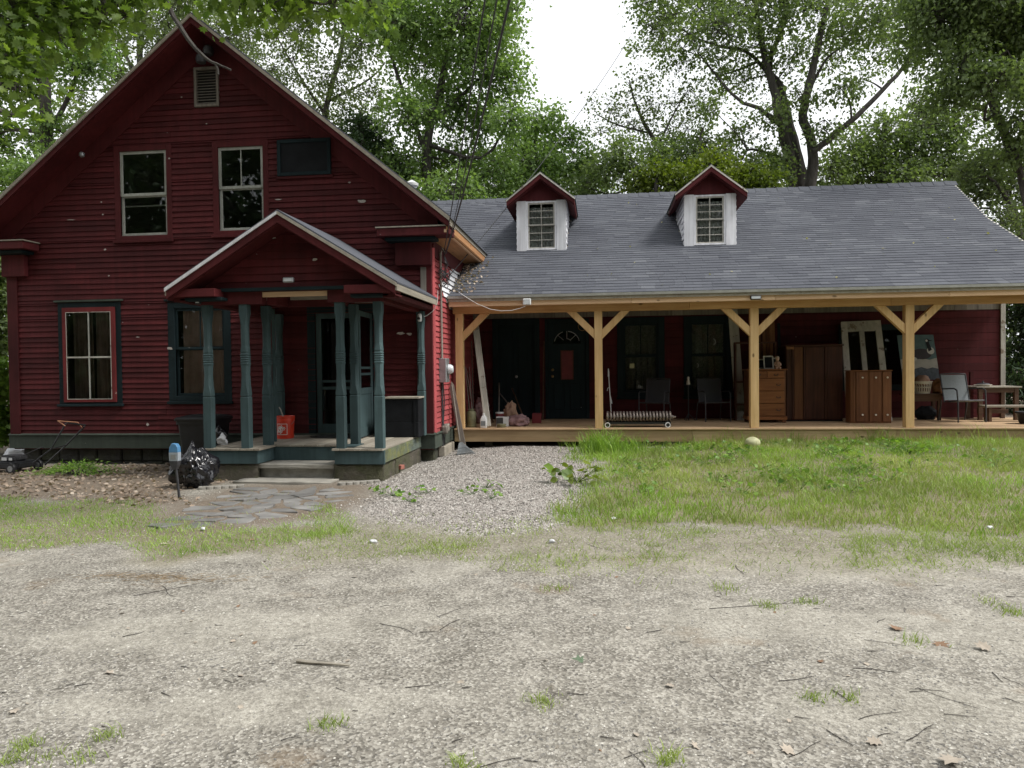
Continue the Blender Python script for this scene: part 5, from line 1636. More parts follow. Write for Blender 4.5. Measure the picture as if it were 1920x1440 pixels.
pos[:, 2] += .09 * np.exp(-((pos[:, 0] - c[0]) / .3) ** 2)
d = (pos - c) * np.array([1, 1, .3]); d /= np.linalg.norm(d, axis=1)[:, None]
v, f = stamp(NEED_T, LEAF_F, pos, leaf_dirs(n, d, .25, .5), .065 * (.6 + .6 * rng.random(n)))
jt = thing('fern_bush', 'low feathery green bush in front of the stone foundation', 'bush', c)
fast('leaves', v, f, L_VINE, jt, rng.random(n))
sv, sf = twigs(np.repeat(c[None], 60, 0), pos[:60], np.full(60, .006), np.full(60, .003))
fast('stems', sv, sf, M['bark'], jt)

# leaf litter under the front wall
lx, ly = scatter_poly(LITTER, 11000, .5, bias=lambda x, y: clumpy(x, y))
k = (sdist(np.array([(PX0, PY0), (PX1, PY0), (PX1, YF), (PX0, YF)]), lx, ly) > .02) & (ly < YF + .3)
lx, ly = lx[k], ly[k]
n = len(lx)
pos = np.stack([lx, ly, gz(lx, ly) + .006 + .014 * rng.random(n)], 1)
Rm = leaf_dirs(n, np.stack([np.cos(rng.random(n) * 6.3), np.sin(rng.random(n) * 6.3), 0 * lx], 1), 0, .16)
v, f = stamp(OAK_T, OAK_F, pos, Rm, .06 * (.5 + .8 * rng.random(n)))
tag(fast('leaf_litter', v, f, L_LITTER, None, rng.random(n), at=(-7, 11, 0)), 'brown fallen leaves lying along the front wall', 'leaf litter', kind='stuff')

# ------------------------------------------------------------------ flagstone path (pieces of the paving)
def clip_half(poly, p, n):
    out = []
    for i in range(len(poly)):
        a, b = poly[i], poly[(i + 1) % len(poly)]
        da, db = (a - p) @ n, (b - p) @ n
        if da <= 0: out.append(a)
        if da * db < 0: out.append(a + (b - a) * da / (da - db))
    return out
path = fast('path', [(-.01, -.01, -.01), (.01, -.01, -.01), (.01, .01, -.01), (-.01, .01, -.01)], [(0, 1, 2, 3)], M['flag'])
pc = PATH.mean(0)
path.location = (float(pc[0]), float(pc[1]), float(gz(*pc)) - .02)
tag(path, kind='structure')
lo, hi_ = PATH.min(0), PATH.max(0)
cs = []
tries = 0
while len(cs) < 64 and tries < 9000:
    tries += 1
    q = lo + (hi_ - lo) * rng.random(2)
    if sdist(PATH, q[:1], q[1:])[0] < -.06 and all(hypot((q[0] - c[0]) * .8, q[1] - c[1]) > .20 for c in cs): cs.append(q)
box_ = [np.array(v) for v in ((lo[0] - 1, lo[1] - 1), (hi_[0] + 1, lo[1] - 1), (hi_[0] + 1, hi_[1] + 1), (lo[0] - 1, hi_[1] + 1))]
for c in cs:
    poly = [b.copy() for b in box_]
    for o_ in cs:
        if o_ is c or np.linalg.norm(o_ - c) > 1.6: continue
        n_ = (o_ - c) / np.linalg.norm(o_ - c)
        poly = clip_half(poly, (c + o_) / 2 - n_ * random.uniform(.008, .022), n_)
        if len(poly) < 3: break
    poly = [c + (p_ - c) * min(1, .25 / (np.linalg.norm(p_ - c) + 1e-9)) for p_ in poly]
    if len(poly) < 3: continue
    pts = []
    for i in range(len(poly)):
        a, b = poly[i], poly[(i + 1) % len(poly)]
        pts.append(a)
        if np.linalg.norm(b - a) > .12: pts += [a + (b - a) * .33 + rng.normal(size=2) * .012, a + (b - a) * .67 + rng.normal(size=2) * .012]
    z = float(gz(*c)); tl = rng.normal(size=2) * .035
    G().prism([(p_[0], p_[1], z - .035 + (p_ - c) @ tl) for p_ in pts], (0, 0, .040 + random.uniform(-.004, .008))).obj('flagstone', M['flag'], path, bevel=.006)

# ------------------------------------------------------------------ concrete edging and bricks by the porch
def edging(a, b, label):
    a = Pg(*a); b = Pg(*b)
    t = thing('garden_edging', label, 'edging', (a + b) / 2, 'scalloped edging pieces')
    d = (b - a); L_ = np.hypot(d[0], d[1]); d = d / L_; nrm = np.array([-d[1], d[0], 0])
    n = max(3, int(L_ / .085))
    pts = []
    for i in range(n):
        for t_ in np.linspace(0, pi, 5)[:-1]:
            u = (i + .5 - .5 * cos(t_)) / n * L_
            pts.append(a + d * u - nrm * (.03 + .025 * sin(t_)))
    pts += [b - nrm * .03, b + nrm * .05, a + nrm * .05]
    G().prism([(p[0], p[1], min(a[2], b[2]) - .03) for p in pts], (0, 0, .07)).obj('scalloped_curb', M['edging'], t, bevel=.004)
edging((372, 918), (458, 914), 'pale scalloped concrete edging left of the steps')
edging((634, 910), (712, 905), 'pale scalloped concrete edging right of the steps')
edging((722, 896), (752, 880), 'pale edging stone under the two bricks')
for k, (px, py, rz, lab) in enumerate([(734, 889, .2, 'upper red brick standing by the porch corner'), (745, 886, -.3, 'lower red brick lying behind the upper one')]):
    c = Pg(px, py); h = .115 if k == 0 else .062
    m4 = Matrix.Translation(Vector(c) + Vector((0, 0, .055))) @ Matrix.Rotation(rz, 4, 'Z')
    tag(G(m4).box(-.05 if k == 0 else -.1, .05 if k == 0 else .1, -.05, .05, 0, h).obj('brick', M['brick'], None, bevel=.005, at=tuple(c)), lab, 'brick')

# ------------------------------------------------------------------ left: mower, sheet, can, bag, meter
c = Pg(30, 884)
mw = thing('lawn_mower', 'black push mower with folded-up handle by the left foundation', 'mower', c)
m4 = Matrix.Translation(Vector(c)) @ Matrix.Rotation(radians(-8), 4, 'Z')
g = G(m4)
pts = [(-.30, -.16), (-.24, -.24), (.16, -.24), (.24, -.17), (.24, .17), (.16, .24), (-.24, .24), (-.30, .16)]
g.prism([(x, y, .07) for x, y in pts], (0, 0, .11)); g.obj('deck', M['black'], mw, bevel=.025, seg=2, smooth=True)
G(m4).prism([(x * .62 - .02, y * .62, .18) for x, y in pts], (0, 0, .10)).obj('motor_cover', M['darksteel'], mw, bevel=.03, seg=2, smooth=True)
G(m4).box(-.12, -.02, -.152, -.146, .20, .25).box(.03, .09, -.152, -.146, .205, .245).obj('sticker', M['whiteplastic'], mw)
for sx in (-.22, .19):
    for sy in (-.25, .25):
        w_ = G(m4).lathe([(.03, -.025), (.085, -.025), (.09, -.01), (.09, .01), (.085, .025), (.03, .025)], (sx, sy, .085), 18, 'Y').obj('wheel', M['black'], mw, True)
        G(m4).lathe([(.01, -.028), (.05, -.028), (.05, .028), (.01, .028)], (sx, sy, .085), 14, 'Y').obj('hub', M['steel'], w_)
# handle rises to the right in two stages, a copper bail at the top
h0 = P(62, 868, Y=c[1] - .22); h1 = P(96, 842, Y=c[1] - .12); h2 = P(126, 793, Y=c[1] + .0); h3 = P(160, 797, Y=c[1] + .36); h4 = P(124, 835, Y=c[1] + .26); h5 = P(84, 872, Y=c[1] + .2)
G().tube([h0, h1, h2 + np.array([-.03, 0, -.02]), h2, h3, h3 + np.array([-.03, 0, -.04]), h4, h5], .013, 8).obj('handle', M['black'], mw, True)
q0 = h1 * .95 + h2 * .05; q1 = h4
G().tube([h1, h4], .010, 6).obj('cross_bar', M['black'], mw)
a0 = h2 * .88 + h1 * .12; a1 = h3 * .85 + h4 * .15
G().tube([a0, P(108, 789, Y=c[1] + .0), P(146, 792, Y=c[1] + .3), a1], .008, 6).obj('bail_bar', M['bronze'], mw)
G().tube([P(40, 856, Y=c[1] - .1), P(70, 842, Y=c[1] - .1), P(82, 838, Y=c[1] - .1)], .007, 6).obj('cord', M['cable'], mw)

def crumple(name, c, sx, sy, sz, mat, label, cat, amp=.18, seed=0, sub=4, lobes=5.0, group=None, parent=None, pinch=0):
    """lumpy soft thing: sphere pushed about by noise, flat underneath"""
    bm = bmesh.new()
    bmesh.ops.create_icosphere(bm, subdivisions=sub, radius=1)
    from mathutils import noise as mn
    off = Vector((seed * 3.1, seed * 1.7, seed))
    for v in bm.verts:
        q = v.co.copy()
        n1 = mn.noise(q * 1.6 + off); n2 = abs(mn.noise(q * lobes + off)); n3 = abs(mn.noise(q * lobes * 2.3 + off))
        r = 1 + amp * (n1 * 1.2 - n2 * 1.1 - n3 * .5)
        q = q * r
        if pinch and q.z > .35:
            k = 1 - pinch * min(1, (q.z - .35) / .6); q.x *= k; q.y *= k
        q.z = max(q.z, -.72)
        v.co = Vector((q.x * sx, q.y * sy, (q.z + .72) * sz))
    me = bpy.data.meshes.new(name); bm.to_mesh(me); bm.free()
    for p_ in me.polygons: p_.use_smooth = True
    o = link(name, me, parent, mat)
    o.location = [float(v) for v in (np.array(c) - (org(parent) if parent is not None else 0))]
    if label: tag(o, label, cat, group)
    return o
c = Pg(22, 872)
crumple('plastic_sheet', (c[0] - .05, c[1] + .35, c[2] - .01), .36, .22, .17, M['whitefilm'], 'crumpled white plastic sheet behind the mower', 'plastic sheet', .45, 3, lobes=3.2)

# wheeled can behind the black bag
c = np.array([*P(384, 838, Y=11.55)[:2], 0.0]); c[2] = float(gz(c[0], c[1]))
tcn = thing('trash_can', 'black plastic trash can with lid between the wall and porch', 'trash can', c)
vs = []
def rrect(hx, hy, r, n=4):
    out = []
    for sx, sy, a0 in ((1, 1, 0), (-1, 1, pi / 2), (-1, -1, pi), (1, -1, 1.5 * pi)):
        for k in range(n + 1):
            a = a0 + pi / 2 * k / n
            out.append((sx * (hx - r) + r * cos(a), sy * (hy - r) + r * sin(a)))
    return out
def loft(g, secs, c):
    m = len(secs[0][0]); vs = []; fs = []
    for pts, z in secs:
        vs += [(c[0] + x, c[1] + y, c[2] + z) for x, y in pts]
    for i in range(len(secs) - 1):
        for k in range(m): fs.append((i * m + k, i * m + (k + 1) % m, (i + 1) * m + (k + 1) % m, (i + 1) * m + k))
    fs.append(tuple(range(m))[::-1]); fs.append(tuple((len(secs) - 1) * m + k for k in range(m)))
    return g.add(vs, fs)
topz = P(384, 788, Y=11.4)[2] - c[2]
loft(G(), [(rrect(.25, .22, .05), 0), (rrect(.27, .24, .05), topz * .3), (rrect(.31, .28, .05), topz - .06), (rrect(.33, .30, .05), topz - .06), (rrect(.335, .305, .05), topz)], c).obj('body', M['black'], tcn, True)
loft(G(), [(rrect(.35, .32, .05), topz + .002), (rrect(.355, .325, .05), topz + .03), (rrect(.33, .30, .05), topz + .055), (rrect(.2, .18, .05), topz + .085)], c).obj('lid', M['black'], tcn, True)
G().beam(c + np.array([-.36, .05, topz - .02]), c + np.array([-.36, -.2, topz - .02]), .03, .04).obj('side_grip', M['black'], tcn)
for s in (-1, 1):
    G().lathe([(.02, -.03), (.11, -.03), (.11, .03), (.02, .03)], (c[0] + s * .2, c[1] + .27, c[2] + .11), 16, 'X').obj('wheel', M['darksteel'], tcn)

c = Pg(348, 918)
bagt = crumple('garbage_bag', (c[0], c[1] + .22, c[2] - .01), .29, .25, .36, M['bag'], 'full black garbage bag slumped beside the porch foundation', 'garbage bag', .34, 5, 5, 4.6, pinch=.72)
c = np.array([P(405, 838, Y=10.55)[0], 10.6, PZ])
crumple('small_black_bag', (c[0] - .03, c[1] + .1, c[2]), .11, .11, .17, M['bag'], 'small knotted black bag on the left of the porch deck', 'bag', .34, 8, 4, 4, pinch=.7)
crumple('white_bag', (c[0] + .13, c[1] - .1, c[2]), .075, .07, .10, M['whitefilm'], 'small white plastic bag on the left of the porch deck', 'bag', .35, 9, 4, 4, pinch=.5)

c = Pg(337, 934)
mt = thing('parking_meter', 'old grey parking meter with a blue top on a short post', 'parking meter', c)
tp_ = P(329, 870, Y=c[1])
G().tube([c - np.array([0, 0, .05]), c * .5 + tp_ * .5, tp_], [.016, .015, .016], 10).obj('post', M['darksteel'], mt, True)
k_ = c[1] / FPX
def mq(u, py): return (tp_[0] - .004 + u * k_, c[1] - .035, P(329, py, Y=c[1])[2])
G().prism([mq(-4, 880), mq(4, 880), mq(8, 872), mq(9.5, 864), mq(-9.5, 864), mq(-8, 872)], (0, .07, 0)).obj('meter_base', M['darksteel'], mt, bevel=.006)
G().prism([mq(-9.5, 864), mq(9.5, 864), mq(10, 848), mq(-10, 848)], (0, .07, 0)).obj('meter_body', M['meterface'], mt, bevel=.004)
G().prism([mq(-10, 848), mq(10, 848), mq(9, 838), mq(5, 832), mq(-4, 831), mq(-9, 839)], (0, .07, 0)).obj('meter_dome', M['blue'], mt, bevel=.006)
G().prism([mq(-5, 860), mq(5, 860), mq(5, 852), mq(-5, 852)], (0, -.003, 0)).obj('coin_plate', M['steel'], mt)

# ------------------------------------------------------------------ on the entry porch
c = np.array([P(535, 800, Y=11.55)[0], 11.55, PZ])
bk = thing('bucket', 'orange plastic bucket with a white printed logo on the porch', 'bucket', c)
G().lathe([(.128, 0), (.131, .01), (.143, .27), (.150, .275), (.150, .31), (.147, .312), (.147, .325), (.153, .327), (.153, .362), (.146, .364), (.142, .355), (.128, .02)], c, 28, cap=False).obj('body', M['orange'], bk, True)
G().lathe([(.0, .012), (.129, .012)], c, 28, cap=False).obj('bottom', M['orange'], bk)
G().tube([c + np.array([.152 * cos(t), -.152 * sin(t) * .9, .30 - .15 * sin(t) * .95 ]) for t in np.linspace(.02, .5, 6)], .003, 6).obj('handle', M['steel'], bk)
def wrap(cx, cz, r):       # point on the bucket face (u along, v up)
    return lambda u, v: (c[0] + r * sin(u / r), c[1] - r * cos(u / r), c[2] + v)
fw_ = wrap(0, 0, .143)
g = G()
def strip(u0, v0, u1, v1, wd):
    n = 6
    du, dv_ = u1 - u0, v1 - v0
    l = hypot(du, dv_); nu, nv = -dv_ / l * wd / 2, du / l * wd / 2
    for i in range(n):
        a, b = i / n, (i + 1) / n
        q = [(u0 + du * a - nu, v0 + dv_ * a - nv), (u0 + du * b - nu, v0 + dv_ * b - nv), (u0 + du * b + nu, v0 + dv_ * b + nv), (u0 + du * a + nu, v0 + dv_ * a + nv)]
        g.add([fw_(*p_) for p_ in q], [(0, 1, 2, 3)])
s0, s1, t0, t1 = -.085, .085, .07, .24
for a in ((s0, t0, s1, t0), (s0, t1, s1, t1), (s0, t0, s0, t1), (s1, t0, s1, t1)): strip(*a, .008)
# slanted stencil words across the square
FONT = {'T': [(0, 1, 1, 1), (.5, 0, .5, 1)], 'H': [(0, 0, 0, 1), (1, 0, 1, 1), (0, .5, 1, .5)], 'E': [(0, 0, 0, 1), (0, 0, 1, 0), (0, 1, 1, 1), (0, .5, .8, .5)], 'O': [(0, 0, 0, 1), (1, 0, 1, 1), (0, 0, 1, 0), (0, 1, 1, 1)],
        'M': [(0, 0, 0, 1), (1, 0, 1, 1), (0, 1, .5, .4), (.5, .4, 1, 1)], 'D': [(0, 0, 0, 1), (0, 1, .7, 1), (.7, 1, 1, .6), (1, .6, 1, .4), (1, .4, .7, 0), (.7, 0, 0, 0)], 'P': [(0, 0, 0, 1), (0, 1, 1, 1), (1, 1, 1, .5), (1, .5, 0, .5)]}
def word(txt, u, v, h, wdt, ang, th):
    ca, sa = cos(ang), sin(ang)
    for i, ch in enumerate(txt):
        for x0, y0, x1, y1 in FONT[ch]:
            p0 = (i * wdt * 1.35 + x0 * wdt, y0 * h); p1 = (i * wdt * 1.35 + x1 * wdt, y1 * h)
            strip(u + p0[0] * ca - p0[1] * sa, v + p0[0] * sa + p0[1] * ca, u + p1[0] * ca - p1[1] * sa, v + p1[0] * sa + p1[1] * ca, th)
word('THE', -.066, .155, .024, .017, radians(45), .006)
word('HOME', -.060, .094, .046, .027, radians(45), .010)
word('DEPOT', -.020, .085, .026, .019, radians(45), .007)
g.obj('printed_logo', M['logo'], bk)
fst = G()
fst.tube([c + np.array([-.03, .02, .3]), c + np.array([-.09, .04, .46]), c + np.array([-.12, .05, .50])], .010, 6)
fst.tube([c + np.array([-.02, .03, .3]), c + np.array([-.07, .02, .42])], .012, 6)
tag(fst.obj('brush', M['oldwhite'], None, at=tuple(c)), 'small brush sticking out of the orange bucket', 'brush')

mat_ = thing('door_mat', 'dark oval mat lying in front of the porch door', 'door mat', (-4.35, 11.75, PZ))
G().prism([(-4.35 + .40 * cos(t), 11.78 + .24 * sin(t), PZ + .004) for t in np.linspace(0, 2 * pi, 28, endpoint=False)], (0, 0, .012)).obj('mat', M['darksteel'], mat_)
for k in range(3):
    G().lathe([(.07 + k * .1, 0), (.085 + k * .1, .002), (.10 + k * .1, 0)], (-4.35, 11.78, PZ + .017), 24, cap=False).obj('braid', M['label'], mat_)

bx0, bx1 = P(722, 770, Y=11.7)[0], P(797, 770, Y=12.05)[0] - .02
ch = thing('storage_chest', 'black storage chest at the right end of the porch deck', 'chest', ((bx0 + bx1) / 2, 11.9, PZ))
G().box(bx0, bx1, 11.68, 12.1, PZ, PZ + .24).obj('lower_board', M['blackbox'], ch, bevel=.006)
G().box(bx0, bx1, 11.685, 12.1, PZ + .243, PZ + .62).obj('upper_board', M['blackbox'], ch, bevel=.006)
G().box(bx0 - .02, bx1 + .015, 11.66, 12.11, PZ + .622, PZ + .65).obj('lid', M['greyY'], ch, bevel=.004)
G().box(bx0 - .03, bx0 - .002, 11.67, 11.70, PZ, PZ + .62).obj('corner_post', M['greyZ'], ch)
G().box(bx1 - .08, bx1 - .05, 11.672, 11.68, PZ + .02, PZ + .6).obj('corner_post', M['blackbox'], ch)

p = P(787, 595, Y=YF - .18)
sc_ = thing('security_camera', 'small white security camera on the half post of the porch', 'camera', p)
G().lathe([(.01, -.07), (.032, -.065), (.036, -.04), (.036, .04), (.025, .06), (.01, .065)], p, 16).obj('body', M['whiteplastic'], sc_, True)
G().lathe([(.006, -.003), (.022, -.003), (.024, .004), (.006, .004)], (p[0] - .008, p[1] - .036, p[2] - .02), 14, 'Y').obj('lens', M['black'], sc_)
G().tube([p + np.array([0, .0, .06]), p + np.array([0, .03, .09]), p + np.array([0, .07, .09])], .010, 8).obj('mount', M['whiteplastic'], sc_)
G().tube([p + np.array([.02, .02, .0]), P(800, 592, Y=YF - .10), P(812, 583, Y=YF - .08), P(820, 568, Y=YF - .07), P(821, 545, Y=YF - .07)], .005, 5).obj('cord', M['whitecord'], sc_)
def floodlight(px, py, Y, label, w_, h_, body, tilt=0):
    p = P(px, py, Y=Y)
    t = thing('floodlight', label, 'floodlight', p)
    m4 = Matrix.Translation(Vector(p)) @ Matrix.Rotation(tilt, 4, 'X')
    G(m4).box(-w_ / 2, w_ / 2, -.03, .03, -h_ / 2, h_ / 2).obj('housing', M[body], t, bevel=.01)
    G(m4).box(-w_ / 2 + .015, w_ / 2 - .015, -.034, -.0305, -h_ / 2 + .015, h_ / 2 - .015).obj('lens', M['lamp'], t)
    G().tube([p + np.array([0, .03, 0]), p + np.array([0, .09, .0])], .012, 8).obj('bracket', M['steel'], t)
    return t
floodlight(541, 525, 9.90, 'clear floodlight under the gable of the entry porch', .15, .07, 'steel')
FL = floodlight(988, 566, 13.33, 'white floodlight at the left end of the pine fascia', .145, .115, 'whiteplastic')
floodlight(1417, 558, 13.36, 'dark oblong lamp on the fascia above the third post', .18, .07, 'darksteel')
floodlight(372, 567, 9.99, 'small dark lamp at the left end of the porch cornice', .08, .05, 'darksteel')
G().tube([P(*q, Y=13.32) for q in ((985, 574), (975, 578), (960, 582), (940, 583), (920, 580), (895, 570), (875, 558), (860, 548))], .006, 5).obj('cord', M['whitecord'], FL)

# ------------------------------------------------------------------ power: meter box, conduit, service drop
p = P(827, 690, X=XR + .03)
em = thing('electric_meter', 'grey electric meter box on the red side wall', 'meter box', (XR + .05, p[1], p[2]))
zb, zt2 = P(827, 717, Y=p[1])[2], P(827, 672, Y=p[1])[2]
G().box(XR + .02, XR + .15, p[1] - .14, p[1] + .14, zb, zt2).obj('box', M['steel'], em, bevel=.008)
G().lathe([(.06, .0), (.085, .01), (.085, .05), (.06, .09), (.02, .10)], (XR + .151, p[1], (zb + zt2) / 2 + .02), 18, 'X').obj('glass_dial', M['lamp'], em, True)
G().tube([(XR + .06, p[1] - .06, zt2), (XR + .06, p[1] - .07, 3.0), (XR + .06, p[1] - .08, 3.55), (XR + .10, p[1] - .12, 3.62), (XR + .14, p[1] - .15, 3.56)], .022, 10).obj('conduit', M['greyZ'], em, True)
G().tube([(XR + .05, p[1] - .03, zb), (XR + .05, p[1] - .02, .05)], .018, 8).obj('conduit', M['darksteel'], em, True)
G().tube([(XR + .05, p[1] + .06, zb), (XR + .06, p[1] + .10, 1.0), (XR + .05, p[1] + .05, .6), (XR + .07, p[1] + .08, .1)], .010, 6).obj('ground_cable', M['cable'], em)
rough_block('utility_box', XR + .05, XR + .14, p[1] - .12, p[1] - .0, .42, .56, M['greyZ'], em, .006, 3)
rough_block('utility_box', XR + .05, XR + .13, p[1] + .08, p[1] + .2, .44, .58, M['greyZ'], em, .006, 3)
wt_ = np.array([XR + .14, p[1] - .15, 3.55])
# tangle of drip loops
g = G()
for k in range(9):
    a = rng.normal(size=3) * .03 + np.array([XR + .13, p[1] - .12, 3.12])
    r_ = random.uniform(.10, .19); ph = random.uniform(0, 6)
    g.tube([a + np.array([.05 * sin(t * 2 + ph), r_ * cos(t + ph) * .9, r_ * sin(t + ph) * .8]) for t in np.linspace(0, random.uniform(4, 6.2), 18)], .006, 5)
for k in range(4):
    g.tube([wt_ + rng.normal(size=3) * .02, wt_ + np.array([.05, rng.normal() * .1, -.2]), np.array([XR + .14, p[1] - .1 + rng.normal() * .1, 3.2])], .006, 5)
tag(g.obj('wire_coil', M['cable'], None, at=tuple(wt_)), 'tangle of black wire loops at the right house corner', 'wire')
def wire(a, b, sag, r, label, n=24):
    a = np.array(a); b = np.array(b)
    pts = [a + (b - a) * t - np.array([0, 0, sag * 4 * t * (1 - t)]) for t in np.linspace(0, 1, n)]
    tag(G().tube(pts, r, 5).obj('power_line', M['cable'], None, at=tuple(a)), label, 'power line', 'overhead wires')
wire(wt_, P(905, 0, Y=5.2) * 1.0 + (P(905, 0, Y=5.2) - wt_) * .6, .10, .007, 'left black service wire dropping from the sky to the house corner')
wire(wt_ + np.array([.02, .05, -.02]), P(937, 0, Y=5.4) + (P(937, 0, Y=5.4) - wt_) * .6, .25, .010, 'right thicker service wire dropping to the house corner')
wire(wt_ + np.array([.0, .03, -.05]), P(912, 0, Y=5.0) + (P(912, 0, Y=5.0) - wt_) * .6, .35, .005, 'thin wire hanging between the two service wires')
a = P(840, 520, X=XR + .06)
wire(a, P(1182, 68, Y=26), .25, .009, 'long slanting wire from the house over the wing roof into the trees')
# the dangling line against the tree trunk right of the gable

# ------------------------------------------------------------------ leaning things at the left of the timber porch
c = Pg(874, 856)
rk = thing('leaf_rake', 'grey plastic leaf rake leaning on the side wall', 'rake', c)
tpq = P(847, 722, Y=13.0)
base = P(862, 826, Y=12.9)
G().tube([base, tpq], .012, 8).obj('handle', M['greyZ'], rk)
fl_ = P(874, 861, Y=12.75)
bl_, br_ = P(856, 858, Y=12.75), P(893, 852, Y=12.75)
g = G()
for t in np.linspace(0, 1, 17):
    e = bl_ * (1 - t) + br_ * t + np.array([0, 0, -.03 * sin(pi * t)])
    g.tube([base + (e - base) * .15, base + (e - base) * .6 + np.array([0, -.015, 0]), e, e + np.array([0, .02, -.02])], [.008, .007, .006, .004], 5)
g.obj('tines', M['sling'], rk)
for f_ in (.45, .8):
    g = G(); g.tube([base + (bl_ * (1 - t) + br_ * t - base) * f_ + np.array([0, -.012, 0]) for t in np.linspace(0, 1, 8)], .008, 5); g.obj('tine_band', M['sling'], rk)
G().prism([base + (bl_ - base) * .12, base + (br_ - base) * .12, base + (br_ - base) * .5, base + (bl_ - base) * .5], (0, .01, 0)).obj('fan_plate', M['sling'], rk)
b0 = P(868, 822, Y=13.35); b1 = P(845, 722, Y=13.35)
tag(G().prism([b0 + np.array([-.05, 0, -.12]), b0 + np.array([.05, 0, -.12]), b1 + np.array([.035, .1, 0]), b1 + np.array([-.01, .1, .06]), b1 + np.array([-.045, .1, -.06])], (0, .03, 0)).obj('weathered_board', M['greyZ'], None, at=tuple(b0)), 'split grey board leaning at the first pine post', 'board')

def onD(px, py, Y): return np.array([P(px, py, Y=Y)[0], Y, DKZ])
b0 = onD(915, 800, 13.85); b1 = P(892, 612, Y=14.25)
t = thing('white_beam', 'tall flaking white timber leaning inside the first porch bay', 'timber', b0)
g = G().beam(b0 + np.array([.0, 0, .02]), b1, .115, .06, (0, 1, .2)); g.obj('timber', M['oldwhite'], t, bevel=.006)
G().beam(b0 + np.array([-.035, -.045, .02]), b1 + np.array([-.035, -.045, 0]), .03, .03, (0, 1, .2)).obj('moulding', M['oldwhite'], t)
c = onD(884, 800, 13.95)
t = thing('milk_can', 'squat olive-grey metal can at the left end of the deck', 'can', c)
G().lathe([(.085, 0), (.095, .012), (.095, .27), (.085, .30), (.06, .315), (.055, .33), (.07, .335), (.07, .345), (.03, .35)], c, 20).obj('body', M['tin'], t, True)
G().lathe([(.098, .03), (.1, .04), (.098, .05)], c, 20, cap=False).obj('rim', M['tin'], t)
for dx_, tx in ((-.03, -.12), (.01, -.07), (.03, -.16)):
    tag(G().tube([c + np.array([dx_, .0, .30]), c + np.array([dx_ + tx * .5, .1, .75]), c + np.array([dx_ + tx, .2, 1.15])], .006, 5).obj('stake', M['greyZ'], None, at=tuple(c)), 'thin garden stake standing in the metal can', 'stake', 'stakes in the metal can')
c = onD(907, 803, 13.83)
t = thing('plastic_jug', 'white plastic jug beside the metal can on the deck', 'jug', c)
loft(G(), [(rrect(.058, .05, .02), 0), (rrect(.064, .055, .02), .02), (rrect(.064, .055, .02), .15), (rrect(.045, .04, .02), .20), (rrect(.022, .022, .015), .235), (rrect(.020, .020, .012), .25)], c).obj('body', M['whiteplastic'], t, True)
G().lathe([(.022, .25), (.023, .275), (.01, .277)], c, 14).obj('cap', M['whiteplastic'], t)
G().box(c[0] - .045, c[0] + .04, c[1] - .058, c[1] - .056, c[2] + .04, c[2] + .13).obj('label', M['sling'], t)
G().tube([c + np.array([.05, 0, .15]), c + np.array([.062, 0, .19]), c + np.array([.03, 0, .225])], .009, 6).obj('handle', M['whiteplastic'], t)
c = onD(940, 798, 14.1)
t = thing('carton', 'white carton with a black printed front on the deck', 'carton', c)
G().box(c[0] - .10, c[0] + .14, c[1], c[1] + .12, c[2], c[2] + .185).obj('box', M['whiteplastic'], t, bevel=.004)
G().box(c[0] - .096, c[0] + .035, c[1] - .004, c[1] - .001, c[2] + .035, c[2] + .17).obj('printed_front', M['label'], t)
c = onD(940, 802, 13.9)
tag(G().lathe([(.085, 0), (.088, .006), (.088, .055), (.09, .06), (.085, .068), (.02, .07)], c, 22).obj('flat_tin', M['tin'], None, True, at=tuple(c)), 'flat round tin in front of the printed carton', 'tin')
c = onD(937, 790, 14.35)
t = thing('paint_can', 'small red paint can behind the printed carton', 'paint can', c)
G().lathe([(.075, 0), (.078, .01), (.078, .24), (.08, .25), (.07, .255)], c, 20).obj('body', M['oldred'], t, True)
G().lathe([(.08, .235), (.083, .245), (.083, .262), (.05, .264)], c, 20).obj('lid', M['whiteplastic'], t, True)
G().box(c[0] - .03, c[0] + .04, c[1] - .082, c[1] - .078, c[2] + .07, c[2] + .17).obj('label', M['pink'], t)
c = onD(972, 793, 14.25)
crumple('blanket_bundle', (c[0], c[1], c[2]), .24, .17, .13, M['pink'], 'rolled dusty pink blanket lying on the deck', 'blanket', .3, 14, 4, 2.4)
c = onD(960, 790, 14.8)
crumple('cloth_heap', (c[0] - .02, c[1], c[2]), .15, .12, .26, M['cloth'], 'brown cloth heaped behind the pink blanket', 'cloth', .4, 15, 4, 3)
c = onD(905, 790, 14.9)
crumple('grey_sack', (c[0], c[1], c[2]), .16, .14, .34, M['pink'], 'pale sack slumped behind the leaning white timber', 'sack', .35, 16, 4, 2.6)
c = onD(1006, 788, 14.9)
tag(G().box(c[0] - .09, c[0] + .09, c[1], c[1] + .15, c[2], c[2] + .2).obj('red_box', M['oldred'], None, bevel=.006, at=tuple(c)), 'small dull red box left of the entry door', 'box')
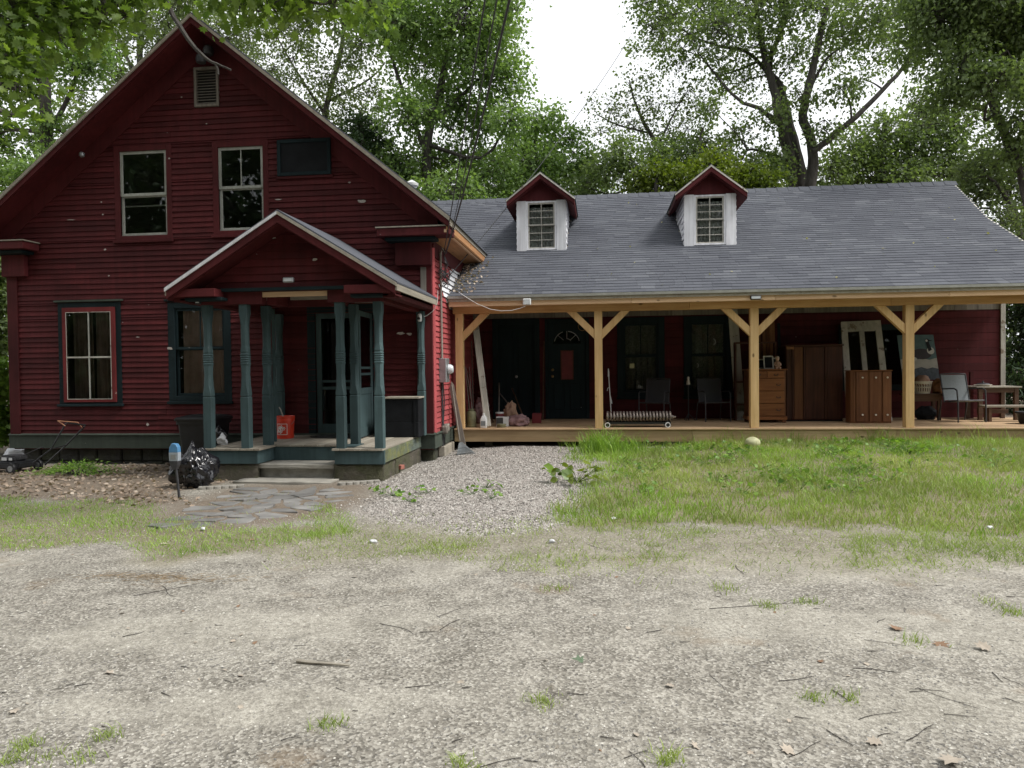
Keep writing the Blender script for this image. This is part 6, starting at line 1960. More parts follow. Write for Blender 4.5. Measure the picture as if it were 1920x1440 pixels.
for k, (a, b, r_) in enumerate([((985, 785, 15.2), (960, 728, 15.9), .014), ((982, 790, 15.0), (935, 735, 15.9), .012), ((880, 790, 14.8), (876, 660, 15.8), .015), ((888, 790, 15.0), (884, 640, 15.9), .012), ((925, 780, 15.2), (898, 735, 15.9), .016), ((935, 770, 15.3), (936, 718, 15.9), .014), ((1018, 785, 15.9), (1020, 640, 16.1), .016)]):
    p0 = onD(a[0], a[1], a[2]); p1 = P(b[0], b[1], Y=b[2])
    tag(G().tube([p0, (p0 + p1) / 2, p1], r_, 7).obj('tool_handle', M['greyZ'] if k % 2 else M['benchX'], None, True, at=tuple(p0)), ['long tool handle slanting behind the pink blanket', 'lower slanting handle behind the paint can', 'pole leaning behind the first post', 'thin pole leaning in the dark left corner', 'short stick crossing behind the white timber', 'bent stick standing above the red can', 'upright pole left of the entry door'][k], 'pole')

# ------------------------------------------------------------------ radiator, pole, chairs and small things in the second bay
r0, r1 = onD(1136, 797, 13.95)[0], onD(1262, 797, 13.95)[0]
rad = thing('radiator', 'old cast-iron radiator lying on a wheeled dolly', 'radiator', ((r0 + r1) / 2, 13.95, DKZ))
n = 20
for k in range(n):
    x = r0 + .03 + (r1 - r0 - .09) * k / (n - 1)
    sect = [(x + dx, 13.95 + dy, DKZ + .10 + dz) for dx, dy, dz in ((-.012, -.16, .09), (-.022, -.13, .03), (-.014, -.05, 0), (-.014, .05, 0), (-.022, .13, .03), (-.012, .16, .09), (-.022, .13, .16), (-.014, .05, .19), (-.014, -.05, .19), (-.022, -.13, .16))]
    G().prism(sect, (.036, 0, 0)).obj('section', M['iron'], rad, bevel=.008, smooth=True)
G().tube([(r0, 13.90, DKZ + .195), (r1 - .02, 13.90, DKZ + .195)], .028, 10).obj('hub_pipe', M['iron'], rad)
G().lathe([(.03, 0), (.03, .03), (.018, .035), (.018, .07)], (r1 - .03, 13.84, DKZ + .19), 12, 'X').obj('end_plug', M['iron'], rad)
G().box(r0, r1 - .05, 13.82, 14.08, DKZ + .062, DKZ + .098).obj('dolly_board', M['black'], rad)
for x in (r0 + .03, r1 - .11):
    for y in (13.76, 14.10):
        w_ = G().lathe([(.034, -.012), (.050, -.012), (.050, .012), (.034, .012)], (x, y, DKZ + .051), 22, 'Y', cap=False).obj('wheel_rim', M['whiteplastic'], rad, True)
        G().lathe([(.005, -.010), (.034, -.010), (.034, .010), (.005, .010)], (x, y, DKZ + .051), 18, 'Y').obj('wheel_hub', M['black'], w_)
c = Pg(1147, 826)
pl = thing('white_pole', 'slim white metal pole stuck in the grass before the deck', 'pole', c)
q = lambda px, py: P(px, py, Y=c[1])
G().tube([q(1148, 832), q(1145, 760), q(1141, 700)], .009, 8).obj('pole', M['whiteplastic'], pl)
G().tube([q(1141, 706), q(1141, 697), q(1140.5, 691)], [.016, .014, .007], 8).obj('tip', M['whiteplastic'], pl)
G().tube([q(1142.5, 726), q(1139.5, 728), q(1138.5, 733)], .007, 6).obj('hook', M['whiteplastic'], pl)
G().tube([q(1144, 742), q(1146.5, 752), q(1147, 757)], .010, 6).obj('hook', M['whiteplastic'], pl)

def patio_chair(x, y, rz, fabric, frame, label, s=1.0):
    t = thing('patio_chair', label, 'chair', (x, y, DKZ))
    m4 = Matrix.Translation((x, y, DKZ)) @ Matrix.Rotation(rz, 4, 'Z') @ Matrix.Scale(s, 4)
    for sx in (-1, 1):
        X_ = sx * .27
        G(m4).tube([(X_, -.27, 0), (X_, -.26, .40), (X_ * 1.02, -.24, .60), (X_ * 1.03, -.16, .635), (X_ * 1.0, .20, .62)], .014, 8).obj('arm', M[frame], t, True)
        G(m4).tube([(X_ * .98, .33, 0), (X_ * .96, .24, .40)], .014, 8).obj('leg', M[frame], t, True)
        G(m4).tube([(X_ * .93, -.25, .41), (X_ * .93, .17, .37), (X_ * .93, .30, .90)], .013, 8).obj('side_rail', M[frame], t, True)
        G(m4).box(min(X_, X_ * .93), max(X_, X_ * .93), -.02, .02, .37, .40).obj('rail_bracket', M[frame], t)
    G(m4).tube([(-.255, -.25, .41), (.255, -.25, .41)], .011, 6).obj('front_bar', M[frame], t)
    G(m4).tube([(-.25, .30, .90), (0, .31, .915), (.25, .30, .90)], .012, 6).obj('top_bar', M[frame], t)
    sv = [(-.25, -.25, .405), (.25, -.25, .405), (.25, -.03, .38), (-.25, -.03, .38), (.25, .165, .38), (-.25, .165, .38)]
    G(m4).add(sv + [(a, b, c_ - .008) for a, b, c_ in sv], [(0, 1, 2, 3), (3, 2, 4, 5), (9, 8, 7, 6), (11, 10, 8, 9), (0, 6, 7, 1), (5, 4, 10, 11)]).obj('seat', M[fabric], t)
    bv = [(-.24, .175, .40), (.24, .175, .40), (.24, .235, .65), (-.24, .235, .65), (.24, .295, .885), (-.24, .295, .885)]
    G(m4).add(bv + [(a, b + .008, c_) for a, b, c_ in bv], [(0, 1, 2, 3), (3, 2, 4, 5), (9, 8, 7, 6), (11, 10, 8, 9), (0, 6, 7, 1), (5, 4, 10, 11)]).obj('backrest', M[fabric], t)
    return t
patio_chair(onD(1228, 787, 15.4)[0], 15.4, radians(-20), 'darksling', 'darksteel', 'dark patio chair in shade behind the radiator', .95)
patio_chair(onD(1338, 787, 15.4)[0], 15.4, radians(12), 'darksling', 'darksteel', 'dark patio chair in shade left of the dresser', .95)
patio_chair(onD(1806, 780, 15.1)[0], 15.12, radians(10), 'sling', 'darksteel', 'grey sling patio chair by the table at the right end', 1.0)

p = P(1185, 686, Y=WY - .04)
tag(G().box(p[0] - .05, p[0] + .05, WY - .045, WY - .042, p[2] - .05, p[2] + .05).obj('paper_note', M['paper'], None, at=(p[0], WY - .04, p[2])), 'small yellowish paper note on the dark window', 'note')
def moon(px, py, r_, label, flip=1):
    p = P(px, py, Y=WY - .06)
    out = [(p[0] + flip * r_ * cos(t), p[1], p[2] + r_ * sin(t)) for t in np.linspace(-1.35, 1.35, 12)]
    inn = [(p[0] + flip * (r_ * .72 * cos(t) - r_ * .08), p[1], p[2] + r_ * .86 * sin(t)) for t in np.linspace(1.3, -1.3, 10)]
    tag(G().prism(out + inn, (0, .012, 0)).obj('moon_ornament', M['steel'], None, at=tuple(p)), label, 'ornament')
moon(1336, 641, .075, 'larger crescent moon ornament hanging on the dark window')
moon(1306, 685, .05, 'smaller crescent ornament low on the dark window')
p = P(1092, 612, Y=WY - .03)
tag(G().tube([(p[0] + .09 * cos(t), p[1], p[2] + .09 * sin(t)) for t in np.linspace(0, 2 * pi, 20)], .009, 6).obj('wall_ring', M['brass'], None, at=tuple(p)), 'wire ring hung on the wall above the entry door', 'ring')
c = onD(1291, 787, 15.6)
t = thing('plant_stand', 'thin dark stand carrying a small pale figurine', 'stand', c)
G().tube([c, c + np.array([0, 0, .72])], .012, 6).obj('stem', M['darksteel'], t)
G().lathe([(.1, .72), (.11, .73), (.02, .735)], c, 16).obj('top', M['darksteel'], t)
for a in (0, 2.1, 4.2): G().tube([c + np.array([0, 0, .14]), c + np.array([.14 * cos(a), .14 * sin(a), .0])], .009, 5).obj('foot', M['darksteel'], t)
c2 = c + np.array([0, 0, .735])
tag(G().lathe([(.035, 0), (.04, .02), (.03, .08), (.02, .10), (.026, .125), (.022, .15), (.005, .165)], c2, 12).obj('figurine', M['knob'], None, True, at=tuple(c2)), 'small pale figurine on the thin dark stand', 'figurine')

# ------------------------------------------------------------------ furniture in the third bay
def rectY(px0, px1, pyt, Y):
    return P(px0, pyt, Y=Y)[0], P(px1, pyt, Y=Y)[0], P((px0 + px1) / 2, pyt, Y=Y)[2]
dx0, dx1, dz = rectY(1403, 1474, 692, 14.9)
dr = thing('dresser', 'brown wooden dresser with four rows of drawers behind the third post', 'dresser', ((dx0 + dx1) / 2, 15.1, DKZ))
G().box(dx0, dx1, 14.92, 15.36, DKZ + .09, dz - .025).obj('carcass', M['oakZ'], dr, bevel=.004)
G().box(dx0 - .03, dx1 + .03, 14.88, 15.38, dz - .024, dz).obj('top', M['oakX'], dr, bevel=.006)
G().box(dx0 - .02, dx1 + .02, 14.89, 15.37, DKZ + .055, DKZ + .12).obj('base_moulding', M['oakX'], dr, bevel=.006)
for x in (dx0 + .02, dx1 - .06):
    for y in (14.9, 15.3): G().box(x - .02, x + .06, y, y + .06, DKZ, DKZ + .056).obj('bracket_foot', M['oakZ'], dr, bevel=.01)
hz = [DKZ + .125, 0, 0, 0, dz - .035]
hts = [.27, .27, .27, .16]; tot = sum(hts); zz = DKZ + .13
for k, h in enumerate(hts):
    hh_ = h / tot * (dz - .035 - DKZ - .13)
    halves = [(dx0 + .03, dx1 - .03)] if k < 3 else [(dx0 + .03, (dx0 + dx1) / 2 - .005), ((dx0 + dx1) / 2 + .005, dx1 - .03)]
    for a, b in halves:
        d_ = G().box(a, b, 14.895, 14.925, zz + .006, zz + hh_ - .006).obj('drawer', M['oakX'], dr, bevel=.005)
        for u in ((.18, .82) if k < 3 else (.5,)):
            xx = a + (b - a) * u; z_ = zz + hh_ / 2
            G().tube([(xx - .035, 14.893, z_ + .01), (xx - .03, 14.872, z_ - .012), (xx, 14.868, z_ - .018), (xx + .03, 14.872, z_ - .012), (xx + .035, 14.893, z_ + .01)], .006, 6).obj('pull', M['darksteel'], d_)
    zz += hh_
ctop = np.array([(dx0 + dx1) / 2, 15.1, dz])
for k, (ox, w_, h_, rz) in enumerate([(.08, .10, .26, .2), (.16, .08, .22, -.3), (-.02, .12, .20, .1)]):
    m4 = Matrix.Translation((ctop[0] + ox, 15.12 + .04 * k, dz)) @ Matrix.Rotation(rz, 4, 'Z') @ Matrix.Rotation(-.15, 4, 'X')
    t = thing('picture_frame', ['tall thin empty frame standing on the dresser', 'short empty frame next to the doll', 'wide empty frame behind the others on the dresser'][k], 'picture frame', (ctop[0] + ox, 15.12 + .04 * k, dz), 'frames on the dresser')
    ring(G(m4), -w_, w_, 0, h_, -.008, .008, .022).obj('frame', M['oldwhite'], t)
    G(m4).box(-w_ + .02, w_ - .02, .002, .005, .02, h_ - .02).obj('backing', M['blackbox'], t)
c = np.array([dx1 - .14, 15.0, dz])
dl = thing('doll', 'small seated doll with pale hair on the right of the dresser', 'doll', c)
G().lathe([(.05, 0), (.06, .02), (.055, .07), (.04, .13), (.022, .16)], c, 14).obj('dress', M['cloth'], dl, True)
G().lathe([(.008, -.04), (.03, -.03), (.036, 0), (.03, .03), (.006, .042)], c + np.array([0, -.005, .195]), 14).obj('head', M['skin'], dl, True)
G().lathe([(.038, -.005), (.041, .015), (.03, .04), (.006, .05)], c + np.array([0, .008, .20]), 14).obj('hair', M['knob'], dl, True)
for s in (-1, 1):
    G().tube([c + np.array([s * .035, 0, .13]), c + np.array([s * .06, -.03, .08]), c + np.array([s * .04, -.06, .06])], [.015, .012, .010], 8).obj('arm', M['skin'], dl, True)
    G().tube([c + np.array([s * .03, -.03, .02]), c + np.array([s * .035, -.11, .02])], .015, 8).obj('leg', M['skin'], dl, True)
# shelf and loose planks standing behind
for k, (px0, px1, pyt, pyb, mt_) in enumerate([(1432, 1438, 600, 690, 'plankZ'), (1439, 1444, 596, 690, 'oakZ'), (1445, 1455, 590, 690, 'plankZ'), (1461, 1466, 605, 690, 'darkgreen'), (1425, 1430, 610, 690, 'oakZ')]):
    x0 = P(px0, 650, Y=15.75)[0]; x1 = P(px1, 650, Y=15.75)[0]; z = P(px0, pyt, Y=15.75)[2]
    tag(G().hexa([(x0, 15.66, DKZ), (x1, 15.66, DKZ), (x1, 15.69, DKZ), (x0, 15.69, DKZ), (x0, 15.90, z), (x1, 15.90, z), (x1, 15.93, z), (x0, 15.93, z)]).obj('loose_plank', M[mt_], None, at=((x0 + x1) / 2, 15.7, DKZ)),
        ['thin plank second from the left behind the dresser', 'dark middle plank standing behind the dresser', 'widest brown plank standing behind the dresser', 'dark green board right of the brown planks', 'leftmost dark plank behind the third post'][k], 'plank', 'planks leaning behind the dresser')
x0, x1 = P(1374, 650, Y=15.7)[0], P(1392, 650, Y=15.7)[0]; z = P(1380, 572, Y=15.9)[2]
tag(G().hexa([(x0 + .04, 15.6, DKZ), (x1 + .04, 15.6, DKZ), (x1 + .04, 15.63, DKZ), (x0 + .04, 15.63, DKZ), (x0 - .05, 15.98, z), (x1 - .05, 15.98, z), (x1 - .05, 16.01, z), (x0 - .05, 16.01, z)]).obj('pale_board', M['oldwhite'], None, at=(x0, 15.7, DKZ)), 'pale wide board leaning left of the third post', 'board')
sx0, sx1, sz = rectY(1378, 1456, 641, 15.45)
sh = thing('dark_shelf', 'low dark shelf unit holding odds and ends left of the dresser', 'shelf', ((sx0 + sx1) / 2, 15.6, DKZ))
G().box(sx0, sx1, 15.45, 15.62, sz - .03, sz).obj('top', M['darkwoodZ'], sh)
G().box(sx0, sx0 + .03, 15.45, 15.62, DKZ, sz - .03).obj('side', M['darkwoodZ'], sh)
G().box(sx1 - .03, sx1, 15.45, 15.62, DKZ, sz - .03).obj('side', M['darkwoodZ'], sh)
G().box(sx0 + .03, sx1 - .03, 15.45, 15.62, 1.2, 1.23).obj('shelf', M['darkwoodZ'], sh)
G().box(sx0 + .03, sx1 - .03, 15.45, 15.62, .75, .78).obj('shelf', M['darkwoodZ'], sh)

wx0, wx1, wzt = rectY(1474, 1580, 646, 15.3)
wr = thing('wardrobe', 'tall dark brown wardrobe between the dresser and the pale door', 'wardrobe', ((wx0 + wx1) / 2, 15.5, DKZ))
G().box(wx0, wx1, 15.32, 15.85, DKZ + .02, wzt - .03).obj('carcass', M['darkwoodZ'], wr)
edges = [0, .10, .14, .30, .34, .68, .72, 1]
for k in range(len(edges) - 1):
    a, b = wx0 + (wx1 - wx0) * edges[k], wx0 + (wx1 - wx0) * edges[k + 1]
    G().box(a + .004, b - .004, 15.29 - (.012 if k % 2 else 0), 15.318, DKZ + .04, wzt - .05).obj('door_plank', M['oakZ'] if k == 2 else M['darkwoodZ'], wr, bevel=.003)
G().box(wx0 - .02, wx1 + .02, 15.27, 15.86, wzt - .029, wzt).obj('top', M['darkwoodZ'], wr, bevel=.005)
G().box(wx0 + .0, wx1, 15.30, 15.84, DKZ, DKZ + .019).obj('plinth', M['blackbox'], wr)
G().box(wx0, wx0 + .14, 15.262, 15.268, wzt - .09, wzt - .035).obj('latch_plate', M['plankZ'], wr)

# pale glazed door leaning back, half hidden by the cabinet
a0 = onD(1588, 788, 15.05); top_l = P(1576, 606, Y=15.95); top_r = P(1650, 603, Y=15.95); a1 = onD(1672, 786, 15.05)
fdr = thing('glazed_door', 'cream door with two long panes leaning on the wall', 'door', (a0 + a1) / 2)
ux = (top_r - top_l); Wd = np.linalg.norm(ux)
bl3 = a0; br3 = a1
def fd(u, v, o=0):
    lo_ = bl3 * (1 - u) + br3 * u; hi2 = top_l * (1 - u) + top_r * u
    return lo_ * (1 - v) + hi2 * v + np.array([0, -.75, .6]) * o
def fdbox(u0, u1, v0, v1, o0=0, o1=.045):
    return G().hexa([fd(u0, v0, o0), fd(u1, v0, o0), fd(u1, v1, o0), fd(u0, v1, o0), fd(u0, v0, o1), fd(u1, v0, o1), fd(u1, v1, o1), fd(u0, v1, o1)])
for nm, q in (('stile', (0, .15, 0, 1)), ('stile', (.85, 1, 0, 1)), ('top_rail', (.15, .85, .90, 1)), ('bottom_rail', (.15, .85, 0, .14)), ('mullion', (.44, .56, .14, .90)), ('lock_rail', (.15, .44, .38, .44)), ('lock_rail', (.56, .85, .38, .44))):
    fdbox(*q).obj(nm, M['oldwhite'], fdr)
for q in ((.15, .44, .44, .90), (.56, .85, .44, .90)):
    fdbox(*q, .012, .018).obj('pane', M['dirtyglass'], fdr)
for q in ((.15, .44, .14, .38), (.56, .85, .14, .38)):
    fdbox(*q, .01, .03).obj('panel', M['oldwhite'], fdr)
kx = fd(.10, .43, .05)
G().lathe([(.012, .0), (.012, -.04), (.028, -.05), (.028, -.07), (.008, -.08)], kx, 12, 'Y').obj('knob', M['black'], fdr, True)
cx0, cx1, cz = rectY(1594, 1672, 694, 14.7)
cb = thing('cabinet', 'low brown two-door cabinet with cream knobs before the pale door', 'cabinet', ((cx0 + cx1) / 2, 14.85, DKZ))
G().box(cx0, cx1, 14.72, 14.98, DKZ, cz - .02).obj('carcass', M['oakZ'], cb, bevel=.004)
G().box(cx0 - .015, cx1 + .015, 14.69, 14.99, cz - .019, cz).obj('top', M['oakX'], cb, bevel=.005)
W_ = cx1 - cx0
for a, b, nm in ((.0, .12, 'pilaster'), (.14, .44, 'door'), (.46, .76, 'door'), (.78, 1, 'drawer_stack')):
    d_ = G().box(cx0 + W_ * a + .004, cx0 + W_ * b - .004, 14.70, 14.719, DKZ + .03, cz - .03).obj(nm, M['oakZ'], cb, bevel=.005)
    if nm == 'pilaster':
        for u in (.03, .06, .09): G().box(cx0 + W_ * u - .005, cx0 + W_ * u + .005, 14.692, 14.699, DKZ + .04, cz - .04).obj('flute', M['oakZ'], d_)
    else:
        for v in (.16, .86):
            G().lathe([(.006, 0), (.008, -.015), (.018, -.02), (.018, -.03), (.006, -.036)], (cx0 + W_ * (a + b) / 2, 14.70, DKZ + (cz - DKZ) * v), 12, 'Y').obj('knob', M['knob'], d_, True)

# ------------------------------------------------------------------ right bay: goose picture, bench, basket, table
gx0, gx1, gzt = rectY(1690, 1759, 627, 15.8)
gzb = P(1735, 712, Y=15.75)[2]
gp = thing('goose_picture', 'painted board of two geese leaning on the red wall', 'painting', ((gx0 + gx1) / 2, 15.85, gzb))
def gpnt(u, v, o=0): return (gx0 + (gx1 - gx0) * u, 15.72 + .30 * v - o, gzb + (gzt - gzb) * v)
cols = {'sky': plain('goose_sky', (.09, .15, .155), .7, .2), 'snow': plain('goose_snow', (.42, .40, .36), .8, .15), 'body': plain('goose_body', (.055, .048, .055), .8, .2), 'blk': plain('goose_black', (.012, .012, .015), .7, .1), 'wht': plain('goose_white', (.55, .54, .50), .8, .1), 'dk': plain('goose_water', (.09, .105, .12), .8, .35, 20)}
G().add([gpnt(0, 0), gpnt(1, 0), gpnt(1, 1), gpnt(0, 1), gpnt(0, 0, -.02), gpnt(1, 0, -.02), gpnt(1, 1, -.02), gpnt(0, 1, -.02)], [(0, 1, 2, 3), (7, 6, 5, 4), (0, 4, 5, 1), (1, 5, 6, 2), (2, 6, 7, 3), (3, 7, 4, 0)]).obj('board', cols['sky'], gp)
def gpoly(pts, c_, o, nm='painted_shape'):
    n_ = len(pts)
    G().add([gpnt(u, v, o) for u, v in pts], [tuple(range(n_))]).obj(nm, cols[c_], gp, fix=False)
def ell(cu, cv, ru, rv, a=0, n_=22):
    return [(cu + ru * cos(t) * cos(a) - rv * sin(t) * sin(a), cv + ru * cos(t) * sin(a) + rv * sin(t) * cos(a)) for t in np.linspace(0, 2 * pi, n_, endpoint=False)]
gpoly([(0, 0), (1, 0), (1, .48), (.8, .44), (.6, .47), (.4, .44), (.2, .47), (0, .45)], 'snow', .002)
gpoly([(0, 0), (1, 0), (1, .24), (.85, .27), (.7, .24), (.55, .28), (.35, .24), (.15, .27), (0, .24)], 'dk', .004)
gpoly(ell(.60, .57, .27, .12), 'body', .006); gpoly(ell(.86, .64, .10, .08), 'wht', .007)
gpoly([(.80, .62), (.90, .66), (.84, .84), (.76, .84)], 'blk', .008); gpoly(ell(.80, .87, .055, .04), 'blk', .009); gpoly(ell(.785, .865, .03, .028), 'wht', .010); gpoly([(.84, .885), (.96, .868), (.84, .85)], 'blk', .010)
gpoly(ell(.25, .62, .14, .07), 'wht', .006); gpoly([(.33, .66), (.41, .68), (.36, .80), (.30, .80)], 'blk', .008); gpoly(ell(.33, .83, .05, .035), 'blk', .009); gpoly(ell(.32, .825, .025, .022), 'wht', .010); gpoly([(.37, .845), (.46, .83), (.37, .815)], 'blk', .010)
gpoly(ell(.28, .46, .18, .06), 'wht', .007)

ex0, ex1, ezt = rectY(1700, 1768, 738, 15.45)
bn = thing('wooden_bench', 'old dark wooden bench under the goose picture', 'bench', ((ex0 + ex1) / 2, 15.4, DKZ))
G().box(ex0, ex1, 15.42, 15.78, ezt - .045, ezt).obj('seat', M['benchX'], bn, bevel=.006)
G().box(ex0 + .02, ex1 - .02, 15.44, 15.47, ezt - .15, ezt - .046).obj('apron', M['benchX'], bn)
for x in (ex0 + .03, ex1 - .09):
    for y in (15.45, 15.70): G().box(x, x + .06, y, y + .06, DKZ, ezt - .046).obj('leg', M['benchX'], bn)
G().box(ex0 + .1, ex1 - .1, 15.58, 15.62, DKZ + .1, DKZ + .15).obj('stretcher', M['benchX'], bn)
c = np.array([P(1728, 735, Y=15.6)[0], 15.58, ezt])
lb_ = thing('laundry_basket', 'cream plastic laundry basket with slots on the bench', 'basket', c)
bh = .24; n = 22
G().lathe([(.135, 0), (.14, .02), (.135, .022), (.0, .02)], c, n, cap=False).obj('bottom', M['basket'], lb_)
for z0, z1 in ((0, .035), (.11, .13), (.19, .225)): G().lathe([(.138 + z0 * .16, z0), (.138 + z1 * .16, z1), (.130 + z1 * .16, z1), (.130 + z0 * .16, z0)], c, n, cap=False).obj('band', M['basket'], lb_)
G().lathe([(.17, .222), (.19, .226), (.19, .242), (.168, .242)], c, n, cap=False).obj('rim', M['basket'], lb_)
for k in range(n):
    a = 2 * pi * k / n
    G().beam(c + np.array([.139 * cos(a), .139 * sin(a), .03]), c + np.array([.171 * cos(a), .171 * sin(a), .2]), .014, .006, (cos(a), sin(a), 0)).obj('slat', M['basket'], lb_)
crumple('straw_cushion', tuple(c + np.array([0, 0, .16])), .15, .13, .12, M['cloth'], 'tan cushion stuffed into the laundry basket', 'cushion', .2, 21, 3, 2)
c = np.array([P(1757, 735, Y=15.6)[0], 15.60, ezt])
crumple('brown_paper_sack', tuple(c), .10, .10, .17, M['plankZ'], 'brown sack standing between basket and patio chair', 'sack', .3, 22, 4, 3)
# dark cloth below the bench
c = np.array([P(1735, 790, Y=15.6)[0], 15.6, DKZ])
crumple('dark_bundle', tuple(c), .22, .10, .16, M['blackbox'], 'dark bundle pushed under the bench', 'bundle', .3, 23, 4, 3)

tx0, tx1, tz = rectY(1822, 1906, 724, 15.6)
tb_ = thing('plank_table', 'weathered plank table at the right end of the deck', 'table', ((tx0 + tx1) / 2, 15.7, DKZ))
for k in range(4):
    G().box(tx0, tx1, 15.40 + k * .152, 15.40 + k * .152 + .148, tz - .03, tz + random.uniform(-.003, .003)).obj('top_plank', M['greyY'], tb_, bevel=.004)
G().box(tx0 + .04, tx1 - .04, 15.44, 15.47, tz - .12, tz - .031).obj('apron', M['benchX'], tb_)
for x in (tx0 + .05, tx1 - .12):
    for y in (15.43, 15.92): G().box(x, x + .075, y, y + .06, DKZ, tz - .031).obj('leg', M['benchX'], tb_, bevel=.003)
G().box(tx0 + .13, tx1 - .13, 15.63, 15.68, DKZ + .12, DKZ + .20).obj('stretcher', M['benchX'], tb_)
c = np.array([P(1844, 721, Y=15.6)[0], 15.62, tz])
dsh = thing('lidded_dish', 'flat dish with a small knob on the plank table', 'dish', c)
G().lathe([(.08, 0), (.15, .02), (.16, .03), (.15, .033)], c, 22).obj('dish', M['basket'], dsh, True)
G().lathe([(.13, .034), (.10, .055), (.02, .07), (.012, .085), (.022, .095), (.008, .105)], c, 20).obj('lid', M['darksteel'], dsh, True)
bx0_, bx1_, bz_ = rectY(1846, 1950, 760, 15.0)
lb2_ = thing('low_bench', 'low plank bench beyond the table at the picture edge', 'bench', ((bx0_ + bx1_) / 2, 15.1, DKZ))
G().box(bx0_, bx1_, 14.98, 15.22, bz_ - .04, bz_).obj('seat', M['greyY'], lb2_, bevel=.004)
for x in (bx0_ + .08, bx1_ - .14): G().box(x, x + .05, 15.0, 15.2, DKZ, bz_ - .041).obj('leg', M['benchX'], lb2_)
p = onD(1912, 770, 14.6)
t = thing('planter_pot', 'dark pot standing on the deck at the right picture edge', 'pot', (p[0] + .1, 14.5, DKZ))
G().lathe([(.13, 0), (.15, .02), (.20, .18), (.215, .19), (.215, .22), (.19, .222), (.17, .15)], (p[0] + .1, 14.5, DKZ), 22).obj('pot', M['black'], t, True)
G().lathe([(.0, .19), (.185, .19)], (p[0] + .1, 14.5, DKZ), 22, cap=False).obj('soil', M['benchX'], t)
# post of the shed-roof end and a red bar against the wall
x = P(1821, 740, Y=16.05)[0]
tag(G().box(x - .03, x + .03, 16.02, 16.08, DKZ, P(1820, 697, Y=16.05)[2]).obj('red_stake', M['redboard'], None, at=(x, 16.05, DKZ)), 'short dark red stake against the wall behind the grey chair', 'stake')

# ------------------------------------------------------------------ odds and ends on the ground
c = Pg(1411, 839)
crumple('gourd', (c[0], c[1], c[2] + .01), .13, .12, .10, M['melon'], 'pale round gourd half hidden in the grass near the third post', 'gourd', .06, 31, 3, 2)
def twig(px0, py0, px1, py1, r_, label, mat='bark', group='twigs on the drive', bend=.04, name='twig'):
    a, b = Pg(px0, py0), Pg(px1, py1)
    L_ = np.linalg.norm(b - a)
    d = (b - a) / (L_ + 1e-9); nrm = np.array([-d[1], d[0], 0])
    pts = []
    k1, k2 = rng.normal() * bend * L_, rng.normal() * bend * L_ * .6
    for t in np.linspace(0, 1, 7):
        q = a + (b - a) * t + nrm * (k1 * sin(pi * t) + k2 * sin(2 * pi * t))
        q[2] = float(gz(q[0], q[1])) + r_ * .9 + .002
        pts.append(q)
    g = G().tube(pts, [r_ * (1.05 - .5 * t) for t in np.linspace(0, 1, 7)], 6)
    if L_ > .16 and random.random() < .5:
        j = pts[4]; e = j + d * L_ * .22 + nrm * L_ * .12 * random.choice((-1, 1)); e[2] = j[2] + .004
        g.tube([j, e], [r_ * .6, r_ * .3], 5)
    return tag(g.obj(name, M[mat], None, True, fix=False, at=tuple(a)), label, 'stick', group)
twig(557, 1243, 656, 1252, .0105, 'thick pale bent stick lying in the left middle of the drive', 'greyY', None, .03, 'stick')
TW = [(250, 1118, 375, 1095), (480, 1130, 510, 1126), (530, 1128, 555, 1124), (570, 1122, 594, 1120), (305, 1100, 330, 1120), (820, 1157, 870, 1140), (712, 1170, 775, 1190), (825, 1182, 862, 1162), (787, 1186, 820, 1186), (688, 1092, 708, 1096), (900, 1186, 930, 1190), (140, 1288, 172, 1282), (122, 1288, 138, 1282), (1330, 1142, 1530, 1128), (1620, 1200, 1700, 1212), (1720, 1290, 1835, 1330), (1716, 1292, 1780, 1300), (1880, 1270, 1920, 1290), (1460, 1278, 1530, 1268), (1330, 1265, 1360, 1300), (1560, 1295, 1590, 1315), (1610, 1350, 1690, 1336), (1700, 1390, 1750, 1360), (1550, 1370, 1600, 1400), (1480, 1420, 1540, 1390), (1210, 1440, 1180, 1410), (1490, 1345, 1520, 1350), (1645, 1168, 1660, 1160), (1240, 1182, 1210, 1188), (900, 1440, 985, 1420), (1170, 1423, 1215, 1408), (630, 1290, 650, 1298), (740, 1340, 735, 1338), (1095, 1304, 1060, 1300), (1770, 1340, 1830, 1345), (1860, 1262, 1880, 1280), (1100, 1020, 1130, 1030), (1380, 1060, 1395, 1078), (420, 1056, 455, 1060), (760, 1290, 815, 1284), (1885, 1310, 1920, 1322), (1600, 1254, 1690, 1262), (230, 1195, 270, 1185)]
for i, q in enumerate(TW):
    twig(*q, random.uniform(.0013, .0027), 'thin dark twig lying on the drive')
for i in range(45):
    px, py = random.uniform(0, 1920), 1075 + 360 * random.random() ** .9
    l = random.uniform(8, 26) * (py / 1300); a = random.gauss(0, .35)
    twig(px, py, px + l * cos(a), py + l * sin(a) * .5, random.uniform(.0012, .0026), 'thin dark twig lying on the drive')
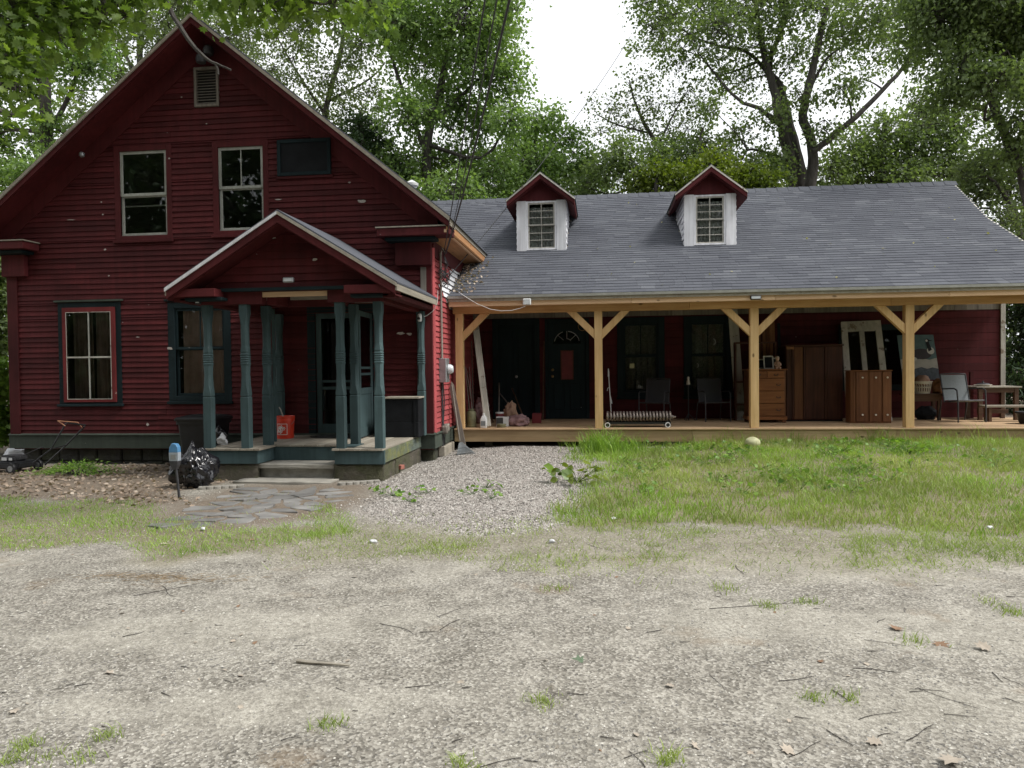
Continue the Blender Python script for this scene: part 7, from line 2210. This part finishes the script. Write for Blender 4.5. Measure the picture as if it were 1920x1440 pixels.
# fallen leaves on drive and path edge
LEAFM = {'tan': plain('dead_leaf_tan', (.36, .31, .25), .8, .2, 20), 'brown': plain('dead_leaf_brown', (.20, .12, .07), .8, .2, 20), 'green': plain('fallen_green_leaf', (.13, .18, .11), .7, .2, 20)}
def gleaf(px, py, size, m_, label, group='fallen leaves on the drive'):
    c = Pg(px, py); a = random.uniform(0, 6.3)
    R3 = rotm(random.uniform(-.35, .35), random.uniform(-.35, .35), a)
    V_ = (OAK_T * np.array([1, 1, 1.6]) * size) @ R3.T + c + np.array([0, 0, size * .07 + .003])
    g = G().add(list(V_), [tuple(range(len(V_)))])
    tag(g.obj('fallen_leaf', LEAFM[m_], None, fix=False, at=tuple(c)), label, 'leaf', group)
gleaf(1098, 1240, .10, 'green', 'grey-green oak leaf lying near the middle of the drive', None)
gleaf(1795, 1425, .11, 'tan', 'large tan leaf at the lower right of the drive', None)
gleaf(195, 1263, .08, 'tan', 'orange-tan leaf at the left of the drive', None)
for px, py, s_, m_ in [(1300, 1405, .08, 'tan'), (1465, 1412, .09, 'tan'), (1680, 1185, .10, 'brown'), (1860, 1222, .09, 'tan'), (25, 1333, .06, 'tan'), (1655, 1395, .07, 'tan'), (670, 1083, .05, 'tan'), (1265, 1290, .05, 'tan'), (1760, 1205, .10, 'brown'), (860, 1278, .05, 'tan'), (465, 1015, .07, 'brown'), (300, 1022, .07, 'tan')]:
    gleaf(px, py, s_, m_, 'curled dead leaf on the drive')
for i in range(50):
    gleaf(random.uniform(0, 1920), 1010 + 420 * random.random(), random.uniform(.02, .045), random.choice(('tan', 'tan', 'brown')), 'curled dead leaf on the drive')
for px, py, lab in [(1150, 975, 'white paper scrap in the front edge of the lawn'), (1035, 1018, 'white wood chip on the worn grass left of the lawn'), (1856, 992, 'white scrap in the lawn near the right edge'), (700, 1018, 'pale chip on the worn grass below the gravel'), (380, 995, 'white bit in the grass strip before the path')]:
    c = Pg(px, py)
    crumple('scrap', (c[0], c[1], c[2]), .035, .025, .02, M['whitefilm'], lab, 'scrap', .5, px % 17, 2, 2)
# dropped pine needles
n = 330
c = Pg(290, 1083)
pos = c + np.stack([rng.normal(size=n) * .32, rng.normal(size=n) * .06, np.zeros(n)], 1)
pos[:, 2] = gz(pos[:, 0], pos[:, 1]) + .003
a = rng.normal(size=n) * .5
e = pos + np.stack([np.cos(a), np.sin(a), rng.normal(size=n) * .05 + .05], 1) * (.04 + .05 * rng.random(n))[:, None]
v, f = twigs(pos, e, np.full(n, .0012), np.full(n, .0008))
tag(fast('straw_drift', v, f, plain('straw', (.40, .30, .19), .8, .2), at=tuple(c)), 'drift of orange-tan pine straw on the left of the drive', 'straw', kind='stuff')
# leaf and twig debris in the roof valley, and petals on the wing roof
n = 260
y_ = rng.uniform(13.5, 15.6, n); x_ = -2.74 + np.abs(rng.normal(size=n)) * .22 * (1.2 - .3 * (y_ - 13.5) / 2)
z_ = np.array([wz(v_) for v_ in y_]) + .03
Rm = leaf_dirs(n, np.stack([rng.normal(size=n), rng.normal(size=n) * .5, 0 * x_], 1), 0, .4)
v, f = stamp(OAK_T, OAK_F, np.stack([x_, y_, z_], 1), Rm, .06 * (.5 + .8 * rng.random(n)))
tag(fast('valley_debris', v, f, L_LITTER, None, .5 + .5 * rng.random(n), at=(-2.6, 14.5, wz(14.5))), 'dry leaves caught in the roof valley beside the gable eave', 'debris', kind='stuff')
n = 34
y_ = rng.uniform(13.6, 18.6, n); x_ = rng.uniform(-1, 8.2, n)
keep = [i for i in range(n) if not any(abs(x_[i] - dx) < .8 and y_[i] > dy - .3 for dx, dy in DORM)]
x_, y_ = x_[keep], y_[keep]; n = len(x_)
z_ = np.array([wz(v_) for v_ in y_]) + .035
v, f = stamp(OAK_T, OAK_F, np.stack([x_, y_, z_], 1), leaf_dirs(n, np.stack([rng.normal(size=n), rng.normal(size=n), .4 + 0 * x_], 1), 0, .2), .05 * (.5 + .9 * rng.random(n)))
tag(fast('roof_leaves', v, f, L_STRAW, None, .6 + .4 * rng.random(n), at=(3, 15, wz(15))), 'few pale leaves scattered over the shingle roof', 'leaves', kind='stuff')
